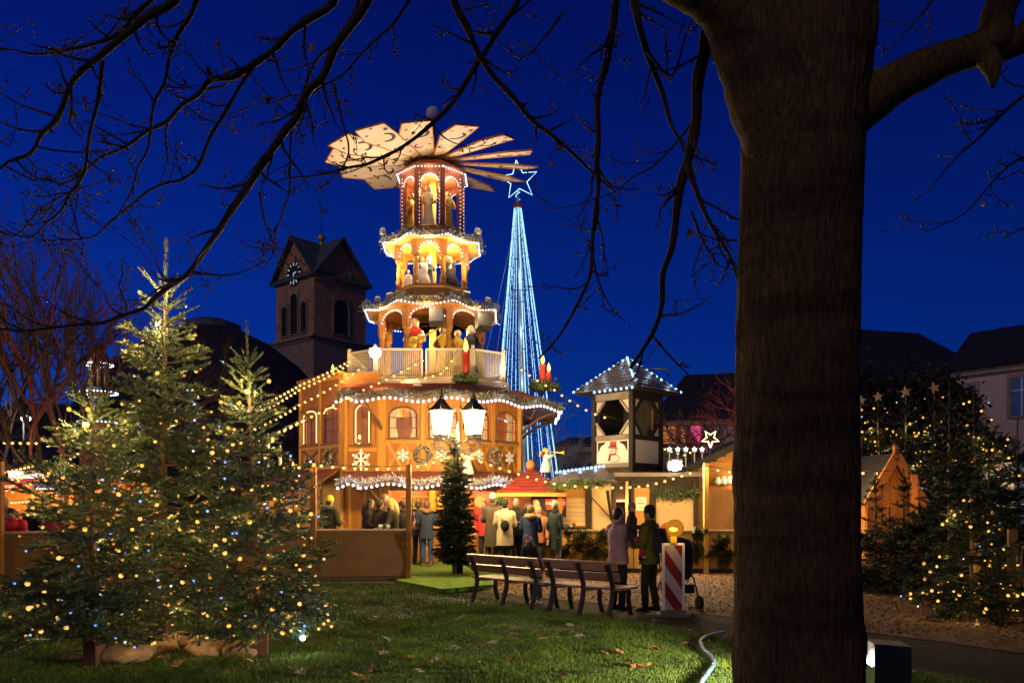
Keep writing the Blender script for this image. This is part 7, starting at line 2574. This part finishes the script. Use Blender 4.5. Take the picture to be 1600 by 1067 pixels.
def cloth(c):
    return mat('cloth %.3f %.3f %.3f' % c, c, .85, .22, 9, .35, dist=.015)


ARMS = {  # elbow, wrist for the +x side of the body (mirrored for the other); y negative is in front
    'down': ((.25, .02, 1.13), (.27, -.04, .88)),
    'hold': ((.24, -.03, 1.14), (.10, -.30, 1.16)),
    'pocket': ((.28, .05, 1.14), (.22, -.08, .95)),
    'lean': ((.24, -.16, 1.16), (.12, -.38, 1.10)),
    'carry': ((.26, -.10, 1.14), (.06, -.34, 1.10)),
    'face': ((.24, -.10, 1.16), (.07, -.24, 1.40)),
}


def person(label, loc, rz, H, coat, trousers, hair=(.04, .025, .015), arms=('down', 'down'), lean=0.0, hem=.80, hat=None, long_hair=False, hood=None, bag=None, step=.0, skirt=None, legs=None, shoes=(.02, .018, .016), fur=None, tilt=0.0, collar=True, bulk=1.0):
    k = H / 1.75
    t = thing('person', label, 'person', loc, rz)
    pel = Vector((0, 0, .93))
    LM = Matrix.Translation(pel) @ Matrix.Rotation(lean, 4, 'X') @ Matrix.Translation(-pel)
    S = Matrix.Scale(k, 4)
    U = lambda p: S @ (LM @ Vector(p))
    D = lambda p: S @ Vector(p)
    verts = [D((0, 0, .93)), U((0, .0, 1.12)), U((0, .0, 1.36)), U((0, .005, 1.49)), U((0, -.01, 1.56))]
    edges = [(0, 1), (1, 2), (2, 3), (3, 4)]
    rad = [.135, .115, .13, .055, .05]
    arm_pts = []
    for sgn, a in ((1, arms[0]), (-1, arms[1])):
        e_, w_ = ARMS[a]
        sh = U((sgn * .18, .0, 1.41)); el = U((sgn * e_[0], e_[1], e_[2])); wr = U((sgn * w_[0], w_[1], w_[2]))
        n0 = len(verts); verts += [sh, el, wr]; rad += [.062, .042, .03]
        edges += [(2, n0), (n0, n0 + 1), (n0 + 1, n0 + 2)]
        arm_pts.append((sh, el, wr))
    leg_pts = []
    for sgn in (1, -1):
        if legs:
            hp, kn, an = [Vector(q) for q in legs]
            hp, kn, an = D((sgn * hp.x, hp.y, hp.z)), D((sgn * kn.x, kn.y, kn.z)), D((sgn * an.x, an.y, an.z))
        else:
            hp, kn, an = D((sgn * .09, 0, .88)), D((sgn * .10, -.02 - sgn * step * .5, .48)), D((sgn * .11, .02 - sgn * step, .085))
        toe = an + D((sgn * .02, -.14, -.045))
        n0 = len(verts); verts += [hp, kn, an, toe]; rad += [.085, .055, .038, .032]
        edges += [(0, n0), (n0, n0 + 1), (n0 + 1, n0 + 2), (n0 + 2, n0 + 3)]
        leg_pts.append((hp, kn, an, toe))
    ex = MB()
    # head with face
    hc = Vector((0, -.02, 1.645))
    HM = S @ LM @ Matrix.Translation((0, 0, 1.56)) @ Matrix.Rotation(tilt, 4, 'X') @ Matrix.Translation((0, 0, -1.56))
    ex.T = HM
    ex.lathe([(.045, 1.46), (.046, 1.57)], (0, 0, 0), 10)
    ex.lathe([(.012, 1.528), (.045, 1.545), (.062, 1.58), (.072, 1.63), (.074, 1.67), (.066, 1.715), (.045, 1.74), (.01, 1.752)], (0, -.018, 0), 14, True, 0, .98, 1.22)
    ex.add([(0, -.118, 1.618), (-.014, -.098, 1.612), (.014, -.098, 1.612), (0, -.100, 1.655)], [(0, 1, 3), (0, 3, 2), (0, 2, 1)])
    for s in (-1, 1):
        ex.ball((s * .074, .005, 1.635), .022, 6, 4, (.4, .8, 1.3))
    ex.T = None
    # hands: palm, four fingers of different lengths, thumb from its side
    for sgn, (sh, el, wr) in zip((1, -1), arm_pts):
        d = (wr - el).normalized()
        s_ = d.cross(Vector((0, 0, 1)) if abs(d.z) < .9 else Vector((0, 1, 0))).normalized()
        n_ = s_.cross(d)
        ex.tube([wr, wr + d * .05 * k, wr + d * .09 * k], [.024 * k, .036 * k, .034 * k], 7)
        for i, fl in enumerate((.072, .082, .076, .058)):
            b_ = wr + d * .085 * k + s_ * (i - 1.5) * .019 * k
            ex.tube([b_, b_ + d * fl * .5 * k - n_ * .006 * k, b_ + d * fl * .85 * k - n_ * .03 * k], [.010 * k, .009 * k, .0065 * k], 5)
        b_ = wr + d * .03 * k + s_ * sgn * .028 * k
        ex.tube([b_, b_ + (d * .03 + s_ * sgn * .025) * k, b_ + (d * .06 + s_ * sgn * .022 - n_ * .01) * k], [.012 * k, .011 * k, .008 * k], 5)
    SKIN_JOBS.append((t, verts, edges, [r * k for r in rad], ex))
    # eyes and mouth
    mb = MB(); mb.T = HM
    for s in (-1, 1):
        mb.ball((s * .028, -.098, 1.645), .009, 6, 4)
        mb.box((s * .028, -.103, 1.664), (.03, .008, .006))
    mb.box((0, -.100, 1.585), (.045, .008, .008))
    mb.build('face_features', mat('dark features', (.06, .03, .025), .5, .1, 5, 0), t)
    # coat: loft torso and sleeves
    mb = MB()
    n = 16
    prof = [(hem, .205, .155), (hem + .08, .20, .152), (.95, .188, .145), (1.08, .172, .135), (1.22, .19, .142), (1.34, .205, .140), (1.42, .185, .115), (1.47, .105, .085), (1.51, .075, .072)]
    vs, fs = [], []
    for z, rx, ry in prof:
        for j in range(n):
            a = 2 * PI * j / n
            wob = 1 + .03 * math.sin(3 * a + z * 23) + .02 * math.sin(5 * a - z * 31)
            p = Vector((rx * bulk * math.cos(a) * wob, ry * bulk * math.sin(a) * wob, z))
            vs.append(U(p) if z > .93 else D(p))
    for i in range(len(prof) - 1):
        for j in range(n):
            fs.append((i * n + j, i * n + (j + 1) % n, (i + 1) * n + (j + 1) % n, (i + 1) * n + j))
    mb.add(vs, fs, True)
    for (sh, el, wr) in arm_pts:
        inner = sh.lerp(U((0, 0, 1.38)), .35)
        line = smooth_path([inner, sh, sh.lerp(el, .5), el, el.lerp(wr, .5), el.lerp(wr, .93)], 3)
        rr = np.interp(np.linspace(0, 5, len(line)), range(6), [.085, .088, .075, .066, .060, .054])
        mb.tube(line, [r * k * bulk for r in rr], 10)
    mb.build('coat', cloth(coat), t)
    if collar:
        mb = MB(); mb.T = S @ LM; mb.lathe([(.085, 1.47), (.098, 1.50), (.09, 1.55), (.078, 1.55)], (0, 0, 0), 14, True, 0, 1, .95); mb.build('collar', cloth(fur or coat), t)
    # trousers
    mb = MB()
    pp = [(.98, .165, .125), (.88, .178, .132), (.80, .165, .125)]
    vs, fs = [], []
    for z, rx, ry in pp:
        for j in range(n):
            a = 2 * PI * j / n
            vs.append(D((rx * math.cos(a), ry * math.sin(a), z)))
    for i in range(2):
        for j in range(n):
            fs.append((i * n + j, (i + 1) * n + j, (i + 1) * n + (j + 1) % n, i * n + (j + 1) % n))
    mb.add(vs, fs, True)
    for hp, kn, an, toe in leg_pts:
        line = smooth_path([hp + D((0, 0, .03)), hp.lerp(kn, .5), kn, kn.lerp(an, .5), an + D((0, 0, .0))], 3)
        rr = np.interp(np.linspace(0, 4, len(line)), range(5), [.098, .086, .070, .066, .058])
        mb.tube(line, [r * k for r in rr], 10)
    mb.build('trousers', cloth(trousers), t)
    if skirt:
        mb = MB(); mb.lathe([(.205 * k, .50 * k), (.185 * k, .75 * k), (.15 * k, .92 * k)], n=16, sy=.7); mb.build('skirt', cloth(skirt), t)
    for hp, kn, an, toe in leg_pts:
        mb = MB()
        mb.tube([an + D((0, .06, -.04)), an + D((0, -.02, -.035)), an + D((0, -.11, -.045)), an + D((0, -.17, -.058))], [.038 * k, .046 * k, .042 * k, .022 * k], 8)
        mb.tube([an + D((0, .01, -.04)), an + D((0, .01, .06))], [.045 * k, .048 * k], 8)
        mb.build('shoe', cloth(shoes), t)
    # hair / hat / hood
    if hat is None:
        mb = MB(); mb.T = HM
        mb.lathe([(.074, 1.62), (.086, 1.66), (.084, 1.71), (.066, 1.75), (.03, 1.772), (.004, 1.776)], (0, .004, 0), 14, True, 0, .98, 1.12)
        mb.ball((0, .05, 1.645), .075, 10, 8, (.95, .75, 1.15))
        if long_hair:
            mb.tube([(0, .05, 1.70), (0, .085, 1.58), (0, .10, 1.44), (0, .10, 1.30)], [.07, .088, .09, .045], 9)
            for s in (-1, 1):
                mb.tube([(s * .06, .0, 1.68), (s * .09, .01, 1.56), (s * .10, .0, 1.40), (s * .09, -.02, 1.30)], [.035, .045, .042, .02], 7)
        mb.build('hair', mat('hair %.2f %.2f %.2f' % hair, hair, .55, .3, 40, .4), t)
    else:
        mb = MB(); mb.T = HM
        mb.lathe([(.086, 1.655), (.092, 1.665), (.092, 1.70), (.088, 1.705), (.084, 1.75), (.06, 1.79), (.02, 1.806), (.004, 1.808)], (0, -.002, 0), 14, True, 0, .98, 1.14)
        mb.build('knit_hat', cloth(hat), t)
        mb = MB(); mb.T = HM; mb.ball((0, .045, 1.63), .07, 10, 8, (.98, .75, 1)); mb.build('hair', mat('hair %.2f %.2f %.2f' % hair, hair, .55, .3, 40, .4), t)
    if hood:
        mb = MB(); mb.T = S @ LM; mb.tube([(-.11, -.02, 1.50), (-.10, .08, 1.50), (0, .14, 1.47), (.10, .08, 1.50), (.11, -.02, 1.50)], [.03, .055, .075, .055, .03], 8); mb.build('hood', cloth(hood), t)
    if bag:
        mb = MB(); mb.T = S @ LM
        if bag[1] == 'back':
            vsr = [(-.15, .13, .98), (.15, .13, .98), (.15, .30, 1.0), (-.15, .30, 1.0), (-.14, .13, 1.42), (.14, .13, 1.42), (.12, .24, 1.40), (-.12, .24, 1.40)]
            mb.add(vsr, [(3, 2, 1, 0), (4, 5, 6, 7), (0, 1, 5, 4), (1, 2, 6, 5), (2, 3, 7, 6), (3, 0, 4, 7)])
            for s in (-1, 1):
                mb.tube([(s * .10, .13, 1.40), (s * .11, .0, 1.49), (s * .12, -.13, 1.35), (s * .13, -.12, 1.12), (s * .15, .1, 1.02)], .018, 5)
        else:
            mb.ball((.0, .20, 1.12), .13, 10, 8, (.9, .5, 1.1)); mb.tube([(.05, .18, 1.2), (.12, .06, 1.47), (.02, -.15, 1.25)], .012, 5)
        mb.build('bag', cloth(bag[0]), t)
    return t


def at(px, d, z=0.0):
    return V(gpx(px, d), d, z)


BLK, DK, NAVY, OLV = (.012, .012, .014), (.022, .020, .022), (.016, .024, .055), (.055, .05, .025)
person('person in yellow knit hat and olive black jacket behind the brown fence', at(515, 18.7, .12), R(150), 1.76, (.045, .045, .022), BLK, hat=(.58, .50, .04), arms=('hold', 'hold'), hood=(.06, .055, .03))
person('dark haired person in black coat leaning on the fence, left of the blonde one', at(573, 18.4, .12), R(100), 1.70, BLK, BLK, (.025, .012, .01), ('hold', 'hold'), .10, long_hair=True)
person('person with dark backpack in black leather jacket facing the blonde one', at(592, 18.5, .12), R(150), 1.68, (.018, .015, .014), DK, (.03, .018, .012), ('hold', 'hold'), .05, bag=((.03, .026, .024), 'back'))
person('tall brown haired person behind the group at the brown fence', at(601, 19.9, .12), R(60), 1.84, (.06, .03, .018), DK, (.14, .06, .025))
person('person with long blonde hair in olive jacket leaning at the brown fence', at(616, 18.3, .12), R(-75), 1.72, OLV, DK, (.62, .42, .16), ('lean', 'lean'), .12, long_hair=True)
person('dark clothed person half hidden behind the blonde one', at(628, 19.0, .12), R(-120), 1.66, BLK, BLK, (.03, .02, .015))
person('person in dark jacket beside the navy parka at the bar, seen from behind', at(654, 21.2, .12), R(170), 1.66, (.03, .02, .025), BLK, (.03, .018, .012), ('hold', 'down'), bag=((.5, .22, .17), 'side'))
person('person in navy parka with fur hood and blue jeans at the bar', at(667, 20.7, .12), R(185), 1.68, (.022, .03, .06), (.03, .06, .17), (.10, .055, .03), ('hold', 'hold'), hem=.74, hood=(.22, .12, .05), step=.05, shoes=(.25, .08, .08))
person('person in red jacket deep inside the crowd at the bar', at(757, 21.3, .12), R(-30), 1.68, (.42, .03, .03), DK, (.05, .03, .02))
person('tall person in long brown grey coat seen from behind at the crowd edge', at(770, 20.0, .12), R(175), 1.84, (.085, .062, .045), (.05, .036, .03), (.10, .09, .07), ('hold', 'hold'), hem=.52, hat=(.34, .36, .32))
person('person in cream padded jacket and short black skirt seen from behind', at(789, 19.5, .12), R(180), 1.68, (.56, .47, .30), (.10, .065, .04), (.02, .015, .012), ('hold', 'hold'), hem=.62, hat=(.02, .04, .02), bag=(BLK, 'side'), skirt=BLK, bulk=1.1)
person('person in dark green knit hat between cream jacket and brown coat', at(780, 20.4, .12), R(170), 1.74, DK, BLK, hat=(.02, .06, .02))
person('person in black coat facing the camera inside the crowd', at(806, 20.0, .12), R(10), 1.76, BLK, BLK, (.06, .03, .02), ('hold', 'hold'), fur=(.03, .025, .025))
person('short haired person behind the crowd turned to the left', at(826, 20.1, .0), R(80), 1.72, (.05, .035, .03), DK, (.05, .04, .035))
person('person in dark blue jacket with fur trimmed hood seen from behind', at(829, 19.2, .0), R(165), 1.68, (.02, .04, .11), BLK, (.16, .10, .05), ('hold', 'hold'), hem=.66, hood=(.40, .27, .13), bulk=1.05)
person('person with fair hair and orange scarf facing the camera in the crowd', at(841, 20.0, .0), R(-15), 1.66, (.30, .12, .06), DK, (.40, .24, .08), fur=(.5, .2, .04))
person('taller brown haired person behind the orange scarf', at(838, 20.15, .0), R(20), 1.82, (.10, .05, .035), DK, (.12, .06, .03))
person('grey haired person in long dark green coat turned to the left', at(868, 19.3, .0), R(115), 1.78, (.012, .026, .026), (.10, .065, .035), (.36, .31, .24), ('pocket', 'hold'), hem=.62)
person('person in pale pink jacket carrying a child, standing behind the right bench', at(966, 12.7), R(125), 1.60, (.27, .17, .17), (.016, .015, .02), (.015, .012, .012), ('carry', 'carry'), hem=.80, bulk=1.05)
person('person in dark jacket with yellow green sleeves and big backpack by the beacon', at(1015, 12.5), R(-125), 1.62, (.07, .085, .012), (.03, .034, .016), (.02, .015, .012), ('hold', 'pocket'), hat=(.02, .018, .018), bag=((.016, .018, .03), 'back'), bulk=1.12, step=.05)
SIT = ((.07, 0, .86), (.10, -.30, .78), (.10, -.24, .40))
person('small child in dark jacket and magenta trousers held on the arm of the pink jacket', P(987, 893, 12.45), R(75), 1.06, (.022, .02, .026), (.26, .025, .07), (.10, .07, .05), ('hold', 'hold'), hat=(.34, .15, .16), legs=SIT)
person('child in dark clothes bending over between the two benches', at(838, 13.4), R(-140), 1.20, (.022, .018, .018), (.02, .018, .02), (.22, .13, .13), ('lean', 'lean'), .45, hem=.84, shoes=(.35, .3, .28))
person('person in bright red jacket bending over the fence at the far left', at(24, 16.4, .05), R(20), 1.62, (.52, .022, .03), DK, (.03, .02, .015), ('lean', 'lean'), .42, tilt=.3)
person('person in pink red knit hat at the far left behind the fence', at(82, 17.5, .05), R(30), 1.50, (.30, .02, .04), DK, hat=(.45, .04, .09))
person('grey haired person in brown jacket at the left picture edge', at(8, 18.5, .05), R(40), 1.80, (.14, .08, .05), DK, (.30, .26, .22))
person('person in black jacket beside the bright red one at the far left', at(50, 18.2, .05), R(-20), 1.70, BLK, DK, (.25, .2, .17))


def run_skin_jobs():
    tmp = []
    for t, verts, edges, rad, ex in SKIN_JOBS:
        me = bpy.data.meshes.new('body')
        me.from_pydata([tuple(v) for v in verts], edges, [])
        o = bpy.data.objects.new('body_cage', me)
        COL.objects.link(o)
        o.modifiers.new('skin', 'SKIN')
        if not me.skin_vertices:
            bm = bmesh.new(); bm.from_mesh(me); bm.verts.layers.skin.verify(); bm.to_mesh(me); bm.free()
        for i, r in enumerate(rad):
            me.skin_vertices[0].data[i].radius = (r, r)
            me.skin_vertices[0].data[i].use_root = (i == 0)
        s = o.modifiers.new('sub', 'SUBSURF'); s.levels = 1; s.render_levels = 1
        tmp.append(o)
    dg = bpy.context.evaluated_depsgraph_get()
    dg.update()
    for o, (t, verts, edges, rad, ex) in zip(tmp, SKIN_JOBS):
        m = bpy.data.meshes.new_from_object(o.evaluated_get(dg))
        mb = MB()
        mb.add([tuple(v.co) for v in m.vertices], [tuple(p.vertices) for p in m.polygons], True)
        mb.add(ex.v, ex.f, True)
        mb.build('body', skin_m, t)
        bpy.data.meshes.remove(m)
    for o in tmp:
        bpy.data.objects.remove(o)


run_skin_jobs()

# cups on the fence rail by the blonde one
for px, lab in ((594, 'white mug on the fence rail before the backpack wearer'), (606, 'small white mug on the fence rail in the hand of the blonde one')):
    t = thing('mug', lab, 'mug', V(gpx(px, 17.15), 17.15, 1.175))
    mb = MB(); mb.lathe([(.032, 0), (.038, .02), (.038, .09), (.03, .09), (.03, .03)], n=12); mb.build('cup_body', white_paint, t)
    mb = MB(); mb.tube([(.036, 0, .07), (.066, 0, .06), (.036, 0, .025)], .007, 5); mb.build('handle', white_paint, t)

# ------------------------------------------------------------------ festoon strings
S = string_light
lampL = V(lp.x, lp.y, 2.62)
S('festoon string along the posts of the left fence ending at the street lamp', [P(395, 733, 16.6), P(490, 722, 16.9), P(638, 727, 17.2), P(718, 704, 18.3)], 20, .10, every=2, power=16)
S('festoon string from the street lamp over the benches to the slate stall', [P(722, 706, 18.3), P(866, 752, 19.6), P(957, 758, 19.6)], 15, .07, every=2, power=30)
S('festoon string along the closed stalls up to the tall yellow post', [P(957, 758, 19.6), P(1012, 755, 19.5), P(1098, 728, 19.4)], 10, .08, every=2, power=34)
S('festoon string right of the tall yellow post running behind the trunk', [P(1104, 728, 19.4), P(1220, 742, 19.0), P(1345, 735, 18.2), P(1400, 735, 17.9)], 15, .05, every=2, power=20)
S('festoon string from the balcony corner down to the left, uppermost one', [P(545, 562, 22.6), P(470, 598, 21.5), P(395, 636, 20.0)], 22, .06, every=4, power=8)
S('festoon string from the balcony corner down to the left, doubled upper one', [P(543, 568, 22.4), P(468, 606, 21.3), P(395, 645, 19.8)], 20, .08, every=4, power=8)
S('festoon string crossing the annex top from the balcony, middle one', [P(560, 575, 22.2), P(470, 628, 21.0), P(385, 672, 19.0)], 20, .10, every=4, power=8)
S('festoon string crossing the annex windows from the upper eave', [P(660, 560, 21.9), P(570, 605, 21.2), P(530, 625, 20.9), P(470, 655, 20.2), P(390, 690, 18.6)], 24, .06, every=4, power=10)
S('lowest festoon string left of the annex', [P(472, 655, 21.0), P(420, 680, 19.6), P(370, 702, 18.6)], 9, .05, every=4, power=8)
S('festoon string looped behind the balcony railing across the front', [P(560, 600, 22.8), P(640, 590, 22.3), P(690, 580, 22.2), P(716, 545, 22.2)], 14, .18, every=5, power=5)
S('festoon string from the roof candles over to the turret', [P(815, 575, 23.0), P(866, 606, 22.8), P(920, 640, 22.4), P(968, 655, 22.3)], 11, .10, every=4, power=8)
S('festoon string behind the turret towards the pale house', [P(1020, 690, 24.5), P(1070, 708, 24.0), P(1100, 690, 23.5)], 8, .15, every=0)
FARG = 'distant festoon strings over the left stalls'
S('distant festoon string along the roof line at the far left edge', [P(-30, 688, 30), P(75, 690, 30)], 8, .03, FARG, BULB_FAR, 3, 12)
for i, (x0, y0, x1, y1, n) in enumerate(((-20, 738, 60, 722, 9), (-10, 752, 92, 722, 11), (20, 765, 115, 715, 11), (0, 770, 48, 730, 7), (60, 742, 130, 700, 8), (80, 772, 160, 742, 9), (-10, 782, 60, 778, 9), (100, 720, 150, 735, 5), (150, 740, 235, 745, 9))):
    S('distant festoon string in the glittering net over the left stalls, ' + ('first', 'second', 'third', 'fourth', 'fifth', 'sixth', 'seventh', 'eighth', 'ninth')[i] + ' from the left', [P(x0, y0, 21 + i * .3), P(x1, y1, 21.5 + i * .3)], n + 3, .12, FARG, BULB, 3, 30)
